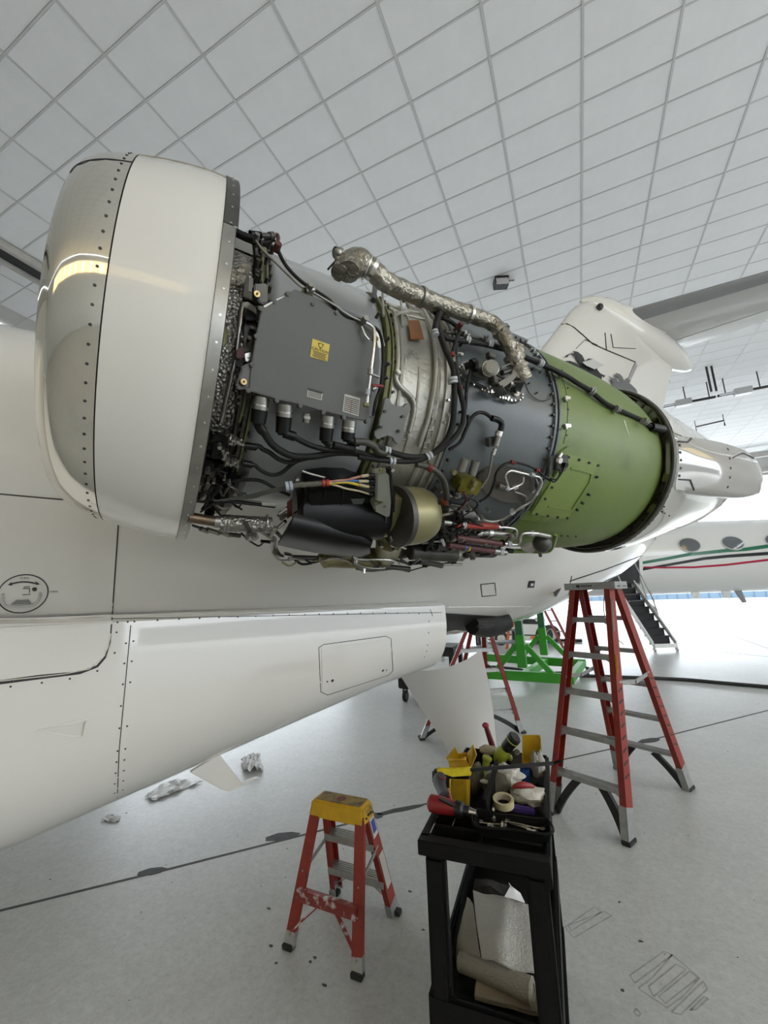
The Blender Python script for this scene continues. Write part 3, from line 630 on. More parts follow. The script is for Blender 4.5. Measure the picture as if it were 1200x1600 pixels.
q = Plane(J(0, -.3, 0), JK); obj('blade_aerial', MB().prism([q.at(1142, 914), q.at(1155, 914), q.at(1167, 941), q.at(1161, 942)], JK * 0.04), m_ldgrey, pj)
ng = Plane(J(0, 0, 0), JK).at(846, 990); x = (ng - JC).dot(JX)
obj('nose_strut', MB().cyl(J(x, 0, .45), J(x, 0, 1.7), 0.06).cyl(J(x, 0, .8), J(x + .5, 0, 1.6), 0.035).box(J(x, 0, .75), (.3, .2, .12)).box(J(x - .1, 0, 1.0), (.25, .1, .08)).cyl(J(x, -.2, .3), J(x, .2, .3), .05), m_jw, pj)
for k in (-.17, .17): obj('nose_wheel', MB().cyl(J(x, k - .07, .28), J(x, k + .07, .28), .28, n=20), m_dark, pj)
# ================================================================ THE BARE ENGINE (frame: a along the axis aft, angle th round it from the outboard horizontal, r)
_az, _el = math.radians(53.95), math.radians(-2.74)
EA = V((math.cos(_el) * math.cos(_az), math.cos(_el) * math.sin(_az), math.sin(_el))); EC = V((-1.169, 0.950, 2.476))
EU = EA.cross(ZZ).normalized(); EV = EU.cross(EA)
def EP(a, th, r):
    t = math.radians(th); return EC + EA * a + (EU * math.cos(t) + EV * math.sin(t)) * r
def eh(x, y, r):
    """picture point -> point on the cylinder of radius r round the engine axis (or where the ray passes closest to the axis)"""
    d = ray(x, y); o = CAM - EC; dp = d - EA * d.dot(EA); op = o - EA * o.dot(EA)
    A, B, Cc = dp.dot(dp), 2 * dp.dot(op), op.dot(op) - r * r; D = B * B - 4 * A * Cc
    t = (-B - math.sqrt(D)) / (2 * A) if D > 0 else -B / (2 * A)
    return CAM + d * t
def rn(p):
    q = p - EC; q = q - EA * q.dot(EA); return q.normalized()
def ppm(x, y, r): return depth(eh(x, y, r)) / F_PX      # metres per picture pixel there
m_cast = mat('cast_aluminium', (0.44, 0.43, 0.385), 0.40, 0.6, var=0.12, scale=8, bump=0.25, bscale=70, dirt=(0.17, 0.16, 0.13), dscale=9, damt=0.6)
m_foil = mat('dimpled_foil', (0.27, 0.26, 0.235), 0.34, 0.85, var=0.2, scale=20, bump=0.45, bscale=110, vor=True)
m_foil2 = mat('crinkled_foil', (0.33, 0.305, 0.255), 0.30, 0.85, var=0.25, scale=30, bump=0.9, bscale=60)
m_steel = mat('steel', (0.33, 0.32, 0.295), 0.34, 0.9, var=0.15, scale=15)
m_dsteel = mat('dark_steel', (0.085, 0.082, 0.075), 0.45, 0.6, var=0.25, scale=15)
m_bright = mat('bright_steel', (0.66, 0.65, 0.62), 0.24, 0.95)
m_shroud = mat('shroud_grey', (0.30, 0.31, 0.315), 0.22, 0.0, coat=0.5, var=0.04, scale=3)
m_duct = mat('duct_blue_grey', (0.098, 0.112, 0.118), 0.34, 0.0, var=0.06, scale=5, bump=0.05, bscale=120)
m_ductrim = mat('duct_rim_grey', (0.12, 0.13, 0.135), 0.45, var=0.15, scale=20)
m_green = mat('primer_green', (0.145, 0.205, 0.048), 0.42, var=0.08, scale=4, bump=0.12, bscale=130, dirt=(0.10, 0.145, 0.036), dscale=3.2, damt=0.58)
m_green2 = mat('panel_green', (0.185, 0.25, 0.06), 0.42, var=0.06, scale=6, bump=0.1, bscale=130)
m_zinc = mat('zinc_chromate', (0.16, 0.165, 0.065), 0.45, var=0.15, scale=20)
m_box = mat('box_grey', (0.083, 0.083, 0.076), 0.46, var=0.05, scale=6, bump=0.04, bscale=200)
m_hose = mat('black_hose', (0.011, 0.011, 0.0105), 0.6, spec=0.3, var=0.3, scale=40, bump=0.25, bscale=220)
m_gold = mat('olive_gold', (0.25, 0.225, 0.115), 0.36, 0.5, var=0.08, scale=8, dirt=(0.2, 0.18, 0.1), dscale=6, damt=0.6)
m_blk = mat('satin_black', (0.004, 0.004, 0.0045), 0.36, spec=0.3)
m_red = mat('red_sleeve', (0.33, 0.035, 0.02), 0.5, var=0.12, scale=20)
m_mar = mat('maroon_sleeve', (0.085, 0.022, 0.02), 0.5, var=0.15, scale=20)
m_redtie = mat('red_tie', (0.20, 0.02, 0.015), 0.5)
m_clamp = mat('clamp_cushion', (0.45, 0.47, 0.50), 0.5)
m_cav = mat('cavity_brown', (0.10, 0.088, 0.068), 0.55, 0.3, var=0.3, scale=12)
m_brass = mat('brass_bush', (0.50, 0.36, 0.16), 0.35, 0.8)
eng = thing('jet_engine', 'jet engine with its cowling off, between a polished inlet and a green duct', 'engine', EC - ZZ * 0.66)
def el(name, prof, m, n=96, t0=0, t1=360, parent=None, **k):
    return obj(name, MB().lathe(EC, EA, prof, n, math.radians(-t1), math.radians(-t0), EU), m, parent or eng, **k)
# lathe turns the other way round (v = EA x EU = -EV), hence the signs above
# --- inlet
el('inlet_lip', [(-.10, .395), (-.20, .388), (-.27, .395), (-.318, .412), (-.340, .436), (-.347, .460), (-.342, .484), (-.325, .508), (-.300, .527), (-.268, .5435), (-.236, .5545), (-.2145, .5605)], m_polish, 128, smooth=80)
el('inlet_throat', [(-.10, .395), (.02, .405), (.05, .41)], m_shroud, 96)
el('inlet_backing', [(-.24, .548), (-.2, .556)], m_seam, 96)
el('inlet_cowl', [(-.2115, .561), (-.15, .5785), (-.09, .591), (-.04, .598), (.0, .600)], m_white, 128, smooth=80)
ring_r = lambda n, a, r, t0, t1: [EP(a, t0 + (t1 - t0) * k / (n - 1), r) for k in range(n)]
def bolts(name, pts, rad, h, m, n=6, parent=None, kind='stuff'):
    mb = MB()
    for p in pts: q = rn(p); mb.cyl(p - q * .003, p + q * h, rad, rad * .85, n)
    return obj(name, mb, m, parent or eng, smooth=30, kind=kind)
bolts('lip_rivet', ring_r(84, -.233, .5553, -180, 180), .0042, .0012, m_rivet)
for th in (26,): obj('lip_seam', MB().tube([EP(a, th, r + .0003) for a, r in ((-.347, .460), (-.342, .484), (-.325, .508), (-.300, .527), (-.268, .5435), (-.236, .5545), (-.2145, .5605))], .0012, 5), m_rivet, eng)
obj('cowl_seam', MB().tube([EP(a, 37, r + .0002) for a, r in ((-.2115, .561), (-.15, .5785), (-.09, .591), (-.04, .598), (.0, .600))], .0016, 5), mat('seam_tan', (0.30, 0.27, 0.22), 0.5), eng)
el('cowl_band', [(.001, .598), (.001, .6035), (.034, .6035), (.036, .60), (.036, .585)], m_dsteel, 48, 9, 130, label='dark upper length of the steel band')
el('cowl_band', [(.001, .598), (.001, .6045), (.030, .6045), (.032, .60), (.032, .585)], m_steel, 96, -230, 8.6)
bolts('band_rivet', ring_r(34, .018, .6045, -130, 70), .0035, .001, m_bright, 8)
el('inlet_bulkhead', [(.026, .60), (.03, .52), (.02, .41)], m_dsteel, 64)
# --- fan case
el('fan_case', [(.02, .455), (.045, .462), (.098, .462), (.104, .455)], m_foil, 128, -112, 24, label='dimpled foil band', smooth=60)
el('fan_case', [(.02, .46), (.045, .466), (.098, .466), (.104, .455)], m_steel, 48, 24.5, 180)
el('fan_case', [(.02, .46), (.045, .458), (.098, .458), (.104, .455)], m_dsteel, 48, -180, -112.5)
el('fan_flange', [(.104, .43), (.104, .474), (.112, .474), (.112, .452), (.122, .452), (.122, .478), (.131, .478), (.131, .43)], m_dsteel, 128)
el('fan_flange', [(.136, .43), (.136, .470), (.142, .470), (.142, .43)], m_zinc, 128, label='yellow green flange')
bolts('flange_bolt', ring_r(72, .117, .476, -180, 180), .0055, .012, m_dsteel)
bolts('flange_bolt', ring_r(60, .148, .452, -180, 180), .006, .02, m_dsteel)
el('fan_shroud', [(.142, .440), (.158, .448), (.164, .455), (.18, .458), (.35, .461), (.50, .459), (.525, .452), (.532, .440), (.532, .40)], m_shroud, 128, smooth=60)
el('rear_flange', [(.538, .40), (.538, .460), (.545, .462), (.550, .460), (.553, .447), (.560, .447), (.560, .457), (.566, .457), (.566, .40)], m_zinc, 128, label='yellow green flange behind the shroud')
bolts('flange_bolt', ring_r(56, .572, .452, -180, 180), .006, .010, m_dsteel)
# --- intermediate case
el('intermediate_case', [(.565, .452), (.585, .449), (.61, .447), (.65, .450), (.70, .456), (.74, .463), (.765, .468), (.765, .480), (.772, .480), (.772, .472), (.79, .476), (.79, .488), (.803, .488), (.803, .44)], m_cast, 160, smooth=40)
for a, r, w, t0, t1 in ((.600, .449, .008, 44, -60), (.738, .463, .012, 46, -66), (.655, .451, .005, 44, 16), (.668, .453, .005, -2, -40)):
    obj('case_rib', MB().tube(ring_r(24, a, r, t0, t1), w, 8, 1), m_cast, eng)
for th in (38, 30): obj('case_rib', MB().tube([EP(a, th, r) for a, r in ((.57, .455), (.60, .452), (.66, .453), (.73, .463))], .006, 6), m_cast, eng)
def tubeP(name, pts, rad, wpx, m=None, parent=None, n=8, sub=5, mb=None, **k):
    P = [eh(p[0], p[1], p[2] if len(p) > 2 else rad) for p in pts]; mid = pts[len(pts) // 2]
    w = wpx * ppm(mid[0], mid[1], rad) / 2
    b = (mb or MB()).tube(P, w, n, sub)
    return b if mb else obj(name, b, m, parent or eng, smooth=60, **k)
def rod(name, p0, p1, rad, wpx, m, parent=None, w1=None, n=14, r2=None, bev=0, **k):
    a, b = eh(*p0, rad), eh(*p1, r2 or rad); s = ppm(*p0, rad) / 2
    return obj(name, MB().cyl(a, b, wpx * s, (w1 or wpx) * s, n), m, parent or eng, bev=bev, **k)
def knob(name, p, rad, dpx, h, m, parent=None, n=16, bev=0.0, d1=None):
    c = eh(*p, rad); q = rn(c); s = ppm(*p, rad) / 2
    return obj(name, MB().cyl(c - q * 0.004, c + q * h, dpx * s, (d1 or dpx) * s, n), m, parent or eng, bev=bev)
def slab(name, pts, rad, th, m, parent=None, bev=0.0, cen=None, **k):
    cx = sum(p[0] for p in pts) / len(pts); cy = sum(p[1] for p in pts) / len(pts); c = eh(*(cen or (cx, cy)), rad); pn = Plane(c, rn(c))
    return obj(name, MB().prism([pn.at(*p, -th) for p in pts], pn.n * th), m, parent or eng, bev=bev, **k)
def ties(name, p, q, rad, wpx, m, cnt=2, gap=7, parent=None, h=4.0):
    """band clamps round a hose lying from p towards q"""
    a, b = eh(*p, rad), eh(*q, rad); d = (b - a).normalized(); s = ppm(*p, rad); mb = MB()
    for k in range(cnt): c = a + d * (k - (cnt - 1) / 2) * gap * s; mb.cyl(c - d * h * s / 2, c + d * h * s / 2, wpx * s / 2, n=16)
    return obj(name, mb, m, parent or eng)
cA = lambda x, y, *r: (x / 3, 200 + y / 3, *r)
cB = lambda x, y, *r: (290 + x / 3.871, 340 + y / 3.871, *r)
cC = lambda x, y, *r: (290 + x / 3.636, 600 + y / 3.636, *r)
cD = lambda x, y, *r: (510 + x / 3.243, 370 + y / 3.243, *r)
cE = lambda x, y, *r: (560 + x / 3.529, 620 + y / 3.529, *r)
cF = lambda x, y, *r: (800 + x / 3, 440 + y / 3, *r)
cH = lambda x, y, *r: (430 + x / 5.714, 720 + y / 5.714, *r)
cI = lambda x, y, *r: (680 + x / 7.5, 520 + y / 7.5, *r)
cJ = lambda x, y, *r: (640 + x / 5, 740 + y / 5, *r)
cK = lambda x, y, *r: (280 + x / 6.667, 640 + y / 6.667, *r)
cL = lambda x, y, *r: (580 + x / 6.157, 440 + y / 6.154, *r)
# pipes cast onto the case
tubeP('case_pipe', [cL(*p) for p in ((222, 350), (240, 450), (252, 560), (258, 700), (252, 830), (235, 900), (250, 970), (300, 1030), (350, 1075), (395, 1130), (415, 1200), (405, 1300), (370, 1440))], .460, 8, m_cast, n=10)
tubeP('case_pipe', [cL(*p) for p in ((480, 240), (540, 340), (590, 470), (610, 620), (622, 750), (620, 900), (605, 1050), (575, 1220), (545, 1350), (500, 1480), (460, 1590))], .474, 7, m_cast, n=10)
tubeP('case_pipe', [cL(*p) for p in ((215, 345), (260, 310), (320, 300), (375, 275), (350, 220))], .460, 7, m_cast, n=10)
for p in ((245, 880), (580, 1220), (628, 752), (355, 1480)): knob('case_boss', cL(*p), .462, 8, .016, m_cast, n=14, bev=.003)
for p, q in (((370, 1250), (540, 1290)), ((300, 1520), (470, 1560)), ((330, 740), (330, 1160))): rod('case_rib', cL(*p), cL(*q), .448, 4, m_cast)
for k, (x, y, w, h) in enumerate(((598, 1350, 50, 60), (565, 1465, 60, 80), (530, 1575, 60, 60))):
    P = [eh(*cL(x + w / 2 * sx, y + h / 2 * sy), .474) for sx, sy in ((-.6, -1), (.9, -.8), (.6, 1), (-.9, .8))]
    obj('case_pocket', MB().tube(P, .0045, 6, 1, True), m_cast, eng)
slab('cover_plate', [cL(*p) for p in ((115, 1130), (135, 1112), (165, 1130), (185, 1175), (215, 1190), (290, 1200), (325, 1165), (355, 1180), (370, 1220), (330, 1300), (305, 1400), (295, 1500), (270, 1550), (235, 1560), (205, 1530), (190, 1495), (140, 1475), (95, 1495), (50, 1515), (15, 1480), (20, 1435), (60, 1405), (65, 1320), (90, 1250))], .487, .012, mat('plate_grey', (0.21, 0.215, 0.205), 0.5, 0.3, var=0.05, scale=9), bev=.002)
for p in ((128, 1248), (297, 1297), (88, 1397), (258, 1437)): knob('plate_bolt', cL(*p), .488, 5, .008, m_dsteel, n=8)
G = [[eh(*cL(x0 + (x1 - x0) * j / 3, y), .457 + .008 * (j / 3)) for j in range(4)] for x0, x1, y in ((345, 455, 380), (360, 480, 465), (375, 503, 560))]
obj('orange_patch', MB().sheet([[p + rn(p) * .004 for p in row] for row in G], .002), mat('orange_tape', (0.30, 0.105, 0.012), 0.3, var=0.15, scale=18), eng)
bolts('case_bolt', ring_r(70, .806, .475, -180, 180), .007, .014, m_steel)
# clutter where the case meets the bleed duct
for p, q, w, m in (((65, 60), (320, 190), 5, m_dsteel), ((40, 40), (20, 180), 8, m_dsteel), ((110, 110), (118, 330), 4, m_cast), ((285, 160), (300, 430), 4, m_cast), ((330, 150), (390, 260), 9, m_cast), ((430, 200), (600, 320), 5, m_dsteel)):
    rod('case_strut', cL(*p), cL(*q), .468, w, m)
for p in ((50, 340), (255, 130), (210, 100), (570, 310), (590, 290), (150, 565), (155, 800), (140, 930)): knob('case_bolt', cL(*p), .475, 5, .02, m_dsteel, n=8)
# --- bypass duct
el('bypass_duct', [(.803, .47), (.803, .496), (.812, .496), (.812, .487), (.84, .492), (.95, .499), (1.15, .503), (1.26, .503), (1.282, .502), (1.284, .512), (1.295, .512), (1.297, .50), (1.306, .50), (1.306, .513), (1.317, .513), (1.319, .49)], m_duct, 160, smooth=40)
bolts('duct_bolt', ring_r(72, .828, .489, -180, 180), .006, .014, m_dsteel)
bolts('duct_bolt', ring_r(72, 1.272, .502, -180, 180), .006, .012, m_dsteel)
ml = MB()
for t in (44.5,): ml.sheet([[EP(a, t, .50), EP(a, t, .528), EP(a, t + 2.2, .528), EP(a, t + 2.2, .50)] for a in (.86, 1.1, 1.318)], .0)
obj('split_line_rail', ml, m_shroud, eng, smooth=20); bolts('rail_bolt', [EP(.88 + .03 * k, 43.6, .515) for k in range(15)], .005, .006, m_dsteel)
# oval mounting plate under the start valve
def oval(name, c1, r1, c2_, r2, conv, rad, th, m, **k):
    pts = []; ang = math.atan2(c2_[1] - c1[1], c2_[0] - c1[0])
    for i in range(13): t = ang + math.pi / 2 + math.pi * i / 12; pts.append(conv(c1[0] + r1 * math.cos(t), c1[1] + r1 * math.sin(t)))
    for i in range(13): t = ang - math.pi / 2 + math.pi * i / 12; pts.append(conv(c2_[0] + r2 * math.cos(t), c2_[1] + r2 * math.sin(t)))
    return slab(name, pts, rad, th, m, **k)
oval('valve_plate', (345, 440), 98, (925, 720), 108, cI, .514, .014, m_ductrim, bev=.002)
oval('valve_plate_inner', (350, 440), 72, (930, 720), 80, cI, .5155, .004, m_duct)
for t in range(26):
    pass
bolts('plate_bolt', [eh(*cI(640 + 410 * math.cos(q) * math.cos(.45) - 120 * math.sin(q) * math.sin(.45), 590 + 410 * math.cos(q) * math.sin(.45) + 120 * math.sin(q) * math.cos(.45)), .515) for q in [2 * math.pi * k / 22 for k in range(22)]], .004, .008, m_bright)
bolts('plate_bolt', [eh(*cI(*p), .515) for p in ((560, 690), (600, 700), (640, 690), (640, 715), (660, 720), (590, 665), (620, 650), (770, 770), (800, 775), (830, 790), (840, 770), (870, 800))], .006, .012, m_bright)
# start valve
v = eh(*cI(655, 410), .60)
val = obj('start_valve', MB().cyl(eh(*cI(560, 470), .52), eh(*cI(640, 420), .575), 78 / 7.5 * ppm(760, 575, .58)).cyl(eh(*cI(430, 470), .53), eh(*cI(590, 520), .545), 40 / 7.5 * ppm(750, 580, .55)).cyl(eh(*cI(660, 520), .53), eh(*cI(860, 640), .535), 60 / 7.5 * ppm(780, 595, .53)), m_dsteel, eng, label='dark start valve body with a pale round cap')
cc = eh(*cI(660, 405), .60); nn = (CAM - cc).normalized() * .55 + rn(cc) * .5 + EA * -.12; nn.normalize(); s_ = ppm(768, 574, .60) / 7.5
obj('valve_cap', MB().cyl(cc - nn * .03, cc, 92 * s_, n=28).cyl(cc, cc + nn * .006, 78 * s_, n=28), mat('cap_grey', (0.30, 0.285, 0.245), 0.4, 0.6, var=0.06, scale=20), val, bev=.002)
obj('cap_band', MB().ring(cc - nn * .012, nn, 96 * s_, 7 * s_, 28, 6), m_bright, val)
obj('cap_lug', MB().box(eh(*cI(650, 275), .60), (.03, .02, .02), M((EA, EU, EV)).transposed()).box(eh(*cI(690, 560), .59), (.02, .02, .025), M((EA, EU, EV)).transposed()), m_dsteel, val, bev=.002)
cn = obj('valve_connector', MB().cyl(eh(*cI(340, 400), .535), eh(*cI(440, 360), .56), 42 * s_, n=16).tube([eh(*cI(*p), .565) for p in ((420, 345), (470, 330), (480, 400), (470, 440))], 36 * s_, 12, 4), m_blk, eng)
for k in range(3): obj('knurled_ring', MB().ring(eh(*cI(345 + 32 * k, 410 - 12 * k), .54), eh(*cI(440, 360), .56) - eh(*cI(340, 400), .535), 40 * s_, 6 * s_, 18, 6), m_steel, cn)
br = slab('valve_bracket', [cI(*p) for p in ((750, 410), (920, 340), (1010, 370), (1055, 430), (1050, 555), (1010, 590), (990, 560), (930, 530), (880, 580), (760, 668), (715, 600), (870, 500), (905, 400), (860, 380), (755, 430))], .58, .010, mat('bracket_grey', (0.17, 0.165, 0.15), 0.45, 0.5), bev=.002)
obj('bracket_leg', MB().bar(eh(*cI(990, 570), .58), eh(*cI(940, 690), .52), .035, .008).bar(eh(*cI(740, 640), .58), eh(*cI(800, 720), .52), .03, .008), m_dsteel, br)
rod('valve_actuator', cI(780, 470), cI(890, 440), .565, 9, m_dsteel); rod('valve_actuator', cI(860, 600), cI(970, 570), .555, 11, m_steel)
knob('pivot_washer', cI(935, 690), .517, 17, .006, m_steel, n=24); knob('pivot_nut', cI(937, 690), .522, 8, .012, m_bright, n=6); knob('pivot_pin', cI(937, 690), .532, 4, .006, m_seam)
# bleed air duct in foil
bd = [cD(190, 140, .60), cD(232, 165, .60), cD(290, 222, .59), cD(380, 265, .575), cD(480, 305, .57), cD(600, 350, .57), cD(720, 392, .57), cD(830, 432, .575), cD(885, 480, .58), cD(920, 540, .58), cD(945, 590, .575)]
P = [eh(*p) for p in bd]; duct = obj('bleed_air_duct', MB().tube(P, lambda t: .0315 - .006 * t + .0012 * math.sin(t * 90), 14, 6), m_foil2, eng, label='foil wrapped bleed air duct')
for k in (1, 4, 6, 8): obj('foil_band', MB().cyl(P[k] - (P[k + 1] - P[k - 1]).normalized() * .006, P[k] + (P[k + 1] - P[k - 1]).normalized() * .006, .0335, n=16), m_bright if k % 4 else m_steel, duct)
elb = obj('duct_elbow', MB().ball(eh(*cD(160, 132), .60), .040, 16, sz=(1.15, .95, 1.0)).tube([eh(*cD(*p), .595) for p in ((110, 180), (115, 140), (150, 118), (190, 135))], .034, 14).cyl(eh(*cD(55, 185), .575), eh(*cD(95, 165), .575), .022, .026, 14).tube([eh(*cD(*p), .585) for p in ((65, 180), (85, 145), (125, 130))], .024, 12), m_foil2, duct)
obj('duct_valve', MB().cyl(eh(*cD(45, 80), .60), eh(*cD(75, 85), .60), .016).cyl(eh(*cD(60, 85), .60), eh(*cD(70, 130), .59), .012).cyl(eh(*cD(50, 120), .59), eh(*cD(110, 110), .60), .010).ball(eh(*cD(62, 80), .605), .014, 10), m_steel, duct)
obj('elbow_band', MB().ring(eh(*cD(205, 155), .60), P[1] - P[0], .034, .004, 20, 6), m_bright, duct); obj('elbow_band', MB().ring(eh(*cD(92, 167), .576), eh(*cD(95, 165), .575) - eh(*cD(55, 185), .575), .027, .004, 20, 6), m_steel, duct)
tubeP('sense_line', [cD(55, 115), cD(30, 140), cD(8, 165)], .59, 3, m_hose); tubeP('sense_line', [cD(80, 90), cD(108, 110), cD(112, 150), cD(105, 185), cD(140, 200)], .60, 3, m_dsteel)
ft = eh(*cD(945, 600), .578); ax_ = (P[-1] - P[-2]).normalized()
obj('duct_flange', MB().cyl(ft - ax_ * .005, ft + ax_ * .03, .036, n=18).cyl(ft + ax_ * .03, ft + ax_ * .045, .028, n=18).cyl(ft + ax_ * .045, ft + ax_ * .06, .034, n=18).cyl(ft + ax_ * .06, ft + ax_ * .10, .028, n=18), m_foil2, eng, bev=.002)
obj('flange_cover', MB().box(eh(*cD(965, 585), .585), (.05, .035, .07), M((EA, EU, EV)).transposed()), m_foil2, eng, bev=.008)
# scribed inspection disc on the duct
obj('lock_wire', MB().tube([eh(*cD(*p), .510) for p in ((1005, 735), (1030, 795), (1080, 828), (1130, 822), (1142, 790))], .0022, 6), m_dsteel, eng)
obj('lock_wire', MB().tube([eh(*cD(*p), .510) for p in ((1105, 672), (1125, 700), (1140, 735))], .0018, 6), m_dsteel, eng)
bolts('disc_bolt', [eh(*cD(*p), .505) for p in ((1012, 690), (1040, 672), (1080, 690), (1112, 680), (1140, 728), (1138, 803), (1062, 793), (1022, 745), (1165, 680))], .0035, .010, m_dsteel)
# lower service plate: oval cover with its tubes
slab('service_cover', [cE(810 + 158 * math.cos(t) + 10 * math.sin(t), 478 + 100 * math.sin(t) + 22 * math.cos(t)) for t in [2 * math.pi * k / 30 for k in range(30)]], .512, .012, mat('cover_brown_grey', (0.115, 0.105, 0.09), 0.5, 0.4, var=0.2, scale=14), bev=.002)
slab('cover_recess', [cE(*p) for p in ((740, 455), (800, 470), (890, 480), (890, 520), (800, 520), (730, 500))], .5135, .003, m_cav)
rod('cover_fitting', cE(770, 490), cE(810, 500), .53, 9, m_cav)
tl = lambda nm, pts, rad, w, m: tubeP(nm, [cE(*p) for p in pts], rad, w, m)
tl('steel_line', ((830, 505), (815, 460), (812, 430), (840, 408), (890, 418), (960, 435), (1000, 445), (1010, 480), (985, 530), (930, 590), (850, 640), (790, 680), (720, 690), (660, 672), (610, 675), (595, 700)), .535, 4, m_bright)
tl('steel_line', ((820, 515), (860, 500), (905, 475), (910, 440)), .54, 4, m_bright)
tl('steel_line', ((860, 525), (905, 540), (925, 560), (910, 620), (890, 665)), .525, 3, m_steel)
tl('steel_line', ((975, 450), (990, 490), (975, 540)), .535, 3.5, m_steel)
tl('steel_line', ((740, 300), (730, 370), (715, 440), (690, 480), (640, 540), (575, 605), (540, 640)), .53, 4, m_steel)
for p, q in (((958, 430), (985, 440)), ((975, 530), (990, 545)), ((850, 632), (860, 650)), ((658, 668), (672, 680)), ((820, 505), (840, 520)), ((865, 500), (885, 492))): ties('line_clamp', cE(*p), cE(*q), .538, 7, m_clamp, 2, 4, h=3)
tl('cover_hose', ((665, 580), (720, 540), (750, 470), (760, 420), (800, 375), (850, 362), (920, 375), (985, 405), (1030, 445), (1055, 460)), .54, 4, m_hose)
for p in ((850, 362), (985, 405)): ties('red_tie', cE(*p), cE(p[0] + 20, p[1] + 4), .54, 7, m_redtie, 2, 4, h=2.6)
tl('cover_hose', ((690, 470), (655, 470), (660, 430), (690, 410)), .52, 2.5, m_hose)
tl('cover_hose', ((1060, 455), (1080, 470), (1105, 440), (1110, 405), (1090, 400), (1070, 440)), .55, 2.5, m_hose); tl('cover_hose', ((1060, 450), (1090, 455), (1120, 420), (1135, 380)), .55, 2.5, m_hose)
sb = slab('sensor_block', [cE(*p) for p in ((1062, 340), (1100, 310), (1125, 320), (1130, 370), (1110, 405), (1060, 400))], .545, .03, m_dsteel, bev=.003)
knob('sensor_face', cE(1105, 350), .547, 9, .01, m_white, sb); knob('sensor_head', cE(1135, 375), .55, 7, .012, m_blk, sb); rod('sensor_plug', cE(1105, 335), cE(1120, 312), .55, 6, m_bright, sb)
slab('rail_bracket', [cE(*p) for p in ((1050, 330), (1075, 320), (1060, 400), (1040, 440))], .53, .01, m_ductrim)
# pressure sensor with elbow plug
ps = rod('pressure_sensor', cE(758, 270), cE(772, 215), .545, 10, m_steel); rod('sensor_collar', cE(770, 218), cE(778, 190), .545, 12.5, m_bright, ps); rod('sensor_nut', cE(742, 320), cE(755, 285), .54, 6.5, m_bright, ps)
tubeP('elbow_plug', [cE(783, 190), cE(790, 150), cE(770, 128), cE(735, 118)], .552, 9.5, m_blk, ps, n=10)
slab('sensor_bracket', [cE(*p) for p in ((695, 225), (740, 215), (750, 270), (700, 275))], .535, .02, m_dsteel, ps, bev=.003)
tl('sensor_hose', ((740, 122), (700, 92), (660, 88), (625, 115), (600, 165), (575, 220)), .545, 6, m_hose)
# twin solenoid
so = slab('solenoid_block', [cE(*p) for p in ((530, 420), (580, 415), (648, 440), (640, 480), (610, 518), (590, 500), (555, 510), (505, 480))], .55, .05, mat('olive_anodised', (0.17, 0.15, 0.015), 0.35, 0.5, var=0.2, scale=25), bev=.004, label='olive yellow solenoid block with two silver cans')
for x0, y0, x1, y1 in ((565, 410, 590, 340), (625, 430, 648, 352)):
    c = rod('solenoid_can', cE(x0, y0), cE(x1, y1), .56, 13.5, m_steel, so, n=20, bev=.002)
for p in ((520, 410), (635, 470), (620, 500)): knob('block_lug', cE(*p), .555, 8, .015, m_gold, so)
for x in (0, 34): rod('block_plug', cE(505 + x, 545 + x * .3), cE(520 + x, 510 + x * .3), .54, 8, m_bright, so)
tl('block_line', ((530, 545), (545, 510), (560, 480)), .55, 3, m_hose)
# --- aft duct in green primer
prof = [(1.318, .49), (1.32, .505), (1.35, .508), (1.55, .507), (1.70, .504), (1.85, .497), (2.0, .482), (2.10, .466), (2.16, .450), (2.17, .435), (2.30, .41)]
aft = MB().lathe(EC, EA, prof, 160, 0, 2 * math.pi, EU); obj('aft_duct', aft, m_green, eng, smooth=60)
B_AFT = BVHTree.FromPolygons(aft.v, aft.f)
obj('duct_pad', skin([B_AFT], [cF(215, 800), cF(255, 772), cF(330, 770), cF(440, 815)], [cF(30, 1110), cF(110, 1120), cF(250, 1125), cF(405, 905)], 16, 14, .009, .010), m_green, eng, bev=.003, smooth=50)
acc = obj('access_panel', skin([B_AFT], [cF(252, 810), cF(330, 826), cF(398, 852)], [cF(82, 1082), cF(165, 1094), cF(252, 1107)], 14, 14, .013, .005), m_green2, eng, bev=.001, smooth=50, label='paler green access panel with dark bolts')
obj('panel_bead', ribbon([B_AFT], [cF(*p) for p in ((262, 872), (310, 882), (358, 897), (350, 935), (310, 1000), (268, 1062), (215, 1055), (160, 1045))], .006, .018), m_green2, acc, smooth=0)
dm = dots([B_AFT], [cF(*p) for p in ((252, 822), (302, 834), (348, 848), (390, 860), (386, 913), (350, 994), (322, 1033), (297, 1063), (250, 1099), (205, 1094), (160, 1088), (108, 1079), (176, 958), (145, 1010), (225, 880))], .0068, .019, 10); obj('panel_bolt', dm, m_rivet, acc, kind='stuff')
bolts('green_fastener', [eh(*cF(*p), .508) for p in ((260, 500), (262, 600), (255, 720), (232, 1192), (300, 1195), (262, 1193))], .004, .004, m_rivet)
for p in ((250, 548), (252, 676)):
    c = slab('line_clip', [cF(p[0] - 12, p[1] - 8), cF(p[0] + 14, p[1] - 6), cF(p[0] + 16, p[1] + 8), cF(p[0] - 10, p[1] + 10)], .522, .012, m_bright, bev=.002); knob('clip_bolt', cF(p[0] - 4, p[1] + 12), .522, 4, .01, m_steel, c)
obj('duct_line', ribbon([B_AFT], [cF(*p) for p in ((225, 430), (250, 500), (262, 600), (255, 700), (240, 760))], .0025, .002), mat('green_line', (0.10, 0.13, 0.05), 0.6), eng, smooth=0)
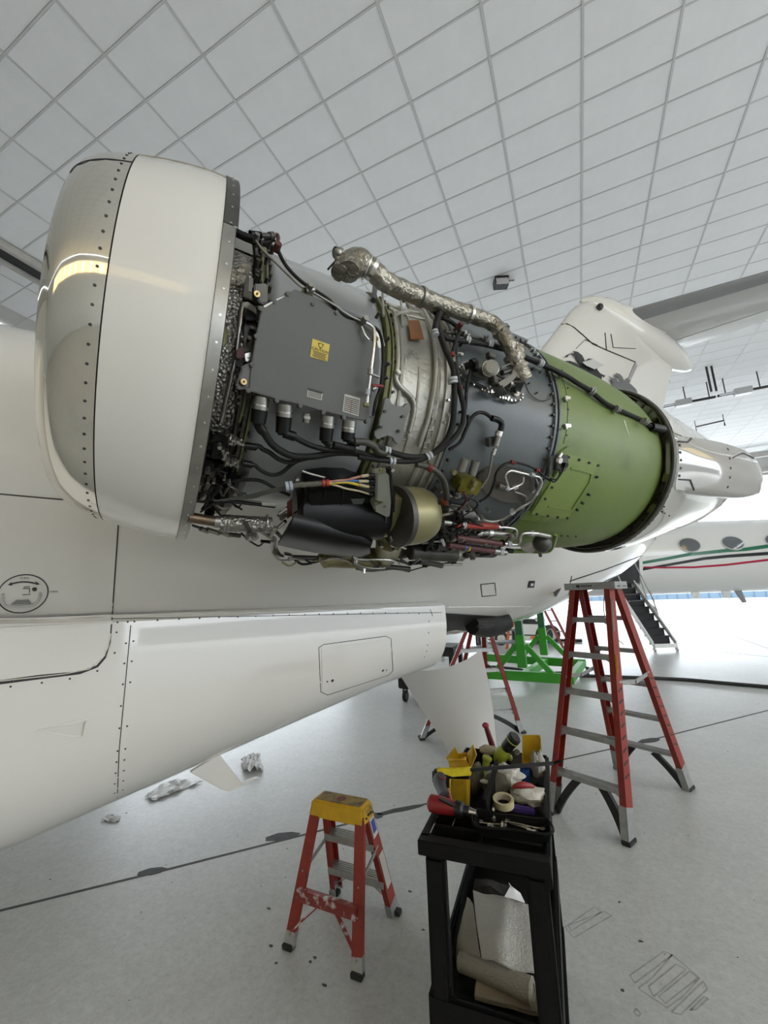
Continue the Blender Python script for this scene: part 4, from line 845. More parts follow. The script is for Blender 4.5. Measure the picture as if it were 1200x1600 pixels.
obj('duct_scrape', ribbon([B_AFT], [cF(*p) for p in ((525, 650), (537, 690), (548, 725))], [.018, .006], .0012), mat('pale_scrape', (0.40, 0.44, 0.30), 0.5), eng, smooth=0)
# --- aft cowl: bulkhead, cavity, rim, shell
el('aft_bulkhead', [(2.20, .35), (2.25, .40), (2.25, .485)], m_cav, 96)
el('aft_cavity', [(2.25, .485), (2.20, .488), (2.188, .489)], m_cav, 96)
el('aft_rim', [(2.188, .482), (2.184, .490), (2.186, .4975), (2.205, .500), (2.215, .4985)], m_dsteel, 128)
bolts('cavity_bolt', [EP(2.247, th, .43 + .03 * (k % 2)) + EA * -.0 for k, th in enumerate([-170 + 6.1 * i for i in range(56)])], .007, .004, m_rivet)
mb = MB()
for i in range(60):
    th = -150 + i * 3.6; c = EP(2.247, th, .455 + .018 * ((i * 7) % 3 - 1)); mb.cyl(c, c - EA * .018, .007, .006, 6)
obj('cavity_nut', mb, m_dsteel, eng, kind='stuff')
obj('rim_wire', MB().tube([EP(2.20, th, .474 + .004 * math.sin(th * .3)) for th in range(-110, 60, 8)], .003, 6, 2), m_steel, eng)
obj('rim_wire', MB().tube([EP(2.19, th, .482 + .003 * math.sin(th * .21)) for th in range(-80, 30, 8)], .002, 6, 2), m_hose, eng)
for i, th in enumerate((40, 33, 26, -20, -42)): obj('cavity_clip', MB().box(EP(2.225, th, .455), (.03, .04, .05), M((EA, EP(0, th, 1) - EP(0, th, 0), (EP(0, th + 90, 1) - EP(0, th + 90, 0)))).transposed()), m_zinc if th < 0 else m_steel, eng, bev=.006)
SH = [(2.205, .500, 0), (2.30, .492, .004), (2.45, .466, .012), (2.67, .43, .035), (2.95, .385, .070), (3.2, .345, .10), (3.45, .28, .13), (3.60, .235, .155)]
secs = []
for a, r, off in SH: secs.append([EC + EA * a + EV * off + (EU * math.cos(t) + EV * math.sin(t)) * r for t in [2 * math.pi * k / 96 for k in range(97)]])
sh = MB().sheet(secs, .01); obj('aft_cowl', sh, m_polish, eng, smooth=60, label='polished aft cowl')
B_SH = BVHTree.FromPolygons(sh.v, sh.f)
obj('cowl_upper_skin', MB().sheet([[EC + EA * a + EV * off + (EU * math.cos(t) + EV * math.sin(t)) * (r + .003) for t in [math.radians(8 + 160 * k / 40) for k in range(41)]] for a, r, off in SH], .002), m_white, eng, smooth=60, label='white skin over the top of the aft cowl')
bolts('cowl_screw', [eh(*p, .5) for p in ((1035, 800), (1038, 792), (1046, 806))], .005, .002, m_rivet)
m_fair = mat('fairing_warm_grey', (0.42, 0.40, 0.375), 0.14, coat=0.7)
top = [(1056, 681), (1078, 683), (1100, 686), (1125, 691), (1150, 698), (1167, 705), (1181, 717), (1190, 733), (1193, 748)]
bot = [(1056, 765), (1075, 767), (1100, 770), (1125, 773), (1150, 775), (1168, 776), (1180, 774), (1188, 770), (1193, 752)]
G = []; N = 12
for i in range(25):
    a, b = pl(top, i / 24), pl(bot, i / 24); row = []
    for k in range(N + 1):
        t = k / N; e = math.sin(math.pi * t); g_ = min(1, i / 12); g_ = g_ * g_ * (3 - 2 * g_); r = .497 + (.008 + .022 * e ** .8) * g_ - .10 * max(0, i / 24 - .7) ** 1.4; row.append(eh(a[0] + (b[0] - a[0]) * t, a[1] + (b[1] - a[1]) * t, max(.2, r)))
    G.append(row)
sf = MB().sheet(G, .05, (EU * .95 + EV * .05)); B_SF = BVHTree.FromPolygons(sf.v, sf.f)
obj('side_fairing', sf, m_fair, eng, smooth=60, label='grey side fairing reaching aft to a rounded tip')
sm = MB(); ribbon([B_SF], [(1060, 690), (1074, 691), (1080, 685)], .008, .004, mb=sm); ribbon([B_SF], [(1060, 749), (1078, 750), (1084, 766)], .008, .004, mb=sm); ribbon([B_SF], [(1145, 715), (1160, 708), (1178, 716)], .006, .004, mb=sm)
obj('fairing_seam', sm, m_seam, eng, smooth=0, kind='stuff')
dm = dots([B_SF], [(1062, 695.5), (1063, 707), (1064, 719), (1063.5, 731.5), (1061.5, 743.5), (1137.5, 702), (1140, 716.5), (1141.5, 731.5), (1140.5, 746), (1137, 761)], .0085, .003, 10); obj('fairing_screw', dm, m_rivet, eng, kind='stuff')
# --- control box
bc = eh(487, 565, .545); BP = Plane(bc, (rn(bc) * .97 + EA * .05).normalized())
box_px = [cB(*p) for p in ((452, 545), (585, 475), (618, 458), (770, 522), (912, 575), (1045, 630), (1075, 680), (1127, 765), (1135, 900), (1118, 1060), (1100, 1236), (955, 1205), (832, 1175), (690, 1135), (550, 1103), (375, 1050), (392, 890), (420, 720), (445, 600))]
ecu = obj('control_box', MB().prism([BP.at(*p, -.012) for p in box_px], BP.n * .012), m_box, eng, bev=.002, label='large flat grey control box with a yellow caution label')
cbx = sum(p[0] for p in box_px) / len(box_px); cby = sum(p[1] for p in box_px) / len(box_px)
obj('box_body', MB().prism([BP.at(cbx + (p[0] - cbx) * .96, cby + (p[1] - cby) * .95, -.07) for p in box_px], BP.n * .057), m_box, ecu)
for p in ((452, 552), (537, 508), (617, 462), (770, 522), (912, 576), (1045, 630), (1100, 715), (428, 720), (402, 890), (378, 1046), (550, 1106), (692, 1138), (832, 1176), (955, 1208), (1096, 1234)):
    c = BP.at(*cB(*p)); obj('box_screw', MB().cyl(c - BP.n * .01, c + BP.n * .004, .0062, n=12).cyl(c + BP.n * .004, c + BP.n * .0055, .0035, n=6), m_dsteel, ecu, bev=0)
obj('box_edge', MB().prism([BP.at(*cB(*p), .001) for p in ((470, 535), (555, 490), (600, 472), (590, 482), (520, 520), (478, 545))], BP.n * .001), mat('worn_edge', (0.45, 0.44, 0.40), 0.4, 0.5), ecu, smooth=0)
m_yel = mat('label_yellow', (0.62, 0.47, 0.055), 0.5); m_lab = mat('label_white', (0.52, 0.51, 0.46), 0.5); m_ink = mat('label_ink', (0.03, 0.03, 0.025), 0.6)
L = [BP.at(*cB(*p), .001) for p in ((767, 732), (872, 768), (857, 870), (753, 842))]; lab = obj('caution_label', MB().prism(L, BP.n * .0008), m_yel, ecu, smooth=0, label='yellow CAUTION label')
xd = (L[1] - L[0]).normalized(); yd = ((L[0] + L[1]) / 2 - (L[2] + L[3]) / 2).normalized(); W_ = (L[1] - L[0]).length; H_ = (L[0] - L[3]).length; LC = sum(L, V((0, 0, 0))) / 4
tx = text_mb('-CAUTION-', LC - yd * H_ * .01 + BP.n * .0012, xd, yd, W_ * .21, .0003, .012)
for k in range(5):
    c = LC - yd * H_ * (.14 + .07 * k) + BP.n * .0012; tx.bar(c - xd * W_ * (.40 - .04 * (k % 3)), c + xd * W_ * (.40 - .06 * (k % 2)), .0006, H_ * .03, yd)
c = LC + yd * H_ * .27 + BP.n * .0012; tx.ring(c, BP.n, H_ * .125, .0009, 18, 4)
for q in (90, 210, 330): d = xd * math.cos(math.radians(q + 60)) + yd * math.sin(math.radians(q + 60)); tx.bar(c + d * H_ * .10, c + d * H_ * .2, .0006, H_ * .035, xd + yd * .3)
obj('caution_lettering', tx, m_ink, lab, smooth=0, label='CAUTION lettering')
def plaque(name, pts, m, rows, hdr):
    L = [BP.at(*cB(*p), .001) for p in pts]; o = obj(name, MB().prism(L, BP.n * .0008), m, ecu, smooth=0); mb = MB()
    for k in range(rows):
        f = (k + 1.6) / (rows + 1.6); a = L[0] + (L[3] - L[0]) * f + BP.n * .0012; b = L[1] + (L[2] - L[1]) * f + BP.n * .0012
        a, b = a + (b - a) * .05, b - (b - a) * .05; mb.bar(a, b, .0006, (L[0] - L[3]).length * .35 / rows, L[0] - L[3])
    f = .1; a = L[0] + (L[3] - L[0]) * f + BP.n * .0012; b = L[1] + (L[2] - L[1]) * f + BP.n * .0012
    if hdr: mb.bar(a, b, .0006, (L[0] - L[3]).length * .2, L[0] - L[3])
    obj('plaque_print', mb, m_ink, o, smooth=0, kind='stuff')
plaque('data_plate', ((738, 1030), (830, 1055), (822, 1105), (733, 1082)), m_lab, 5, True)
plaque('data_plate', ((962, 1066), (1056, 1092), (1044, 1202), (948, 1172)), m_lab, 8, False)
a, b = BP.at(*cB(1006, 1105), .0022), BP.at(*cB(997, 1185), .0022); obj('plate_rule', MB().bar(a, b, .002, .0006, BP.n), mat('rule_red', (0.4, 0.15, 0.08), 0.6), ecu)
# mounting feet with brass bushes at the left edge
for (bx, by), poly in (((432, 462), ((400, 425), (475, 420), (482, 540), (440, 545), (400, 500))), ((352, 993), ((335, 905), (400, 880), (388, 1040), (300, 1050), (290, 1030)))):
    o = obj('mount_foot', MB().prism([BP.at(*cB(*p), -.035) for p in poly], BP.n * .03), m_dsteel, ecu, bev=.003)
    c = BP.at(*cB(bx, by), .004)
    obj('mount_bush', MB().cyl(c - BP.n * .012, c, .0095, n=20), m_seam, o); obj('mount_washer', MB().cyl(c - BP.n * .012, c + BP.n * .002, .0078, n=20), m_brass, o); obj('mount_bolt', MB().cyl(c, c + BP.n * .006, .0028, n=8), m_dsteel, o)
o = obj('mount_foot', MB().prism([BP.at(*cB(*p), -.03) for p in ((1120, 690), (1170, 700), (1180, 740), (1190, 790), (1140, 800))], BP.n * .02), m_cast, ecu, bev=.003); c = BP.at(*cB(1155, 733), 0); obj('mount_washer', MB().cyl(c - BP.n * .012, c, .0075, n=18), m_brass, o)
# brackets and shims left of the box
for pts, r, m in ((((340, 500), (345, 420), (365, 370), (378, 380), (372, 470), (440, 520), (440, 540), (345, 510)), .50, m_dsteel), (((360, 400), (400, 390), (405, 450), (400, 490), (358, 470)), .485, m_steel), (((340, 535), (370, 530), (420, 570), (418, 605), (350, 570)), .50, m_steel),
                  (((305, 800), (350, 790), (345, 860), (300, 858)), .52, m_mar), (((350, 830), (395, 820), (400, 870), (360, 880)), .51, m_bright), (((332, 900), (378, 895), (372, 960), (330, 955)), .52, m_steel), (((345, 560), (400, 590), (420, 610), (425, 640), (360, 640)), .50, m_blk), (((300, 860), (350, 870), (330, 910), (295, 900)), .50, m_blk),
                  (((350, 640), (420, 640), (400, 820), (345, 830)), .475, m_dsteel), (((268, 330), (390, 300), (392, 390), (330, 440), (255, 430)), .470, m_foil2)):
    slab('mount_bracket', [cB(*p) for p in pts], r, .02, m, bev=.002)
for p in ((415, 690), (425, 715), (380, 740), (395, 680), (400, 960), (360, 920), (360, 940), (395, 850), (375, 850), (325, 1080), (320, 1118), (430, 265), (430, 290), (485, 275), (425, 380), (485, 395), (430, 360)): knob('bracket_bolt', cB(*p), .49, 6, .02, m_dsteel, n=8)
tubeP('hoop_tube', [cB(*p) for p in ((460, 190), (465, 260), (462, 340), (462, 415))], .475, 5, m_zinc, n=6)
tubeP('hoop_tube', [cB(*p) for p in ((365, 1060), (350, 1150), (325, 1239))], .485, 5, m_zinc, n=6)
tubeP('edge_rail', [cB(*p) for p in ((345, 520), (330, 620), (320, 740), (300, 870), (268, 1000), (240, 1120), (215, 1239))], .492, 7, m_steel, n=6)
obj('drain_oval', MB().ball(eh(*cB(232, 718), .475), .022, 14, M((EA, EU, EV)).transposed(), (.5, .3, 1.5)), m_zinc, eng)
# lines over the top of the box
tubeP('signal_line', [cB(*p) for p in ((425, 140), (470, 200), (550, 275), (620, 345), (690, 410), (740, 435), (800, 470), (900, 530), (985, 590), (1075, 632))], .565, 4, m_steel, n=8)
tubeP('signal_hose', [cB(*p) for p in ((560, 200), (600, 280), (660, 350), (725, 405), (790, 445), (870, 500), (920, 560), (980, 600), (1060, 620), (1120, 650), (1170, 690), (1190, 760), (1195, 850), (1190, 940), (1180, 1020), (1150, 1110), (1135, 1200))], .562, 5.5, m_hose)
rod('line_clamp', cB(725, 440), cB(775, 435), .568, 9, m_steel); knob('line_clamp', cB(745, 432), .57, 10, .02, m_steel, n=10); knob('line_clamp', cB(1075, 628), .57, 9, .02, m_steel, n=10); knob('line_clamp', cB(425, 140), .56, 8, .02, m_steel, n=10)
slab('line_bracket', [cB(*p) for p in ((700, 440), (765, 455), (765, 510), (692, 490))], .545, .006, m_zinc)
tubeP('steel_line', [cB(*p) for p in ((1090, 635), (1135, 665), (1143, 720), (1138, 800), (1125, 900), (1112, 1000), (1100, 1090), (1092, 1135))], .578, 5, m_bright)
tubeP('steel_line', [cB(*p) for p in ((1065, 660), (1085, 710), (1110, 740))], .565, 4, m_bright)
for p, q, w, m in (((1120, 915), (1118, 950), 9, m_steel), ((1105, 940), (1170, 965), 5, m_steel), ((1103, 1035), (1100, 1070), 8, m_clamp), ((1098, 1085), (1096, 1120), 7, m_bright), ((1075, 1130), (1105, 1135), 7, m_zinc), ((1130, 1015), (1195, 1020), 5, m_redtie), ((1130, 1040), (1150, 1030), 7, m_steel)): rod('line_fitting', cB(*p), cB(*q), .58, w, m)
# top left plug and harness head
hd = rod('harness_plug', cB(390, 100), cB(455, 108), .55, 11, m_blk); rod('plug_collar', cB(455, 108), cB(510, 110), .555, 8, m_dsteel, hd); rod('plug_collar', cB(505, 110), cB(530, 108), .555, 11, m_dsteel, hd)
tubeP('harness_cable', [cB(*p) for p in ((530, 108), (555, 105), (560, 130), (550, 165), (545, 190), (562, 205))], .555, 6, m_mar)
tubeP('harness_cable', [cB(*p) for p in ((300, 80), (340, 100), (390, 120), (420, 140))], .55, 9, m_hose); tubeP('harness_cable', [cB(*p) for p in ((450, 155), (500, 145), (540, 140))], .545, 4, m_hose); tubeP('harness_cable', [cB(*p) for p in ((300, 100), (360, 130), (410, 150), (430, 170))], .54, 7, m_blk)
knob('plug_boot', cB(550, 195), .56, 11, .02, m_mar)
for p in ((480, 165), (505, 180), (520, 210), (450, 175)): knob('bracket_bolt', cB(*p), .50, 7, .02, m_dsteel, n=8)
# --- connectors under the box
cG = lambda x, y: (360 + x / 7.5, 560 + y / 7.5)
def connector(col, tip, w, elbow=None):
    c = eh(*tip, .545); a = eh(*col, .535); s = ppm(*col, .54) / 2; d = (c - a).normalized()
    o = obj('box_connector', MB().cyl(a + d * .012, c, w * s, w * s * .93, 20), m_blk, eng, bev=.006, segs=3)
    obj('connector_collar', MB().cyl(a - d * .016, a + d * .004, w * s * 1.0, n=24).cyl(a + d * .008, a + d * .018, w * s * 1.02, n=24), m_steel, o, bev=.001)
    obj('connector_ring', MB().cyl(a + d * .004, a + d * .008, w * s * .97, n=24), m_bright, o)
    if elbow: obj('connector_elbow', MB().tube([eh(*p, .55) for p in elbow], w * s * .62, 12, 4), m_blk, o)
connector(cC(425, 108), cC(410, 235), 26, [cC(415, 225), cC(425, 250), cC(440, 268)]); connector(cC(563, 148), cC(552, 290), 25, [cC(560, 280), cC(590, 290), cC(620, 300)]); connector(cC(806, 212), cC(795, 335), 22.5, [cC(800, 325), cC(820, 345)]); connector(cC(928, 240), cC(918, 330), 22.5, [cC(925, 318), cC(960, 328), cC(985, 332)])
sm_ = rod('spare_socket', cC(690, 165), cC(685, 218), .54, 11, m_steel); rod('socket_collar', cC(689, 180), cC(687, 195), .54, 14, m_bright, sm_)
H = lambda nm, pts, rad, w, m=None: tubeP(nm, [cC(*p) for p in pts], rad, w, m or m_hose)
H('black_cable', ((430, 255), (455, 290), (490, 340), (540, 380), (610, 410), (720, 412), (840, 392), (940, 392), (1030, 405), (1100, 425), (1190, 437)), .545, 11)
H('black_cable', ((615, 298), (660, 325), (720, 352), (800, 372), (900, 378), (1000, 392), (1090, 420)), .55, 9)
H('black_cable', ((330, 350), (410, 352), (440, 372), (480, 392), (530, 428), (590, 445), (650, 432), (720, 415)), .535, 7.5); H('black_cable', ((320, 450), (385, 458), (420, 485), (460, 508), (500, 517), (545, 505), (600, 460), (640, 435)), .53, 6.5)
H('black_cable', ((250, 555), (320, 545), (400, 545), (450, 560), (520, 600), (590, 630)), .52, 6); H('black_cable', ((840, 345), (900, 360), (960, 372)), .555, 12)
H('black_cable', ((960, 328), (1020, 330), (1065, 350), (1095, 385), (1130, 392), (1150, 380)), .56, 12, mat('hose_olive', (0.05, 0.048, 0.038), 0.5, var=0.2, scale=40))
for p0, p1, w in (((330, 350), (410, 360), 12), ((320, 450), (385, 462), 12)): rod('cable_boot', cC(*p0), cC(*p1), .535, w, m_blk, bev=.004)
for x, y in ((262, 318), (240, 440)):
    o = rod('plug_stack', cC(x - 20, y - 4), cC(x + 55, y + 12), .53, 11, m_dsteel)
    for k in range(5): rod('plug_ring', cC(x - 15 + 15 * k, y - 3 + 3 * k), cC(x - 7 + 15 * k, y - 1 + 3 * k), .53, (19, 15, 17, 12, 15)[k], m_steel, o)
# --- harness clamps and heavy hoses down the middle
Q = lambda nm, pts, rad, w, m=None: tubeP(nm, [cE(*p) for p in pts], rad, w, m or m_hose, n=10)
Q('heavy_hose', ((90, 270), (150, 296), (250, 326), (330, 332), (390, 320), (450, 280), (495, 220), (520, 140), (527, 60), (530, 0), (528, -100), (522, -160), (500, -215), (465, -300), (440, -380), (438, -425), (460, -480)), .555, 9.5)
Q('heavy_hose', ((0, 332), (100, 347), (185, 355), (280, 357), (350, 345), (420, 310), (480, 270), (540, 210), (575, 140), (580, 60), (560, -30), (545, -120), (530, -190)), .56, 8)
Q('heavy_hose', ((575, 140), (590, 60), (595, -20), (605, -90), (625, -160), (640, -190)), .55, 5.5)
Q('heavy_hose', ((500, 290), (560, 250), (600, 160), (605, 100)), .545, 5)
Q('heavy_hose', ((320, 372), (390, 388), (445, 425), (478, 485), (486, 560), (470, 630), (440, 705), (405, 760), (360, 830)), .56, 9, mat('hose_olive', (0.05, 0.048, 0.038), 0.5))
for p, q in (((158, 296), (185, 302)), ((185, 355), (215, 356)), ((390, 325), (410, 315))): ties('hose_clamp', cE(*p), cE(*q), .558, 12.5, m_clamp, 2, 5.5)
ties('red_tie', cE(390, 390), cE(405, 400), .56, 12, m_redtie, 2, 5, h=3); ties('hose_clamp', cE(475, 577), cE(470, 600), .56, 13, mat('tie_orange', (0.25, 0.06, 0.025), 0.5), 2, 3.5, h=3); ties('red_tie', cE(405, 768), cE(390, 790), .56, 11, m_redtie, 1, 4, h=5)
ties('hose_clamp', cD(550, 488), cD(555, 505), .558, 12, m_clamp, 2, 5, h=3.4); ties('hose_clamp', cD(640, 728), cD(643, 750), .558, 16, m_clamp, 2, 5, h=4)
for p in ((635, 597), (678, 765)): ties('red_tie', cD(*p), cD(p[0] + 3, p[1] + 20), .552, 9, m_redtie, 2, 3, h=2.5)
T = lambda nm, pts, rad, w, m=None: tubeP(nm, [cD(*p) for p in pts], rad, w, m or m_hose, n=8)
T('heavy_hose', ((575, 385), (557, 430), (550, 480)), .56, 10); T('upper_harness', ((560, 430), (580, 480), (600, 510), (650, 522), (720, 532), (800, 545), (880, 565), (960, 590), (1010, 612), (1080, 640), (1140, 668), (1200, 700)), .54, 8)
T('upper_harness', ((590, 410), (630, 430), (665, 460), (672, 480), (655, 530), (640, 590)), .545, 6.5); T('upper_harness', ((600, 480), (700, 500), (800, 522), (900, 556)), .53, 5, m_dsteel); T('upper_harness', ((540, 365), (560, 400), (600, 420), (640, 440)), .54, 5)
knob('tie_boot', cD(668, 460), .55, 9, .02, m_mar)
for p, q in (((712, 522), (730, 530)), ((825, 543), (845, 548)), ((1083, 640), (1100, 646))): ties('hose_clamp', cD(*p), cD(*q), .542, 12, m_clamp, 2, 5, h=3.4)
for p in ((705, 505), (800, 515), (1040, 580), (672, 600), (690, 490), (1055, 600)):
    o = slab('line_clip', [cD(p[0] - 14, p[1] - 8), cD(p[0] + 14, p[1] - 4), cD(p[0] + 12, p[1] + 10), cD(p[0] - 12, p[1] + 6)], .55, .012, m_bright, bev=.002); knob('clip_bolt', cD(p[0], p[1]), .55, 4, .012, m_steel, o)
X = [cF(*p, r) for p, r in (((60, 355), .54), ((130, 385), .535), ((240, 435), .53), ((310, 478), .527), ((370, 515), .525), ((430, 565), .52), ((490, 597), .515), ((560, 628), .505), ((620, 655), .50), ((650, 680), .49), ((680, 692), .49))]
P = [eh(*p) for p in X]; obj('aft_harness', MB().tube(P, .0105, 10, 5), m_hose, eng); obj('harness_end_plug', MB().cyl(P[-2], eh(*cF(712, 695), .49), .021, n=16).ring(eh(*cF(710, 695), .49), P[-1] - P[-2], .02, .004, 16, 6), m_blk, eng)
for p, q in (((130, 385), (145, 392)), ((235, 433), (250, 440)), ((372, 516), (385, 526)), ((492, 598), (506, 604)), ((622, 657), (632, 664))): ties('hose_clamp', cF(*p), cF(*q), .525, 11, mat('clamp_dull', (0.22, 0.22, 0.21), 0.5), 2, 4.5, h=3)
slab('line_clip', [cF(360, 500), cF(385, 498), cF(388, 530), cF(365, 535)], .53, .012, m_steel, bev=.002)
# --- starter generator with its terminal block and power leads
ga, gb = eh(462, 800, .56), eh(600, 800, .56)
gd = (gb - ga).normalized()
gen = obj('starter_generator', MB().lathe(ga, gb - ga, [(-.004, .0), (-.004, .080), (.01, .094), (.012, .098), ((gb - ga).length * .94, .098), ((gb - ga).length, .09), ((gb - ga).length, 0)], 40), m_blk, eng, smooth=40, label='satin black starter generator')
gt, gbm = [cH(165, 488), cH(400, 545), cH(620, 600), cH(790, 640), cH(850, 700)], [cH(28, 722), cH(250, 772), cH(550, 828), cH(760, 838), cH(840, 800)]
G = []
for i in range(19):
    a, b = pl(gt, i / 18), pl(gbm, i / 18); G.append([eh(a[0] + (b[0] - a[0]) * k / 12, a[1] + (b[1] - a[1]) * k / 12, .615 + .045 * math.sin(math.pi * min(1, .12 + k / 12 * .8))) for k in range(13)])
obj('generator_shield', MB().sheet(G, .012), m_blk, gen, smooth=60)
slab('generator_cover', [cH(*p) for p in ((232, 60), (420, 40), (600, 45), (720, 90), (835, 130), (850, 380), (760, 600), (600, 520), (380, 470), (165, 470), (260, 290), (225, 130))], .60, .12, m_blk, gen, bev=.012)
for pts in (((285, 240), (250, 400), (165, 470)), ((450, 260), (400, 470)), ((610, 250), (580, 450)), ((840, 400), (770, 590))): tubeP('cover_rib', [cH(*p) for p in pts], .604, 2.5, m_blk, gen)
slab('cover_patch', [cH(*p) for p in ((675, 340), (800, 335), (760, 420), (740, 470), (690, 470), (705, 400))], .603, .003, m_ductrim, gen)
bolts('cover_rivet', [eh(*cH(195 + 25 * k, 505 + 7 * k), .64) for k in range(8)], .003, .003, m_steel, parent=gen)
tb = slab('terminal_block', [cH(*p) for p in ((845, 90), (870, 68), (955, 55), (985, 75), (980, 110), (995, 300), (985, 430), (965, 442), (850, 385), (845, 330), (885, 310), (885, 110), (848, 108))], .645, .045, mat('terminal_grey_green', (0.20, 0.205, 0.17), 0.5, var=0.06, scale=20), bev=.004, label='grey green terminal block')
slab('terminal_ridge', [cH(*p) for p in ((885, 100), (985, 90), (990, 310), (960, 345), (880, 330))], .655, .02, mat('terminal_grey_green', (0.2, 0.2, 0.17), 0.5), tb, bev=.004)
for p in ((940, 84), (966, 80), (897, 368), (948, 366), (977, 407)): knob('terminal_screw', cH(*p), .648, 4.6, .006, m_zinc, tb, n=10)
for y in (130, 182, 232, 298): rod('terminal_gland', cH(842, y), cH(882, y), .64, 7, m_blk, tb)
m_w = {'red': mat('wire_red_white', (0.42, 0.20, 0.14), 0.5, var=.3, scale=60), 'blue': mat('wire_blue', (0.03, 0.12, 0.36), 0.5), 'yellow': mat('wire_yellow', (0.58, 0.44, 0.035), 0.45), 'tan': mat('wire_tan', (0.46, 0.40, 0.26), 0.5)}
Wp = lambda nm, pts, w, m: tubeP(nm, [cH(*p) for p in pts], .638, w, m, n=8)
Wp('power_lead', ((480, 190), (560, 178), (640, 172), (700, 155), (770, 138), (845, 128)), 4, m_w['red']); Wp('power_lead', ((480, 195), (580, 180), (680, 176), (745, 181), (850, 182)), 4.5, m_w['blue'])
Wp('power_lead', ((480, 200), (560, 190), (640, 190), (720, 208), (780, 222), (850, 234)), 5.5, m_w['yellow']); Wp('power_lead', ((480, 205), (560, 225), (640, 250), (740, 268), (800, 285), (855, 302)), 3.4, m_w['tan'])
for q0, q1 in (((745, 182), (830, 182)), ((750, 212), (835, 232)), ((770, 138), (830, 130))): tubeP('lead_sleeve', [cH(*q0), cH((q0[0] + q1[0]) / 2, (q0[1] + q1[1]) / 2), cH(*q1)], .64, 5, m_w['tan'])
tubeP('lead_bundle', [cH(*p) for p in ((130, 228), (200, 217), (300, 210), (400, 202), (490, 196))], .632, 9, mat('lead_weave', (0.10, 0.095, 0.075), 0.6, bump=.5, bscale=200)); ties('hose_clamp', cH(125, 225), cH(150, 222), .632, 15, mat('clamp_blue_grey', (0.36, 0.41, 0.48), 0.5), 2, 6, h=4.5); ties('lead_tie', cH(450, 198), cH(480, 196), .634, 11, mat('tie_red', (0.4, 0.03, 0.02), 0.5), 2, 6, h=4)
for k in range(7): tubeP('lead_strand', [cH(120, 222 + 5 * k), cC(500 - 10 * k, 595 + 6 * k), cC(380, 625 + 4 * k), cC(280 - 20 * k, 645 + 3 * k)], .62, 1.8, m_dsteel, n=5)
tubeP('ground_strap', [cH(*p) for p in ((240, 92), (320, 118), (440, 150))], .61, 4, m_steel); knob('strap_lug', cH(195, 155), .62, 6, .01, m_bright, n=6)
tubeP('black_edge_bar', [cH(*p) for p in ((1010, 60), (1030, 200), (1035, 330), (1020, 440))], .635, 9, m_blk, n=6); knob('edge_eye', cH(1040, 75), .64, 6, .01, m_bright)
slab('edge_plate', [cH(*p) for p in ((1015, 180), (1040, 180), (1060, 260), (1050, 440), (1020, 420))], .64, .02, m_blk, bev=.003)
slab('red_edge_plate', [cH(*p) for p in ((105, 370), (150, 330), (152, 470), (105, 500))], .60, .008, m_mar)
for p, q in (((30, 490), (90, 440)), ((50, 520), (100, 480)), ((20, 600), (90, 540)), ((15, 640), (60, 690)), ((40, 470), (110, 420))): rod('generator_plug', cH(*p), cH(*q), .60, 6, m_dsteel if p[0] % 20 else m_bright)
# --- gearbox: gold dome and housing
da, db = eh(638, 806, .60), eh(668, 804, .585)
ln = (db - da).length
dome = obj('gearbox_dome', MB().lathe(da, db - da, [(-.05, 0), (-.05, .103), (ln * .2, .103), (ln * .6, .099), (ln * .95, .086), (ln * 1.15, .066), (ln * 1.25, .035), (ln * 1.28, 0)], 40), m_gold, eng, smooth=60, label='olive gold gearbox dome')
obj('gearbox_housing', MB().tube([eh(*p, r) for p, r in (((610, 840), .60), ((600, 870), .58), ((560, 872), .57), ((520, 872), .57), ((505, 875), .56))], lambda t: .055 - .02 * t, 14, 4).tube([eh(612, 770, .56), eh(608, 820, .58), eh(604, 862, .58)], .05, 12, 4), m_gold, eng)
obj('gearbox_flange', MB().lathe(da, db - da, [(-.055, 0), (-.055, .106), (-.035, .106), (-.035, .10)], 40), m_dsteel, eng)
tubeP('case_elbow', [cC(495, 880), cC(500, 930), cC(520, 975), (442, 872), cC(600, 985)], .60, 10, m_steel, n=12); rod('elbow_collar', cC(555, 975), cC(595, 985), .60, 13, m_steel); rod('drain_pipe', cC(600, 985), cC(750, 990), .595, 8, m_dsteel)
rod('gearbox_foot', cC(750, 990), cC(960, 1020), .59, 13, m_gold)
for pts, w, m in ((((120, 870), (250, 885), (400, 895), (520, 870), (640, 890), (690, 930)), 3.5, m_steel), (((690, 850), (760, 880), (900, 880), (1050, 890), (1110, 930)), 4, m_bright), (((700, 900), (800, 950), (950, 960), (1000, 930)), 6, m_steel), (((990, 490), (985, 600), (960, 680)), 3, m_dsteel), (((1035, 680), (1035, 750), (1060, 770), (1110, 765), (1165, 785)), 3.5, m_bright), (((720, 965), (850, 985), (960, 975), (1080, 965), (1200, 990)), 3, m_dsteel)):
    tubeP('gearbox_line', [cH(*p) for p in pts], .645, w, m)
for p in ((1035, 690), (1035, 720), (1060, 770), (980, 640), (945, 735), (790, 970), (720, 870)): knob('line_union', cH(*p), .645, 6, .016, m_bright, n=8)
slab('gearbox_plate', [cH(*p) for p in ((680, 850), (780, 845), (985, 900), (970, 950), (760, 960), (710, 900))], .64, .02, m_steel, bev=.003)
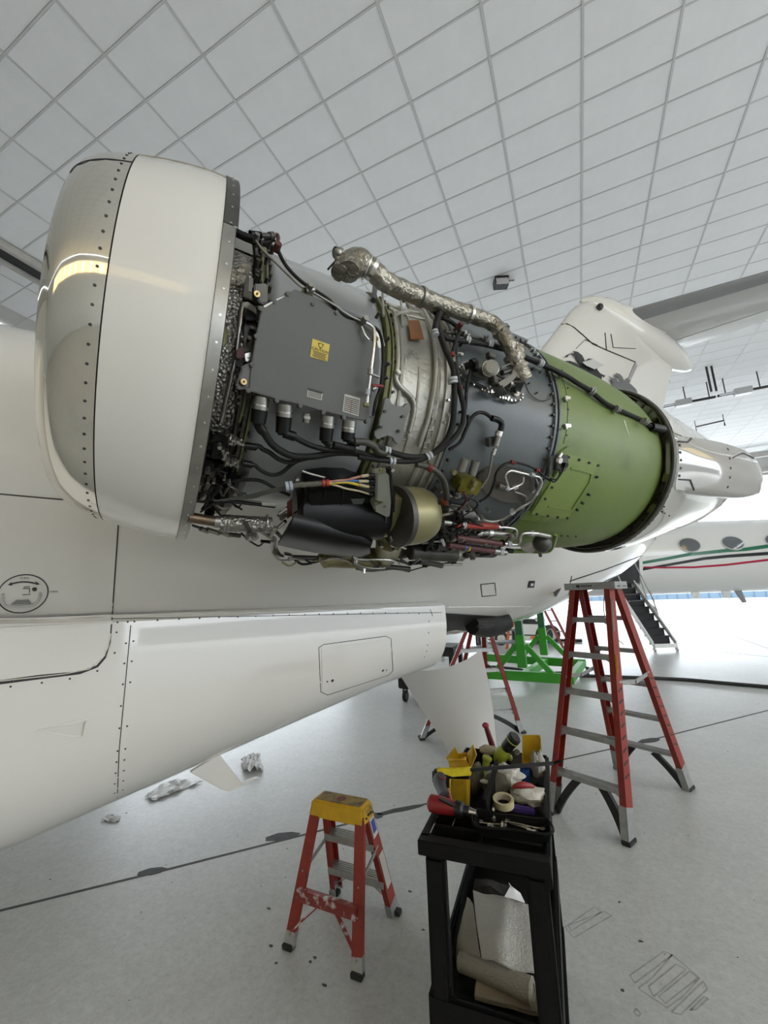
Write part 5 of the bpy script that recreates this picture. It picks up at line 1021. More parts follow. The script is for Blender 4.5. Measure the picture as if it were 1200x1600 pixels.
# --- oil cooler cylinder in foil at the lower left
rod('bleed_stub', cK(100, 1120), cK(370, 1165), .60, 17, mat('heat_tinted', (0.14, 0.10, 0.065), 0.35, 0.8, var=.2, scale=14), r2=.60); rod('stub_collar', cK(370, 1165), cK(430, 1170), .60, 19, m_steel)
fc = rod('foil_cylinder', cK(430, 1180), cK(960, 1205), .595, 27, m_foil, n=24, label='foil wrapped cylinder')
for p, w in ((470, 29), (505, 29), (900, 28)): rod('cylinder_band', cK(p, 1182), cK(p + 14, 1183), .595, w, m_steel, fc)
kb = rod('side_knob', cK(690, 1180), cK(730, 1270), .63, 9, m_dsteel); c = eh(*cK(755, 1330), .645); obj('knob_bell', MB().lathe(c, rn(c) + EU * .2, [(-.03, .008), (-.01, .018), (0, .021), (-.004, .014), (-.015, .010)], 20), m_steel, kb)
for p, q, w, m in (((140, 1205), (220, 1235), 4, m_dsteel), ((220, 1240), (300, 1270), 8, m_steel), ((290, 1250), (420, 1290), 8, m_steel), ((430, 1270), (520, 1310), 9, m_foil2), ((520, 1300), (640, 1315), 7, m_dsteel), ((860, 1260), (960, 1330), 10, m_steel), ((850, 1370), (950, 1380), 5, m_blk), ((930, 1330), (1000, 1240), 9, m_foil2)): rod('lower_fitting', cK(*p), cK(*q), .605, w, m)
tubeP('drain_hose', [cK(*p) for p in ((650, 1290), (700, 1340), (760, 1385), (830, 1420), (880, 1380))], .61, 3, m_hose)
tubeP('lower_pipe', [cK(*p) for p in ((985, 1350), (990, 1430), (1030, 1510), (1067, 1540))], .60, 9, m_steel, n=12)
for pts, w, m in ((((160, 940), (260, 960), (330, 920), (380, 870), (440, 800)), 5, m_hose), (((300, 850), (330, 930), (420, 950), (560, 960), (760, 980), (1000, 1010)), 6, m_blk), (((150, 960), (200, 900), (260, 860), (300, 850)), 5, m_hose), (((240, 1040), (290, 970), (320, 900)), 5, m_hose), (((400, 960), (560, 930), (800, 960), (1010, 1000)), 4, m_dsteel), (((380, 990), (450, 1030), (520, 1010)), 4, m_steel), (((80, 1210), (130, 1170), (200, 1120)), 4, m_hose)):
    tubeP('lower_line', [cK(*p) for p in pts], .57, w, m)
slab('line_tag', [cK(*p) for p in ((860, 965), (1010, 985), (1010, 1003), (862, 990))], .58, .003, m_lab)
# dark plugs and brackets stacked behind the band
for pts, r, m in ((((350, 250), (510, 260), (510, 400), (420, 440), (330, 430)), .54, m_blk), (((250, 430), (460, 460), (460, 560), (330, 545), (230, 600)), .54, m_blk), (((330, 545), (390, 560), (330, 760), (220, 830)), .52, m_foil2), (((390, 600), (600, 610), (540, 760), (420, 850), (330, 860)), .51, m_blk), (((420, 380), (480, 365), (500, 440), (440, 460)), .545, m_steel), (((480, 180), (540, 210), (570, 260), (480, 240)), .51, m_steel), (((300, 200), (400, 190), (440, 240), (330, 260)), .49, m_blk), (((440, 770), (520, 720), (540, 770), (470, 880), (380, 930), (390, 850)), .53, m_dsteel), (((270, 1030), (340, 1020), (370, 1060), (260, 1060)), .58, m_blk)):
    slab('loom_bracket', [cK(*p) for p in pts], r, .05, m, bev=.004)
el('lower_loom_case', [(.06, .44), (.10, .50), (.15, .50), (.19, .44)], m_dsteel, 40, -100, -62)  # dark steel arc of casing behind the lower looms
for p in ((560, 300), (540, 330), (610, 310), (630, 330), (660, 340), (500, 520), (540, 540), (580, 520), (600, 560), (470, 690), (520, 740), (300, 720), (360, 720), (500, 420), (455, 400)): knob('loom_bolt', cK(*p), .545, 5, .018, m_steel, n=8)
# --- red and maroon sleeves, filter, tangle under the duct
cs = lambda nm, p, q, rad, w, m, **k: rod(nm, cJ(*p), cJ(*q), rad, w, m, **k)
rs = cs('red_sleeve', (358, 400), (690, 415), .60, 10.5, m_red, bev=.003); cs('sleeve_end', (262, 380), (320, 385), .60, 9, m_steel); cs('sleeve_end', (320, 385), (362, 395), .60, 7, m_blk); cs('sleeve_end', (688, 415), (715, 420), .60, 6, m_bright); ties('hose_clamp', cJ(415, 400), cJ(430, 401), .602, 13, m_clamp, 2, 4, h=3)
cs('silver_actuator', (495, 455), (765, 475), .59, 10, m_steel); cs('actuator_collar', (520, 457), (555, 460), .59, 12, m_bright); cs('actuator_collar', (610, 463), (640, 466), .59, 12, m_bright)
cs('maroon_sleeve', (365, 500), (725, 550), .615, 10, m_mar); cs('maroon_sleeve', (300, 555), (655, 605), .62, 11, m_mar); cs('sleeve_end', (655, 603), (750, 618), .62, 9.5, m_steel); ties('sleeve_band', cJ(430, 575), cJ(445, 577), .62, 12, m_w['blue'], 1, 3, h=3); ties('sleeve_band', cJ(455, 579), cJ(470, 580), .62, 12, m_w['yellow'], 1, 3, h=2.5)
cs('sleeve_end', (725, 548), (790, 552), .615, 7, m_bright); ties('hose_clamp', cJ(710, 612), cJ(725, 614), .62, 11.5, m_clamp, 2, 4, h=3); ties('hose_clamp', cJ(775, 550), cJ(788, 551), .615, 9, m_clamp, 2, 4, h=3)
U = lambda nm, pts, rad, w, m: tubeP(nm, [cJ(*p) for p in pts], rad, w, m)
U('filter_line', ((790, 552), (840, 553), (865, 530), (870, 490), (890, 468), (940, 465), (1000, 468)), .61, 4.5, m_bright); U('filter_line', ((715, 418), (790, 425), (835, 440), (840, 480), (825, 510)), .60, 3.5, m_bright)
U('filter_line', ((455, 360), (490, 350), (550, 355), (640, 375), (720, 360), (800, 310), (870, 260), (930, 230), (985, 160), (1030, 60)), .56, 4, m_steel)
flt = obj('fuel_filter', MB().ball(eh(*cJ(1035, 545), .60), .042, 18), m_dsteel, eng); cs('filter_neck', (970, 465), (1090, 490), .60, 8, m_steel); cs('filter_drain', (1020, 600), (1022, 640), .60, 6, m_dsteel)
slab('filter_bracket', [cJ(*p) for p in ((860, 560), (985, 520), (990, 545), (950, 600), (880, 580))], .595, .02, m_bright, bev=.003); U('filter_pipe', ((800, 605), (930, 605), (1060, 608), (1110, 580), (1135, 500), (1145, 480)), .585, 7, m_green); cs('filter_pipe_end', (760, 600), (800, 605), .59, 8, m_blk)
ties('hose_clamp', cJ(955, 468), cJ(970, 469), .605, 9, m_clamp, 2, 4, h=3); ties('hose_clamp', cJ(540, 355), cJ(550, 356), .57, 7, m_clamp, 2, 4, h=3); ties('hose_clamp', cJ(805, 305), cJ(815, 298), .57, 7, m_clamp, 2, 4, h=3)
for pts, w, m in ((((180, 480), (175, 560), (200, 600), (250, 612), (300, 580), (325, 500), (320, 420), (350, 330)), 4.5, m_hose), (((120, 660), (200, 660), (300, 645), (390, 660), (380, 620)), 3.5, m_steel), (((0, 760), (150, 720), (330, 690), (470, 650)), 1.8, m_hose), (((0, 620), (60, 640), (130, 590), (190, 500), (240, 460)), 6, m_hose), (((0, 700), (80, 690), (120, 640), (110, 600)), 7, m_blk), (((320, 240), (440, 270), (360, 300), (310, 330)), 2.5, m_dsteel), (((305, 215), (380, 205), (450, 185), (520, 215), (530, 250), (490, 290), (440, 295)), 3.5, m_hose), (((420, 145), (445, 190), (430, 230), (390, 280)), 4, m_mar), (((405, 290), (420, 350), (425, 400)), 4, m_hose), (((190, 600), (230, 640), (190, 580)), 5, m_steel), (((640, 575), (700, 580), (800, 470), (830, 440)), 3, m_dsteel), (((545, 640), (600, 632), (680, 625)), 3, m_blk)):
    U('loom_line', pts, .60, w, m)
cs('pump_body', (205, 555), (315, 560), .59, 19, m_dsteel); cs('pump_cap', (255, 520), (270, 560), .62, 5, m_clamp); cs('pump_flange', (310, 550), (325, 552), .59, 21, m_dsteel)
for p in ((95, 680), (120, 700), (320, 680), (345, 670), (490, 640), (440, 625), (240, 460), (340, 490), (360, 300), (330, 145), (370, 160), (230, 120), (210, 215), (710, 380), (790, 480), (530, 600), (720, 530)): knob('loom_fitting', cJ(*p), .605, 9 if p[1] > 400 else 7, .02, (m_blk, m_steel, m_dsteel)[p[0] % 3], n=8, bev=.002)
bolts('duct_clip', [eh(*cE(*p), .50) for p in ((488, 98), (490, 20), (470, 140), (440, 255), (440, 505), (430, 500))], .006, .012, m_bright)

# --- dark castings, pumps and looms packed under the duct between the dome and the sleeves
gc = rod('gear_case', (600, 846), (770, 852), .50, 46, m_dsteel, n=20, bev=.006)
for x, w in ((625, 52), (660, 50), (700, 50), (742, 48)): rod('case_flange', (x, 847), (x + 6, 847.3), .50, w, m_dsteel, gc, n=20)
rod('fuel_pump', (640, 862), (712, 866), .60, 26, m_dsteel, n=18, bev=.004); rod('pump_end', (712, 866), (722, 866.6), .60, 21, m_steel, n=18); rod('oil_pump', (690, 800), (735, 806), .53, 34, m_dsteel, n=18, bev=.004)
rod('mount_lug', (655, 876), (690, 884), .62, 9, m_dsteel); rod('mount_lug', (590, 884), (640, 889), .62, 8, m_dsteel)
rnd = random.Random(11)
for k in range(26):
    x, y = rnd.uniform(640, 770), rnd.uniform(790, 876); w = rnd.uniform(3, 8); m = rnd.choice((m_dsteel, m_dsteel, m_blk, m_steel, m_hose)); knob('pump_fitting', (x, y), rnd.uniform(.58, .61), w, .022, m, n=8, bev=.0015)
for k in range(16):
    x, y = rnd.uniform(640, 720), rnd.uniform(790, 870); pts = [(x, y)]
    for _ in range(4): x += rnd.uniform(4, 22); y += rnd.uniform(-14, 14); pts.append((x, min(y, 882)))
    tubeP('loom_line', pts, rnd.uniform(.57, .62), rnd.uniform(2.2, 5), rnd.choice((m_hose, m_hose, m_blk, m_dsteel, m_steel)), n=6, sub=4)
for k in range(14):
    x, y = rnd.uniform(300, 380), rnd.uniform(690, 800); knob('loom_fitting', (x, y), rnd.uniform(.50, .55), rnd.uniform(4, 9), .02, rnd.choice((m_dsteel, m_blk, m_steel)), n=8)
for k in range(10):
    x, y = rnd.uniform(305, 345), rnd.uniform(700, 800); pts = [(x, y)]
    for _ in range(3): x += rnd.uniform(5, 22); y += rnd.uniform(-18, 22); pts.append((x, y))
    tubeP('loom_line', pts, rnd.uniform(.52, .56), rnd.uniform(2.5, 5), rnd.choice((m_hose, m_blk, m_dsteel)), n=6, sub=4)
for k in range(12):
    x = 440 + k * 17; tubeP('under_line', [(x, 872 + rnd.uniform(-4, 6)), (x + 14, 880 + rnd.uniform(-6, 5)), (x + 30, 878 + rnd.uniform(-6, 8))], .63, rnd.uniform(2.5, 5), rnd.choice((m_dsteel, m_steel, m_gold, m_hose)), n=6, sub=4)
# ================================================================ ON THE FLOOR
m_lred = mat('fibreglass_red', (0.235, 0.022, 0.013), 0.45, var=0.12, scale=18, dirt=(0.13, 0.02, 0.015), dscale=14, damt=0.62)
m_alu = mat('ladder_aluminium', (0.40, 0.40, 0.39), 0.42, 0.7, var=0.12, scale=25)
m_yplas = mat('yellow_plastic', (0.62, 0.36, 0.012), 0.45, var=0.1, scale=20, dirt=(0.25, 0.15, 0.02), dscale=16, damt=0.62)
def L3(a, b, t): return V(a) + (V(b) - V(a)) * t
def channel(p0, p1, w, d, wdir, ddir, th=0.006):
    """open rail: web of width w along wdir, two flanges of depth d along ddir"""
    mb = MB(); p0, p1 = V(p0), V(p1); wd = V(wdir).normalized(); dd = V(ddir).normalized()
    for o, ww, hh in ((V((0, 0, 0)), w, th), (wd * (w / 2 - th / 2) + dd * (d / 2), th, d), (wd * -(w / 2 - th / 2) + dd * (d / 2), th, d)):
        vs = [p + o + wd * (a * ww / 2) + dd * (b * hh / 2) for p in (p0, p1) for a, b in ((-1, -1), (-1, 1), (1, 1), (1, -1))]
        mb.add(vs, [(3, 2, 1, 0), (4, 5, 6, 7)] + [(i, (i + 1) % 4, 4 + (i + 1) % 4, 4 + i) for i in range(4)])
    return mb
def step_ladder(label, feet, tops, zs, group=None, rail=0.095, marks=True, name='step_ladder'):
    """feet / tops: front left, front right, back left, back right"""
    F = [V(p) for p in feet]; T = [V(p) for p in tops]; c = sum(F, V((0, 0, 0))) / 4
    t = thing(name, label, 'ladder', (c.x, c.y, 0), group)
    zt = T[0].z
    for pr in ((0, 1), (2, 3)):
        cross = (F[pr[1]] - F[pr[0]]).normalized(); fwd = (F[pr[0]] + F[pr[1]]) / 2 - c; fwd.z = 0; fwd.normalize()
        for i, sg in ((pr[0], 1), (pr[1], -1)):
            up = (T[i] - F[i]).normalized(); wd = (fwd - up * fwd.dot(up)).normalized()
            nm = 'front_rail' if pr[0] == 0 else 'rear_rail'
            r = obj(nm, channel(L3(F[i], T[i], .10), T[i], rail, rail * .42, wd, cross * sg), m_lred, t, smooth=0)
            obj('boot', channel(L3(F[i], T[i], .005), L3(F[i], T[i], .115), rail * 1.06, rail * .5, wd, cross * sg, .008), m_alu, t, smooth=0)
            obj('foot', MB().box(F[i] + V((0, 0, .014)) + cross * sg * rail * .2, (rail * .62, rail * 1.12, .028), M.Rotation(math.atan2(cross.y, cross.x), 3, 'Z')), m_dark, t, bev=.004)
            # curved black knee brace from the boot to the lowest step
            a = L3(F[i], T[i], .012) + cross * sg * .03; b = L3(F[pr[0]], T[pr[0]], zs[0] / zt) * (.66 if sg > 0 else .34) + L3(F[pr[1]], T[pr[1]], zs[0] / zt) * (.34 if sg > 0 else .66); b = b - V((0, 0, .018))
            c0 = (a + b) / 2 + (L3(F[i], T[i], zs[0] / zt * .6) - (a + b) / 2) * .25; oc, ic = [], []
            for k in range(9):
                q = k / 8; m_ = a * (1 - q) ** 2 + c0 * 2 * q * (1 - q) + b * q * q; oc.append(m_ + up * .022 * (1 - q) + cross * sg * -.018 * q); ic.append(m_ - up * .022 * q * .4 + cross * sg * (.035 - .01 * q) - up * .02)
            obj('knee_brace', MB().prism(oc + ic[::-1], fwd * -.035), m_black, t, smooth=0)
            if marks:
                mk = MB()
                for k in range(8): p = L3(F[i], T[i], .22 + .045 * k) + fwd * .001 - cross * sg * .004; mk.bar(p + wd * rail * .28 - up * .018, p - wd * rail * .28 + up * .012, .012, .003, cross)
                obj('rail_marking', mk, m_seam, r, smooth=0, kind='stuff')
        for z in zs:
            f = z / zt; a, b = L3(F[pr[0]], T[pr[0]], f), L3(F[pr[1]], T[pr[1]], f)
            s_ = MB().bar(a, b, .078, .006).bar(a + fwd * .036 - V((0, 0, .016)), b + fwd * .036 - V((0, 0, .016)), .005, .034).bar(a - fwd * .036 - V((0, 0, .012)), b - fwd * .036 - V((0, 0, .012)), .005, .026)
            for k in (-.02, 0, .02): s_.bar(a + fwd * k + V((0, 0, .004)), b + fwd * k + V((0, 0, .004)), .006, .004)
            for e, sg in ((a, 1), (b, -1)):
                q = cross * sg; s_.prism([e + fwd * .039 + V((0, 0, .012)), e + fwd * .039 + q * .07 + V((0, 0, -.03)), e + fwd * .039 + V((0, 0, -.075))], fwd * .004)
            obj('step', s_, m_alu, t, smooth=0)
    cross = (T[1] - T[0]).normalized(); mid = sum(T, V((0, 0, 0))) / 4; Rz = M.Rotation(math.atan2(cross.y, cross.x), 3, 'Z')
    w = (T[1] - T[0]).length + rail * 1.1; d = ((T[2] + T[3]) / 2 - (T[0] + T[1]) / 2).length + rail * 1.25
    cap = obj('top_cap', MB().box(mid + V((0, 0, .012)), (w, d, .012), Rz).box(mid + Rz @ V((0, -d / 2, -.012)), (w, .006, .06), Rz).box(mid + Rz @ V((0, d / 2, -.012)), (w, .006, .06), Rz).box(mid + Rz @ V((w / 2, 0, -.012)), (.006, d, .06), Rz).box(mid + Rz @ V((-w / 2, 0, -.012)), (.006, d, .06), Rz), m_alu, t, smooth=0)
    rv = MB()
    for x, y in ((1, -.3), (1, .3), (1, -.15), (1, .15)):
        p = mid + Rz @ V((w / 2 * x, d * y, -.02)); rv.cyl(p, p + Rz @ V((.008, 0, 0)), .006, n=8)
    obj('cap_rivet', rv, m_dsteel, cap, smooth=0, kind='stuff')
    pl_ = mid + Rz @ V((-w * .05, -d / 2 - .004, -.010)); pt = MB().box(pl_ - Rz @ V((.07, 0, 0)), (.03, .002, .022), Rz)
    for k in range(5): pt.box(pl_ + Rz @ V((-.035 + .02 * k, 0, 0)), (.014, .002, .012), Rz)
    obj('cap_print', pt, m_seam, cap, smooth=0, kind='stuff')
    for a_, b_ in ((0, 2), (1, 3)):
        f = .56; a, b = L3(F[a_], T[a_], f), L3(F[b_], T[b_], f); mm = (a + b) / 2 - V((0, 0, .03))
        obj('spreader', MB().bar(a, mm, .006, .032).bar(mm, b, .006, .032).cyl(mm - cross * .012, mm + cross * .012, .014, n=10), m_alu, t, smooth=0)
    return t, F, T
feet = [onz(860, 1268), onz(988, 1320), onz(964, 1200), onz(1081, 1235)]
cen = sum(feet, V((0, 0, 0))) / 4; fx = ((feet[1] - feet[0]).normalized() + (feet[3] - feet[2]).normalized()).normalized(); fy = V((-fx.y, fx.x, 0))
top_c = V((cen.x, cen.y, 0)) + fx * .0
tops = [top_c + fx * a * .165 + fy * b * .055 + V((0, 0, 1.70)) for a, b in ((-1, -1), (1, -1), (-1, 1), (1, 1))]
lad, F, T = step_ladder('tall red double-sided step ladder standing clear on the floor right of the tool cart', feet, tops, [.29, .575, .86, 1.14, 1.42])
q = L3(F[1], T[1], .62); obj('rail_label', MB().bar(L3(F[1], T[1], .60) - fy * .04, L3(F[1], T[1], .68) - fy * .04, .03, .003, fy), m_yplas, lad, smooth=0, label='yellow warning label on the near rail')
obj('rail_label', MB().bar(L3(F[1], T[1], .78) - fy * .04, L3(F[1], T[1], .93) - fy * .04, .035, .003, fy), m_lab, lad, smooth=0)
obj('tether', MB().tube([T[1] - V((0, 0, .05)) - fx * .06, T[1] - V((0, 0, .25)) - fx * .09, T[1] - V((0, 0, .42)) - fx * .03, T[3] - V((0, 0, .5)) - fx * .02], .004, 6, 6), m_clamp, lad)
# the shorter ladder under the tail
f1, f2 = onz(656, 1155), onz(818, 1144); f3, f4 = V((-1.78, 5.75, 0)), V((-1.30, 6.02, 0))
tl_ = [aty(731, 972, 5.25), aty(763, 972, 5.42), aty(737, 972, 5.35), aty(757, 972, 5.5)]; zt = sum(p.z for p in tl_) / 4
for p in tl_: p.z = zt
step_ladder('red step ladder under the tail, half hidden behind the white panel', [f1, f2, f3, f4], tl_, [.26, .5, .74, .98], rail=.11)
# a far red ladder leaning and an orange one by the bench
def lean_ladder(label, b0, b1, t0_, t1_, m, n, w=.05):
    c = (b0 + b1) / 2; t = thing('leaning_ladder', label, 'ladder', (c.x, c.y, 0))
    for a, b in ((b0, t0_), (b1, t1_)): obj('rail', MB().bar(a, b, w, w * 1.4), m, t)
    for k in range(n): f = (k + .5) / n; obj('rung', MB().cyl(L3(b0, t0_, f), L3(b1, t1_, f), .016, n=8), m_alu, t)
m_or = mat('ladder_orange', (0.55, 0.10, 0.02), 0.5)
pb = onz(880, 1012); b0, b1 = pb, pb + JX * .22 - JK * .05; lean_ladder('slim red ladder leaning beyond the green stand by the tow tractor', b0, b1, b0 - JX * .62 + V((0, 0, 1.55)), b1 - JX * .62 + V((0, 0, 1.55)), m_lred, 5, .045)
pb = onz(792, 1014); lean_ladder('short orange ladder seen behind the dark workbench', pb, pb + V((.16, .05, 0)), pb + V((.12, .3, .9)), pb + V((.22, .35, .9)), m_or, 3)
# --- small red step stool with yellow top
cs4 = lambda x, y: (400 + x / 4.2107, 1180 + y / 4.2107)
sf = [onz(*cs4(205, 1285)), onz(*cs4(660, 1480)), onz(*cs4(520, 915)), onz(*cs4(920, 1045))]
ZT = .575; ct_ = [onz(*cs4(*p), ZT) for p in ((352, 290), (690, 352), (450, 226), (770, 290))]
cc = sum(ct_, V((0, 0, 0))) / 4; sx = ((ct_[1] - ct_[0]) + (ct_[3] - ct_[2])).normalized(); sy = V((-sx.y, sx.x, 0)); sw = ((ct_[1] - ct_[0]).length + (ct_[3] - ct_[2]).length) / 2; sd = abs(((ct_[2] + ct_[3]) / 2 - (ct_[0] + ct_[1]) / 2).dot(sy))
stool = thing('step_stool', 'small red step stool with a worn yellow top beside the tool cart', 'step stool', (cc.x, cc.y, 0))
pt = lambda a, b, z: V((cc.x, cc.y, 0)) + sx * a * sw / 2 + sy * b * sd / 2 + V((0, 0, z))
capm = MB(); lo = [pt(a * 1.09, b * 1.12, ZT - .085) for a, b in ((-1, -1), (1, -1), (1, 1), (-1, 1))]; hi = [pt(a, b, ZT) for a, b in ((-1, -1), (1, -1), (1, 1), (-1, 1))]
capm.add(lo + hi, [(3, 2, 1, 0), (4, 5, 6, 7)] + [(i, (i + 1) % 4, 4 + (i + 1) % 4, 4 + i) for i in range(4)])
cp = obj('top_cap', capm, m_yplas, stool, bev=.012, segs=3)
obj('tread_mat', MB().box(pt(0, 0, ZT + .001), (sw * .86, sd * .80, .004), M.Rotation(math.atan2(sx.y, sx.x), 3, 'Z')), mat('worn_tread', (0.25, 0.16, 0.025), 0.75, var=.3, scale=22, bump=.5, bscale=160, dirt=(0.07, 0.05, 0.03), dscale=9, damt=.5), cp, bev=.001)
obj('tread_badge', MB().lathe(pt(0, 0, ZT + .002), ZZ, [(0, .028), (.0022, .026), (.0022, 0)], 20), mat('worn_red', (0.16, 0.035, 0.02), 0.7), cp)
mb = MB()
for a, b in ((1.05, -.6), (1.05, -.2), (1.05, .3), (1.05, .65), (1.06, 0)): p = pt(a, b, ZT - .045 - .02 * (b * b)); mb.cyl(p, p + sx * .010, .005, n=8)
obj('cap_rivet', mb, m_dsteel, cp, kind='stuff')
st_top = [pt(-.86, -.74, ZT - .03), pt(.86, -.74, ZT - .03), pt(-.86, .74, ZT - .03), pt(.86, .74, ZT - .03)]
for pr, nm, w, d in (((0, 1), 'front_rail', .052, .024), ((2, 3), 'rear_rail', .075, .028)):
    fwd = -sy if pr[0] == 0 else sy
    for i, sg in ((pr[0], 1), (pr[1], -1)):
        up = (st_top[i] - sf[i]).normalized(); wd = (fwd - up * fwd.dot(up)).normalized()
        if pr[0] == 0: wd, dd = (sx - up * sx.dot(up)).normalized(), sy
        else: dd = sx * sg
        r = obj(nm, channel(L3(sf[i], st_top[i], .05), st_top[i], w, d, wd, dd, .005), m_lred, stool, smooth=0)
        obj('boot', channel(L3(sf[i], st_top[i], .02), L3(sf[i], st_top[i], .12), w * 1.1, d * 1.1, wd, dd, .006), m_alu, stool, smooth=0)
        obj('foot', MB().box(sf[i] + V((0, 0, .012)) + sy * (.012 if pr[0] == 0 else 0), (.058, .04, .024), M.Rotation(math.atan2(sx.y, sx.x), 3, 'Z')), m_dark, stool, bev=.004)
        if i == 3:
            for f0, f1_, m in ((.72, .93, m_lab), (.26, .56, m_lab)):
                a, b = L3(sf[i], st_top[i], f0) + sx * .006, L3(sf[i], st_top[i], f1_) + sx * .006; obj('rail_label', MB().bar(a, b, .05, .002, sx), m, r, smooth=0)
            a, b = L3(sf[i], st_top[i], .76) + sx * .008, L3(sf[i], st_top[i], .87) + sx * .008; obj('label_flag', MB().bar(a, b, .035, .002, sx), mat('label_blue', (0.03, 0.06, 0.3), 0.5), r, smooth=0)
for f, in ((.66,), (.32,)):
    a, b = L3(sf[2], st_top[2], f), L3(sf[3], st_top[3], f); s_ = MB().bar(a, b, .085, .006).bar(a - sy * .04 - ZZ * .014, b - sy * .04 - ZZ * .014, .004, .03).bar(a + sy * .04 - ZZ * .014, b + sy * .04 - ZZ * .014, .004, .03)
    for k in (-.032, -.016, 0, .016, .032): s_.bar(a + sy * k + ZZ * .004, b + sy * k + ZZ * .004, .006, .004)
    obj('step', s_, m_alu, stool, smooth=0)
m_wornred = mat('worn_red_paint', (0.23, 0.035, 0.03), 0.5, dirt=(0.55, 0.52, 0.5), dscale=26, damt=.54)
a, b = L3(sf[0], st_top[0], .36), L3(sf[1], st_top[1], .36); obj('cross_bar', MB().bar(a - sy * .014, b - sy * .014, .004, .05).bar(a + ZZ * .025, b + ZZ * .025, .03, .004), m_wornred, stool, smooth=0)
for e, fr in ((sf[0], .36), (sf[1], .64)): obj('diagonal_brace', MB().bar(L3(a, b, fr) - ZZ * .02, L3(e, st_top[0] if fr < .5 else st_top[1], .12), .018, .006), m_wornred, stool, smooth=0)
a2, b2 = L3(sf[2], st_top[2], .28), L3(sf[3], st_top[3], .28)
for e, tp_, fr in ((sf[2], st_top[2], .4), (sf[3], st_top[3], .6)): obj('rear_brace', MB().bar(L3(a2, b2, fr), L3(e, tp_, .10), .016, .006), m_alu, stool, smooth=0)
for i, k in ((0, 2), (1, 3)): obj('spreader', MB().bar(L3(sf[i], st_top[i], .50), L3(sf[k], st_top[k], .62), .006, .02), m_alu, stool, smooth=0)
mb = MB()
for i in (0, 1):
    for f in (.34, .38, .10): p = L3(sf[i], st_top[i], f); mb.cyl(p, p - sy * .008, .006, n=8)
obj('rail_rivet', mb, m_bright, stool, kind='stuff')
# --- white tapered panel standing behind the cart
cp_ = lambda x, y: (620 + x / 6.956, 950 + y / 6.956)
fl0, fl1 = onz(702, 1178), onz(777, 1178); pn = Plane(fl0, ((fl1 - fl0).cross(ZZ)).normalized() + V((0, 0, .10)))
lef = [cp_(*p) for p in ((20, 690), (35, 720), (250, 1060), (380, 1250), (520, 1470), (575, 1590))]; rig = [cp_(*p) for p in ((915, 455), (925, 500), (990, 800), (1040, 1100), (1075, 1480), (1085, 1590))]
topc = [cp_(*p) for p in ((20, 690), (160, 675), (360, 672), (550, 640), (750, 560), (915, 455))]
G = []
for i in range(21):
    u = i / 20; row = []; tpx = pl(topc, u)
    for k in range(17):
        v = k / 16; a, b = pl(lef, v), pl(rig, v); base = (a[0] + (b[0] - a[0]) * u, a[1] + (b[1] - a[1]) * u); lin_t = (topc[0][0] + (topc[-1][0] - topc[0][0]) * u, topc[0][1] + (topc[-1][1] - topc[0][1]) * u)
        x, y = base[0] + (tpx[0] - lin_t[0]) * (1 - v), base[1] + (tpx[1] - lin_t[1]) * (1 - v)
        row.append(pn.at(x, y) - pn.n * .16 * math.sin(math.pi * u) * (1 if pn.n.dot(CAM - pn.p) < 0 else -1) * .6)
    G.append(row)
wp = obj('fairing_panel', MB().sheet(G, .012), mat('panel_white', (0.66, 0.645, 0.615), 0.45, var=.02, scale=3), smooth=60); tag(wp, 'large white tapered panel with a curved top edge standing behind the tool cart', 'panel')
# --- green wheeled stand
m_sg = mat('stand_green', (0.045, 0.30, 0.025), 0.4, var=.06, scale=10); m_sgd = mat('stand_green_dark', (0.025, 0.12, 0.045), 0.45)
gs0 = onz(885, 1070)
stand = thing('engine_stand', 'bright green wheeled engine stand with two posts beyond the white panel', 'stand', (gs0.x - .7, gs0.y + .5, 0))
zb = .20
A, B = onz(735, 1051, zb), onz(897, 1061, zb); Cc, D = onz(745, 1026, zb), onz(915, 1037, zb)
obj('front_beam', MB().bar(A, B, .12, .16), m_sg, stand, bev=.006); obj('rear_beam', MB().bar(Cc, D, .12, .16), m_sg, stand, bev=.006)
obj('end_beam', MB().bar(B - V((.06, 0, 0)), D - V((.06, 0, 0)), .12, .13), m_sg, stand, bev=.006); pA, pB = onz(818, 1056, zb), onz(852, 1034, zb); obj('cross_beam', MB().bar(L3(pA, pB, 0), L3(pA, pB, 1.0), .12, .13), m_sg, stand, bev=.006)
for p in (pA, pB):
    d = (B - A).normalized(); po = obj('post', MB().box(p + V((0, 0, .42)), (.15, .14, .56), M.Rotation(math.atan2(d.y, d.x), 3, 'Z')), m_sg, stand, bev=.006)
    obj('post_sleeve', MB().box(p + V((0, 0, 1.15)), (.125, .12, .95), M.Rotation(math.atan2(d.y, d.x), 3, 'Z')), m_sgd, po, bev=.006)
    for s in (-1, 1): obj('knee_brace', MB().bar(p + d * s * .08 + V((0, 0, .52)), p + d * s * .48 + V((0, 0, .06)), .08, .09), m_sg, stand, bev=.004)
m_cast_red = mat('caster_red', (0.20, 0.02, 0.02), 0.5)
for p, m in ((V((B.x - .08, B.y - .02, 0)), m_cast_red), (V((D.x + .02, D.y, 0)), m_dark), (V((A.x + .1, A.y, 0)), m_cast_red), (V((Cc.x + .1, Cc.y, 0)), m_dark)):
    c = obj('caster', MB().cyl(p + V((-.025, 0, .062)), p + V((.025, 0, .062)), .062, n=18), m, stand); obj('caster_fork', MB().box(p + V((.033, 0, .09)), (.006, .05, .10)).box(p + V((-.033, 0, .09)), (.006, .05, .10)).box(p + V((0, 0, .135)), (.075, .06, .012)), m_dsteel, c)
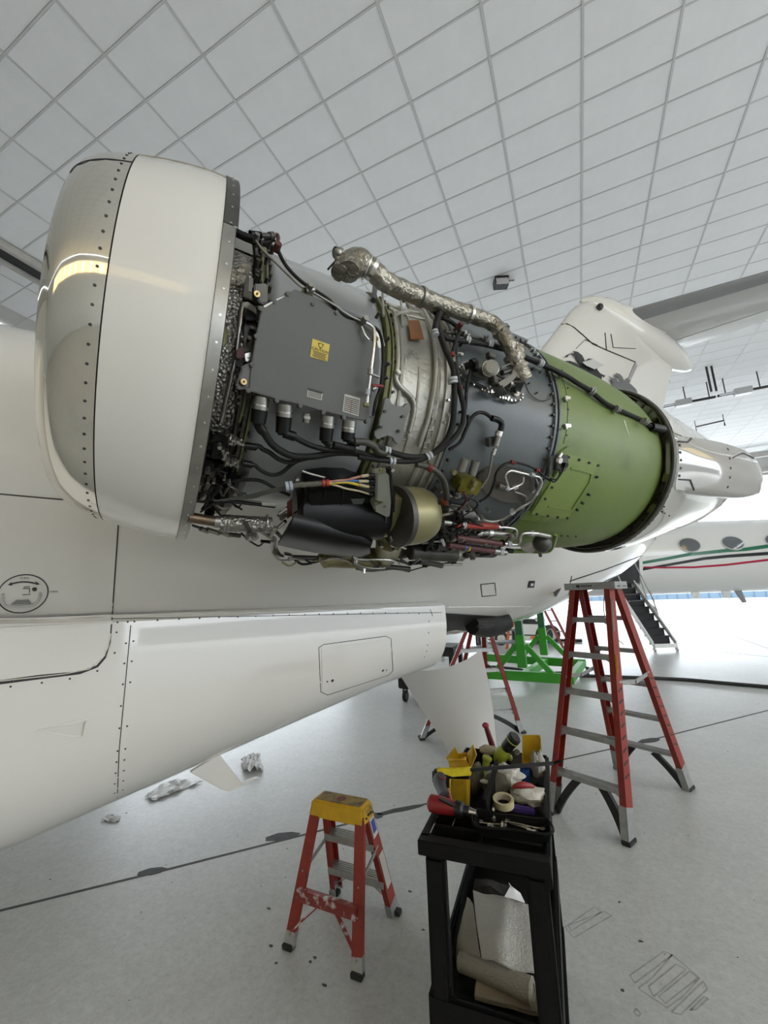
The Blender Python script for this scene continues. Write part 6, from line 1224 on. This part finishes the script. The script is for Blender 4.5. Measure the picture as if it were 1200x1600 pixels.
# black cables on the floor
def cable(lab, pts, r=.014):
    o = obj('cable', MB().tube([V((p.x, p.y, r * .95)) for p in [onz(*q) for q in pts]], r, 8, 6), m_dark); tag(o, lab, 'cable')
cable('black cable on the floor running out of the right edge below the airstair', [(905, 1058), (960, 1060), (1060, 1064), (1130, 1070), (1260, 1082), (1500, 1108), (1900, 1180)], .03)
cable('black cable on the floor inside the green stand', [(740, 1041), (800, 1046), (845, 1053), (880, 1053)], .025)
# --- benches and carts in the distance under the tail
def bench(label, p, w, d, h, mt, ml, rz=.35, shelf=True, name='workbench'):
    R_ = M.Rotation(rz, 3, 'Z'); t = thing(name, label, 'workbench', (p.x, p.y, 0)); q = lambda x, y, z: V((p.x, p.y, 0)) + R_ @ V((x, y, z))
    obj('top', MB().box(q(0, 0, h), (w, d, .06), R_), mt, t, bev=.005)
    for x in (-1, 1):
        for y in (-1, 1): obj('leg', MB().box(q(x * (w / 2 - .05), y * (d / 2 - .05), h / 2), (.08, .08, h), R_), ml, t, smooth=0)
    if shelf: obj('shelf', MB().box(q(0, 0, .28), (w - .1, d - .1, .05), R_), mt, t, smooth=0)
    return t, q
m_bench = mat('bench_grey', (0.17, 0.18, 0.17), 0.5, var=.1, scale=6)
bench('dark grey steel workbench between the green posts and the panel', onz(778, 1019), 1.15, .6, .62, m_bench, m_dark)
t, q_ = bench('pale folding table with yellow boxes behind the short ladder', onz(725, 1030), 1.2, .6, .80, m_jw, m_galv)
for k, (x, y) in enumerate(((-.42, 0), (-.05, -.12))): tag(obj('parts_box', MB().box(q_(x, y, .80 + .03 + .045), (.20, .14, .09), M.Rotation(.35, 3, 'Z')), m_yplas, bev=.01), ('yellow box at the left on the pale folding table', 'yellow box nearer the ladder on the pale folding table')[k], 'box')
tag(obj('tool_bag', MB().ball(q_(.30, .08, .80 + .03 + .085), .17, 12, sz=(1.2, .7, .5)), m_black), 'black soft bag on the pale folding table', 'bag')
pw = onz(634, 1096); t = thing('wheeled_cart', 'black wheeled cart half hidden behind the fairing and white panel', 'cart', (pw.x + .35, pw.y + .2, 0))
for x, y in ((0, 0), (.75, 0), (0, .5), (.75, .5)):
    p = pw + V((x, y, 0)); c = obj('caster', MB().cyl(p + V((-.022, 0, .085)), p + V((.022, 0, .085)), .085, n=18), m_dark, t); obj('caster_hub', MB().cyl(p + V((-.025, 0, .085)), p + V((.025, 0, .085)), .045, n=14), m_galv, c); obj('caster_fork', MB().box(p + V((.034, 0, .12)), (.008, .05, .14)).box(p + V((-.034, 0, .12)), (.008, .05, .14)).box(p + V((0, 0, .19)), (.08, .06, .012)), m_dsteel, c)
obj('lower_tray', MB().box(pw + V((.375, .25, .28)), (.95, .62, .16)), m_black, t, bev=.015); obj('upper_tray', MB().box(pw + V((.375, .25, .78)), (.95, .62, .14)), m_black, t, bev=.015)
for x, y in ((-.05, -.02), (.80, -.02), (-.05, .52), (.80, .52)): obj('post', MB().box(pw + V((x, y, .53)), (.06, .06, .5)), m_black, t)
# --- tow tractor at the other jet's nose wheel
tb0 = onz(858, 1006); tw = Plane(tb0, JK); tug = thing('tow_tractor', 'low white tow tractor with an amber marker light under the striped jet nose', 'tractor', (tb0.x - .8, tb0.y + .4, 0))
P = [tw.at(*p) for p in ((770, 974), (846, 976), (848, 985), (846, 1001), (770, 1001))]; obj('body', MB().prism(P, JK * 1.1), m_jw, tug, bev=.02)
P = [tw.at(*p, ) - JK * .012 for p in ((772, 990), (845, 992), (845, 994), (772, 992))]; obj('bumper_line', MB().prism(P, JK * .02), m_dark, tug, smooth=0)
P = [tw.at(*p) + JK * .3 for p in ((775, 966), (800, 965), (804, 974), (775, 973))]; obj('seat', MB().prism(P, JK * .5), m_dark, tug, bev=.02)
P = [tw.at(*p) + JK * .2 for p in ((822, 968), (845, 968), (845, 977), (822, 976))]; obj('engine_cover', MB().prism(P, JK * .6), m_dark, tug, bev=.02)
obj('steering_wheel', MB().ring(tw.at(812, 968) + JK * .5, JK + ZZ, .17, .02), m_dark, tug)
c = tw.at(834.5, 996); obj('marker_light', MB().prism([c - JK * .02 + JX * .13 * math.cos(k) + ZZ * .055 * math.sin(k) for k in [2 * math.pi * i / 16 for i in range(16)]], JK * .03), mat('amber_lens', (0.75, 0.22, 0.02), 0.3), tug)
for (x, y, r) in ((862, 992, .29), (783, 994, .22)):
    for k in (-.02, .95):
        c = tw.at(x, y) + JK * k; c.z = r; w = obj('wheel', MB().lathe(c, JK, [(0, r * .62), (0, r * .94), (.03, r), (.2, r), (.23, r * .94), (.23, r * .6)], 28), m_dark, tug); obj('rim', MB().lathe(c, JK, [(.02, r * .64), (-.005, r * .58), (.03, r * .5), (.05, r * .25), (.02, r * .2), (.02, 0)], 24), mat('rim_pale', (0.6, 0.58, 0.55), 0.4), w)
c = tw.at(888, 1000); obj('tow_plate', MB().box(V((c.x, c.y + .3, .06)), (.8, .3, .08)), m_dark, tug, bev=.01)
# --- scraps on the floor
m_paper = mat('white_tissue', (0.88, 0.88, 0.88), 0.8); m_scrap = mat('smudged_foil', (0.66, 0.65, 0.63), 0.55, .1, var=.15, scale=14, dirt=(0.16, 0.15, 0.14), dscale=16, damt=.56)
def scrap(name, quad, m, hgt, lab, cat, n=14, seed=1, pw_=1.0):
    rnd = random.Random(seed); G = []
    P = [onz(*p) for p in quad]
    ph = [(rnd.uniform(2, 9), rnd.uniform(2, 9), rnd.uniform(0, 6), rnd.uniform(.3, 1)) for _ in range(6)]
    for i in range(n + 1):
        row = []
        for k in range(n + 1):
            u, v = i / n, k / n; p = (P[0] * (1 - u) + P[1] * u) * (1 - v) + (P[3] * (1 - u) + P[2] * u) * v
            h = abs(sum(a * math.sin(fx_ * u * 2 + fy_ * v * 2 + f0) for fx_, fy_, f0, a in ph)) / 2.2
            row.append(V((p.x + rnd.uniform(-.006, .006), p.y + rnd.uniform(-.006, .006), .004 + hgt * h ** pw_)))
        G.append(row)
    o = obj(name, MB().sheet(G, .0015), m, smooth=20); tag(o, lab, cat); return o
scrap('tissue', [(377, 1190), (404, 1179), (412, 1206), (381, 1208)], m_paper, .06, 'crumpled white tissue lying on the floor beyond the blade aerial', 'tissue', 12, 3)
scrap('foil_sheet', [(226, 1246), (262, 1222), (318, 1222), (240, 1253)], m_scrap, .022, 'wrinkled dirty foil sheet on the floor under the fairing edge', 'foil', 16, 5)
scrap('foil_scrap', [(158, 1284), (166, 1276), (189, 1275), (184, 1286)], m_scrap, .012, 'small foil scrap on the floor nearest the fairing', 'foil', 8, 8)
# ================================================================ TOOL CART AND WHAT IS ON IT
from mathutils import noise as NZ
kr = math.radians(4); KX = V((math.cos(kr), math.sin(kr), 0)); KY = V((-KX.y, KX.x, 0)); KO = onz(652, 1312, .86); KO.z = 0
KW, KL = .415, .89; RK = M((KX, KY, ZZ)).transposed()
def K(x, y, z): return KO + KX * x + KY * y + V((0, 0, z))
m_cart = mat('cart_black', (0.0055, 0.0055, 0.006), 0.48, spec=0.16, var=.15, scale=30, bump=.12, bscale=180)
cart = thing('tool_cart', 'black plastic tool cart heaped with tools in the foreground', 'cart', K(KW / 2, KL / 2, 0))
def kbox(mb, x0, x1, y0, y1, z0, z1): return mb.box(K((x0 + x1) / 2, (y0 + y1) / 2, (z0 + z1) / 2), (x1 - x0, y1 - y0, z1 - z0), RK)
top = MB(); kbox(top, .012, KW - .012, .10, KL, .77, .80); kbox(top, .02, KW - .02, .03, .20, .806, .815)
obj('top_tray', top, m_cart, cart, bev=.012)
rim = MB(); kbox(rim, 0, .022, .20, KL, .78, .86); kbox(rim, KW - .022, KW, .0, KL, .78, .86); kbox(rim, 0, KW, KL - .022, KL, .78, .86)
obj('tray_rim', rim, m_cart, cart, bev=.008)
deck = MB(); kbox(deck, 0, KW, 0, .045, .815, .86); kbox(deck, 0, .03, .03, .24, .80, .86); kbox(deck, .185, KW - .01, .03, .115, .808, .845); kbox(deck, .02, .20, .115, .13, .808, .855); kbox(deck, .02, .20, .19, .205, .808, .86); kbox(deck, .185, .20, .03, .20, .808, .855); kbox(deck, .085, .09, .125, .195, .808, .845); kbox(deck, .02, .2, .03, .2, .806, .816)
obj('handle_deck', deck, m_cart, cart, bev=.011, segs=3)
obj('deck_edge', MB().bar(K(.032, .048, .862), K(.032, .112, .862), .003, .002), m_galv, cart, smooth=0); obj('deck_edge', MB().bar(K(.088, .13, .848), K(.088, .19, .848), .003, .002), m_galv, cart, smooth=0)
dv = MB(); dv.bar(K(.195, .21, .85), K(.20, .60, .85), .014, .14); obj('tray_divider', dv, m_cart, cart, bev=.004)
for x in (.052, KW - .045):
    for y in (.035, KL - .04): obj('leg', MB().prism([K(x - .032, y - .025, .06), K(x + .032, y - .025, .06), K(x + .032, y + .025, .06), K(x - .032, y + .025, .06)], (0, 0, .75)), m_cart, cart, bev=.010)
ms = MB(); kbox(ms, .01, KW - .01, .01, KL - .01, .335, .36); obj('middle_shelf', ms, m_cart, cart, bev=.008)
mr = MB(); kbox(mr, .01, KW - .01, .008, .03, .33, .435); kbox(mr, .01, .03, .01, KL - .01, .33, .435); kbox(mr, KW - .03, KW - .01, .01, KL - .01, .33, .435); kbox(mr, .01, KW - .01, KL - .03, KL - .008, .33, .435); obj('shelf_lip', mr, m_cart, cart, bev=.008)
bs_ = MB(); kbox(bs_, .01, KW - .01, .01, KL - .01, .10, .16); obj('bottom_shelf', bs_, m_cart, cart, bev=.012)
for x in (.06, KW - .06):
    for y in (.06, KL - .06): c = obj('caster', MB().cyl(K(x - .016, y, .045), K(x + .016, y, .045), .045, n=16), m_dark, cart); obj('caster_fork', MB().box(K(x, y, .09), (.05, .04, .03), RK), m_galv, c)
def facets(name, polys, m, lab=None, cat=None, th=.004, parent=None, bev=.0012, plab=None):
    mb = MB()
    for poly in polys:
        P = [onz(*p) for p in poly]; n = (P[1] - P[0]).cross(P[2] - P[0]).normalized(); mb.prism([p - n * th / 2 for p in P], n * th)
    o = obj(name, mb, m, parent, bev=bev, smooth=30, label=plab)
    if cat: tag(o, lab, cat)
    return o
def lump(name, c, r, m, lab, cat, seed=0, amp=.35, fr=2.2, n=26, fold=1.0):
    c = V(c); mb = MB().ball((0, 0, 0), 1.0, n); out = []
    for p in mb.v:
        q = V((p.x * fr + seed, p.y * fr, p.z * fr + seed * .7)); d = NZ.noise(q) * amp + abs(NZ.noise(q * 2.3)) * amp * .8 * fold
        s = 1 + d; w = KX * p.x * r[0] * s + KY * p.y * r[1] * s + V((0, 0, max(p.z, -.75) * r[2] * s)); out.append(c + w)
    mb.v = out; o = obj(name, mb, m, smooth=50); tag(o, lab, cat); return o
t3 = lambda x, y: (660 + x / 9.41, 1120 + y / 9.41); t4 = lambda x, y: (740 + x / 8.571, 1130 + y / 8.571)
P3 = lambda pts, z: [(*t3(*p), z) for p in pts]; P4 = lambda pts, z: [(*t4(*p), z) for p in pts]
def z3(*q): return [(*t3(x, y), z) for x, y, z in q]
def z4(*q): return [(*t4(x, y), z) for x, y, z in q]
m_bin = mat('bin_yellow', (0.58, 0.36, 0.012), 0.42, var=.08, scale=30, dirt=(0.32, 0.20, 0.02), dscale=22, damt=.62)
# yellow bins
facets('parts_bin', [z3((345, 605, .90), (480, 440, .965), (530, 545, .93), (530, 610, .905)), z3((650, 545, .905), (745, 402, .97), (802, 560, .93), (712, 762, .885)), z3((380, 650, .885), (650, 635, .885), (712, 760, .88), (400, 757, .88)), z3((350, 605, .90), (650, 575, .90), (650, 640, .885), (380, 655, .885)), z3((525, 545, .925), (655, 525, .925), (650, 580, .90), (520, 600, .90))], m_bin, 'yellow open-fronted parts bin tipped up at the left rear of the cart', 'bin')
facets('parts_bin', [z3((415, 910, .87), (700, 922, .87), (690, 1440, .80), (400, 1300, .81)), z3((640, 935, .905), (702, 922, .905), (690, 1440, .825), (650, 1340, .835)), z3((395, 915, .90), (420, 910, .90), (420, 1290, .84), (395, 1290, .84)), z3((650, 1340, .83), (690, 1440, .80), (560, 1400, .80), (540, 1330, .83))], m_bin, 'yellow parts bin lying behind the red drill', 'bin')
Yb = (K(0, .80, 0)).y
def a4(x, y, dy=0): return aty(*t4(x, y), Yb + dy)
mb = MB(); F4 = [a4(648, 158), a4(878, 158), a4(905, 500), a4(650, 520)]; nrm = (CAM - F4[0]); nrm.z = 0; nrm = nrm.normalized()
mb.prism(F4, nrm * -.004)
for i, k, e in ((3, 0, (625, 125)), (1, 2, (888, 130))): mb.prism([F4[i], F4[k], F4[k] + nrm * .035, F4[i] + nrm * .05], (F4[1] - F4[0]).normalized() * .004)
mb.prism([F4[2], F4[3], F4[3] + nrm * .05, F4[2] + nrm * .05], (0, 0, -.004)); mb.prism([F4[3] + nrm * .045, F4[2] + nrm * .045, F4[2] + nrm * .047 + V((0, 0, .02)), F4[3] + nrm * .047 + V((0, 0, .02))], nrm * .004)
tag(obj('parts_bin', mb, m_bin, bev=.0012), 'yellow parts bin standing on end at the right rear of the cart', 'bin')
facets('rubber_glove', [z3((215, 765, .925), (260, 750, .93), (480, 760, .93), (720, 735, .925), (722, 855, .905), (440, 872, .91), (215, 800, .915))], mat('bright_yellow_rubber', (0.62, 0.50, 0.01), 0.4, var=.1, scale=40, bump=.4, bscale=60), 'flat bright yellow rubber sheet between the two left bins', 'rubber sheet', .012, bev=.004)
# red drill lying on its side
dz = .895; q = lambda x, y, z=dz: onz(*t3(x, y), z)
drill = thing('cordless_drill', 'red cordless drill with a black grip lying on the left of the cart', 'drill', q(290, 1300, .86)); m_dred = mat('drill_red', (0.26, 0.016, 0.02), 0.4)
a, b = q(95, 1260), q(500, 1350); d = b - a
obj('motor_housing', MB().lathe(a, d, [(0, 0), (0, .020), (.008, .029), (d.length * .45, .029), (d.length * .85, .025), (d.length, .022), (d.length, 0)], 20), m_dred, drill, smooth=40)
obj('gear_case', MB().lathe(b, d, [(0, .027), (.022, .025), (.03, .018), (.05, .016), (.052, 0)], 18), m_black, drill); obj('chuck', MB().cyl(b + d.normalized() * .05, b + d.normalized() * .075, .013, .009), m_bright, drill)
obj('side_stripe', MB().bar(q(255, 1200, .928), q(470, 1310, .926), .02, .006), m_black, drill, bev=.002)
obj('grip', MB().tube([q(330, 1190), q(290, 1080), q(250, 960), q(270, 900)], lambda t: .024 - .003 * math.sin(t * 6), 14, 5), mat('grip_grey', (0.05, 0.05, 0.06), 0.55), drill); obj('grip_trim', MB().tube([q(200, 885, .915), q(245, 872, .92), q(300, 915, .922), q(345, 890, .918)], .003, 6), m_dred, drill)
bt = q(285, 900, .885); obj('battery', MB().box(bt, (.085, .055, .06), M.Rotation(-.5, 3, 'Z')), m_black, drill, bev=.012, segs=3); obj('pink_panel', MB().tube([q(380, 1080, .90), q(410, 1190, .90), (q(440, 1270, .895))], .009, 8, flat=.6), mat('faded_red', (0.5, 0.16, 0.15), 0.5), drill)
# torch-like tools at the back
m_lime = mat('lime_plastic', (0.32, 0.36, 0.04), 0.4, var=.08, scale=30)
p = lambda x, y, z: onz(*t4(x, y), z)
tool = thing('angle_tool', 'lime and black power tool leaning at the back of the cart', 'power tool', p(400, 480, .80))
a, b, c, d = p(330, 520, .84), p(370, 430, .88), p(430, 340, .92), p(560, 180, .985)
obj('nose', MB().cyl(a - (b - a) * .8, a, .009, .012), m_steel, tool); obj('neck', MB().tube([a, b, c], lambda t: .022 + .012 * math.sin(math.pi * t), 14, 4), m_lime, tool, label='lime neck'); obj('body', MB().cyl(c, d, .027, .031, 18), m_black, tool, bev=.006); e = (d - c).normalized(); obj('body_ring', MB().ring(L3(c, d, .72), e, .030, .0025, 22, 6), m_lime, tool); obj('side_lug', MB().ball(p(480, 460, .86), .016, 10), m_lime, tool)
tr_ = thing('torch', 'lime green torch standing beside the brown pouch', 'torch', p(150, 560, .80)); a, b = p(150, 620, .83), p(185, 455, .885)
obj('barrel', MB().lathe(a, b - a, [(0, 0), (0, .015), ((b - a).length * .7, .017), ((b - a).length * .8, .022), ((b - a).length, .023), ((b - a).length + .004, .018), ((b - a).length + .004, 0)], 18), m_lime, tr_); a2 = p(150, 740, .80); obj('foot', MB().cyl(a2, a, .010, .013), m_lime, tr_)
rt = thing('ratchet', 'dark red ratchet handle sticking up at the back of the cart', 'ratchet', p(290, 480, .80)); a, b = p(295, 430, .84), p(160, 30, .99)
obj('handle', MB().tube([a, L3(a, b, .3), L3(a, b, .6), b], lambda t: .011 + .004 * math.sin(math.pi * (t * .9 + .1)), 12, 4), mat('dark_red_grip', (0.13, 0.012, 0.022), 0.4), rt); obj('handle_end', MB().ball(b, .018, 12, sz=(1, 1, .8)), mat('red_end', (0.26, 0.015, 0.035), 0.4), rt); obj('shank', MB().cyl(a - (b - a) * .25, a, .008), m_dsteel, rt)
tag(obj('socket', MB().cyl(p(585, 440, .83), p(580, 395, .87), .017, n=18).cyl(p(580, 395, .87), p(579, 385, .875), .014, n=18), m_bright, bev=.002), 'bright chrome socket between the lime tool and the rear yellow bin', 'socket')
tag(obj('hole_saw', MB().cyl(p(560, 520, .80), p(565, 470, .85), .035, n=22), m_black, bev=.004), 'black round cup below the chrome socket', 'cup')
br_ = MB(); a, b = p(-45, 625, .955), p(1080, 535, .965); br_.bar(a, b, .011, .013); br_.bar(b, p(1170, 500, .985), .013, .010); br_.bar(p(1165, 492, .988), p(1172, 530, .975), .012, .008); tag(obj('pry_bar', br_, m_black, bev=.002), 'long black pry bar laid across the tools', 'pry bar')
# cloths, pouches, tape
m_rag = mat('white_rag', (0.60, 0.57, 0.51), 0.85, var=.08, scale=20, bump=.5, bscale=60, dirt=(0.35, 0.31, 0.26), dscale=18, damt=.66); m_ragg = mat('grey_rag', (0.30, 0.29, 0.26), 0.85, var=.2, scale=20, bump=.5, bscale=60)
m_pouch = mat('olive_canvas', (0.075, 0.065, 0.042), 0.8, var=.2, scale=50, bump=.4, bscale=150)
lump('rag', p(430, 690, .865), (.07, .055, .036), m_rag, 'crumpled white rag in the middle of the cart behind the olive pouch', 'rag', 3.1)
facets('rag_tail', [z4((80, 770, .875), (130, 745, .88), (270, 800, .875), (260, 815, .87), (150, 805, .872), (95, 795, .872))], m_rag, 'loose strip of white rag hooked over the tray divider', 'rag', .008, bev=.003)
lump('rag', p(720, 950, .85), (.066, .052, .034), m_rag, 'crumpled white rag right of the tape roll', 'rag', 7.7)
lump('rag', p(860, 560, .87), (.030, .045, .055), m_ragg, 'grey rag stuffed by the right rim of the cart', 'rag', 1.3)
lump('glove', p(200, 360, .885), (.045, .018, .022), mat('beige_leather', (0.42, 0.37, 0.29), 0.7), 'beige leather flap in front of the red ratchet handle', 'glove', 5.2, .2)
rh = MB().tube([p(520, 860, .915), p(600, 835, .925), (p(700, 830, .925)), p(810, 850, .915)], lambda t: .005 + .007 * math.sin(math.pi * t), 12, 5, flat=.8); tag(obj('pliers_handle', rh, mat('handle_red', (0.25, 0.02, 0.02), 0.4)), 'red handle lying on the white rag by the right rim', 'pliers')
lump('pouch', p(310, 880, .835), (.062, .06, .06), m_pouch, 'olive canvas pouch behind the tape roll', 'pouch', 9.1, .12, 1.6)
lump('tool_roll', onz(*t3(790, 900), .84), (.028, .11, .05), mat('brown_canvas', (0.12, 0.10, 0.075), 0.85, var=.2, scale=40, bump=.5, bscale=120), 'brown canvas tool roll along the tray divider', 'tool roll', 2.4, .15, 1.6)
c = p(675, 700, .83); tag(obj('cup', MB().lathe(c - V((0, 0, .03)), ZZ, [(0, 0), (0, .024), (.062, .029), (.062, .026), (.01, .022), (.01, 0)], 22), mat('blue_plastic', (0.012, 0.05, 0.20), 0.4)), 'blue plastic cup among the white rags', 'cup')
c = p(400, 1050, .868); tp_ax = (ZZ * .9 + (CAM - c).normalized() * .2).normalized(); tape = thing('tape_roll', 'cream masking tape roll behind the purple case', 'tape', c - V((0, 0, .03)))
obj('tape', MB().lathe(c - tp_ax * .012, tp_ax, [(0, .031), (.0, .039), (.024, .039), (.024, .031), (0, .031)], 36), mat('masking_tape', (0.58, 0.51, 0.30), 0.6), tape, smooth=40); obj('core', MB().lathe(c - tp_ax * .012, tp_ax, [(0.001, .028), (.001, .031), (.023, .031), (.023, .028), (.001, .028)], 36), mat('tape_core', (0.42, 0.36, 0.27), 0.7, var=.2, scale=60), tape)
facets('case', [z4((205, 1085, .848), (560, 1115, .85), (820, 1165, .85), (822, 1200, .845), (560, 1168, .845), (215, 1125, .84))], mat('purple_plastic', (0.055, 0.03, 0.16), 0.45), 'slim purple case behind the black wrench tray', 'case', .022, bev=.006)
facets('file_handle', [z4((140, 940, .87), (200, 960, .87), (235, 1080, .86), (170, 1060, .86))], mat('dark_blue_grip', (0.03, 0.035, 0.06), 0.5), 'dark blue grip beside the tape roll', 'grip', .02, bev=.006)
# black tray with wrenches
bx = [p(20, 1150, .885), p(1000, 1300, .885), p(1030, 1480, .885), p(20, 1370, .885)]
tray = thing('wrench_tray', 'open black tray of wrenches on the near right corner of the cart', 'tray', (bx[0] + bx[2]) / 2 - V((0, 0, .035)))
mb = MB(); ins = sum(bx, V((0, 0, 0))) / 4
lo = [L3(q_, ins, .10) - V((0, 0, .03)) for q_ in bx]; mb.prism(lo, (0, 0, -.004))
obj('tray_floor', mb, m_cart, tray)
mb = MB()
for i in range(4):
    k = (i + 1) % 4; mb.add([lo[i], lo[k], bx[k], bx[i], L3(lo[i], ins, -.02), L3(lo[k], ins, -.02), L3(bx[k], ins, -.03), L3(bx[i], ins, -.03)], [(0, 1, 2, 3), (7, 6, 5, 4), (3, 2, 6, 7), (0, 4, 5, 1)])
obj('tray_wall', mb, m_cart, tray)
obj('tray_lip', MB().tube([bx[0], L3(bx[0], bx[1], .3) - V((0, 0, .006)), L3(bx[0], bx[1], .5), L3(bx[0], bx[1], .8), bx[1], bx[2], L3(bx[2], bx[3], .5), bx[3]], .0045, 8, 4, True), m_cart, tray)
zt_ = .862
def wrench(lab, a, b, w=.006, open_=True, z=zt_, z2=None):
    a, b = p(*a, z), p(*b, z2 or z); d = (b - a).normalized(); sd = d.cross(ZZ).normalized(); mb = MB().bar(a, b, w, .005)
    mb.lathe(b + d * .007 - ZZ * .003, ZZ, [(0, .0045), (0, .009), (.006, .009), (.006, .0045), (0, .0045)], 16)
    for s in (-1, 1): mb.prism([a + sd * s * .002, a + sd * s * .008, a - d * .012 + sd * s * .0095, a - d * .016 + sd * s * .005, a - d * .008 + sd * s * .0035], (0, 0, .005))
    tag(obj('wrench', mb, m_bright, bev=.0008), lab, 'wrench', 'wrenches in the black tray')
wrench('wrench lying along the upper left of the black tray', (110, 1200), (370, 1285)); wrench('long wrench slanting across the right of the black tray', (480, 1320), (900, 1410), z=.866)
wrench('second wrench slanting to the right, below the long one', (470, 1330), (790, 1440), w=.005, z=.860); wrench('short wrench at the left of the black tray, below the first', (130, 1335), (380, 1360), w=.007); wrench('wrench at the near edge of the black tray', (240, 1390), (740, 1480), w=.008, z=.858)
def socket_bar(lab, a, b, r, z=.864):
    a, b = p(*a, z), p(*b, z + .004); mb = MB().cyl(a, b, r * .55, n=10); d = (b - a).normalized(); mb.cyl(a, a + d * .014, r, n=14).cyl(b - d * .012, b, r, n=14); tag(obj('socket_bar', mb, m_bright, bev=.0008), lab, 'socket bar', 'socket bars in the black tray')
socket_bar('upright chrome socket bar at the left of the black tray', (262, 1150), (275, 1290), .007, .872); socket_bar('upright chrome socket bar in the middle of the black tray', (385, 1345), (380, 1420), .008, .868); socket_bar('lying chrome socket bar at the right end of the black tray', (720, 1420), (840, 1455), .006); socket_bar('lying chrome socket at the near left of the black tray', (195, 1400), (270, 1395), .009)
ca = [onz(*t3(*q_), .872) for q_ in ((670, 1350), (705, 1335), (755, 1375), (745, 1400), (700, 1380))]; tag(obj('carabiner', MB().tube(ca, .0028, 6, 5, True), m_bright), 'small steel carabiner between the yellow bin and the black tray', 'carabiner')
# cloths on the middle shelf
c5 = lambda x, y: (640 + x / 4.446, 1240 + y / 4.446)
def cloth(name, rows, m, lab, th=.006, wr=.006, seed=0, cat='cloth', n=18):
    """rows: lists of (x, y, z) picture points with a height; resampled into a soft sheet"""
    R0 = [[onz(*c5(x, y), z) for x, y, z in r] for r in rows]; G = []
    def samp(L, t):
        f = t * (len(L) - 1); i = min(int(f), len(L) - 2); return L[i].lerp(L[i + 1], f - i)
    for i in range(n + 1):
        row = []
        for k in range(n + 1):
            q_ = samp([samp(r, k / n) for r in R0], i / n); row.append(q_ + V((0, 0, NZ.noise(q_ * 14 + V((seed, 0, 0))) * wr * 2)))
        G.append(row)
    o = obj(name, MB().sheet(G, th, (0, 0, 1)), m, smooth=60); tag(o, lab, cat); return o
m_c1 = mat('grey_white_cloth', (0.44, 0.43, 0.40), 0.9, var=.06, scale=10, bump=.6, bscale=120, dirt=(0.33, 0.31, 0.28), dscale=8, damt=.6); m_c2 = mat('beige_felt', (0.28, 0.255, 0.21), 0.95, var=.08, scale=10, bump=.5, bscale=150); m_c3 = mat('tan_cloth', (0.33, 0.27, 0.19), 0.95, var=.08, scale=10, bump=.5, bscale=150)
cloth('cleaning_cloth', [[(440, 675, .50), (650, 715, .52), (860, 790, .50)], [(465, 900, .485), (660, 950, .50), (880, 1010, .485)], [(500, 1130, .45), (640, 1180, .465), (895, 1245, .45)]], m_c1, 'large grey-white cloth spread on top of the middle shelf of the cart', .005, .006)
cloth('felt_blanket', [[(400, 720, .44), (420, 730, .46), (440, 760, .47)], [(330, 1010, .41), (380, 1020, .43), (480, 1060, .45)], [(320, 1130, .39), (370, 1150, .415), (500, 1170, .43)]], m_c2, 'beige felt folded at the left of the middle shelf', .02, .004, 4)
a, b, c = onz(*c5(350, 1170), .40), onz(*c5(600, 1260), .415), onz(*c5(850, 1370), .42)
tag(obj('rolled_felt', MB().tube([a, L3(a, b, .5), b, L3(b, c, .5), c], lambda t: .026 + .008 * t, 14, 5, flat=1.0).ring(c, c - b, .022, .006), m_c2), 'beige felt roll with its open end at the right, below the grey-white cloth', 'cloth')
cloth('tan_cloth', [[(465, 1290, .385), (650, 1330, .385), (900, 1400, .385)], [(455, 1340, .385), (650, 1390, .385), (910, 1450, .385)], [(450, 1395, .38), (650, 1460, .38), (920, 1520, .38)]], m_c3, 'tan cloth flat on the shelf at the near end', .012, .003, 9)
cloth('paper_towel', [[(690, 622, .56), (700, 640, .55), (715, 665, .53)], [(700, 650, .54), (735, 690, .53), (770, 700, .52)], [(660, 715, .53), (730, 735, .525), (800, 750, .52)]], m_paper, 'white paper towel poking up behind the grey-white cloth', .003, .006, 2, 'paper towel', 10)
cloth('dark_carpet', [[(450, 600, .40), (560, 620, .41), (690, 640, .40)], [(445, 640, .40), (560, 660, .42), (700, 690, .40)], [(440, 680, .39), (560, 690, .40), (760, 730, .39)]], mat('dark_pile', (0.03, 0.028, 0.025), 0.95, bump=1, bscale=120), 'dark shaggy cloth at the back of the middle shelf', .02, .012, 6)
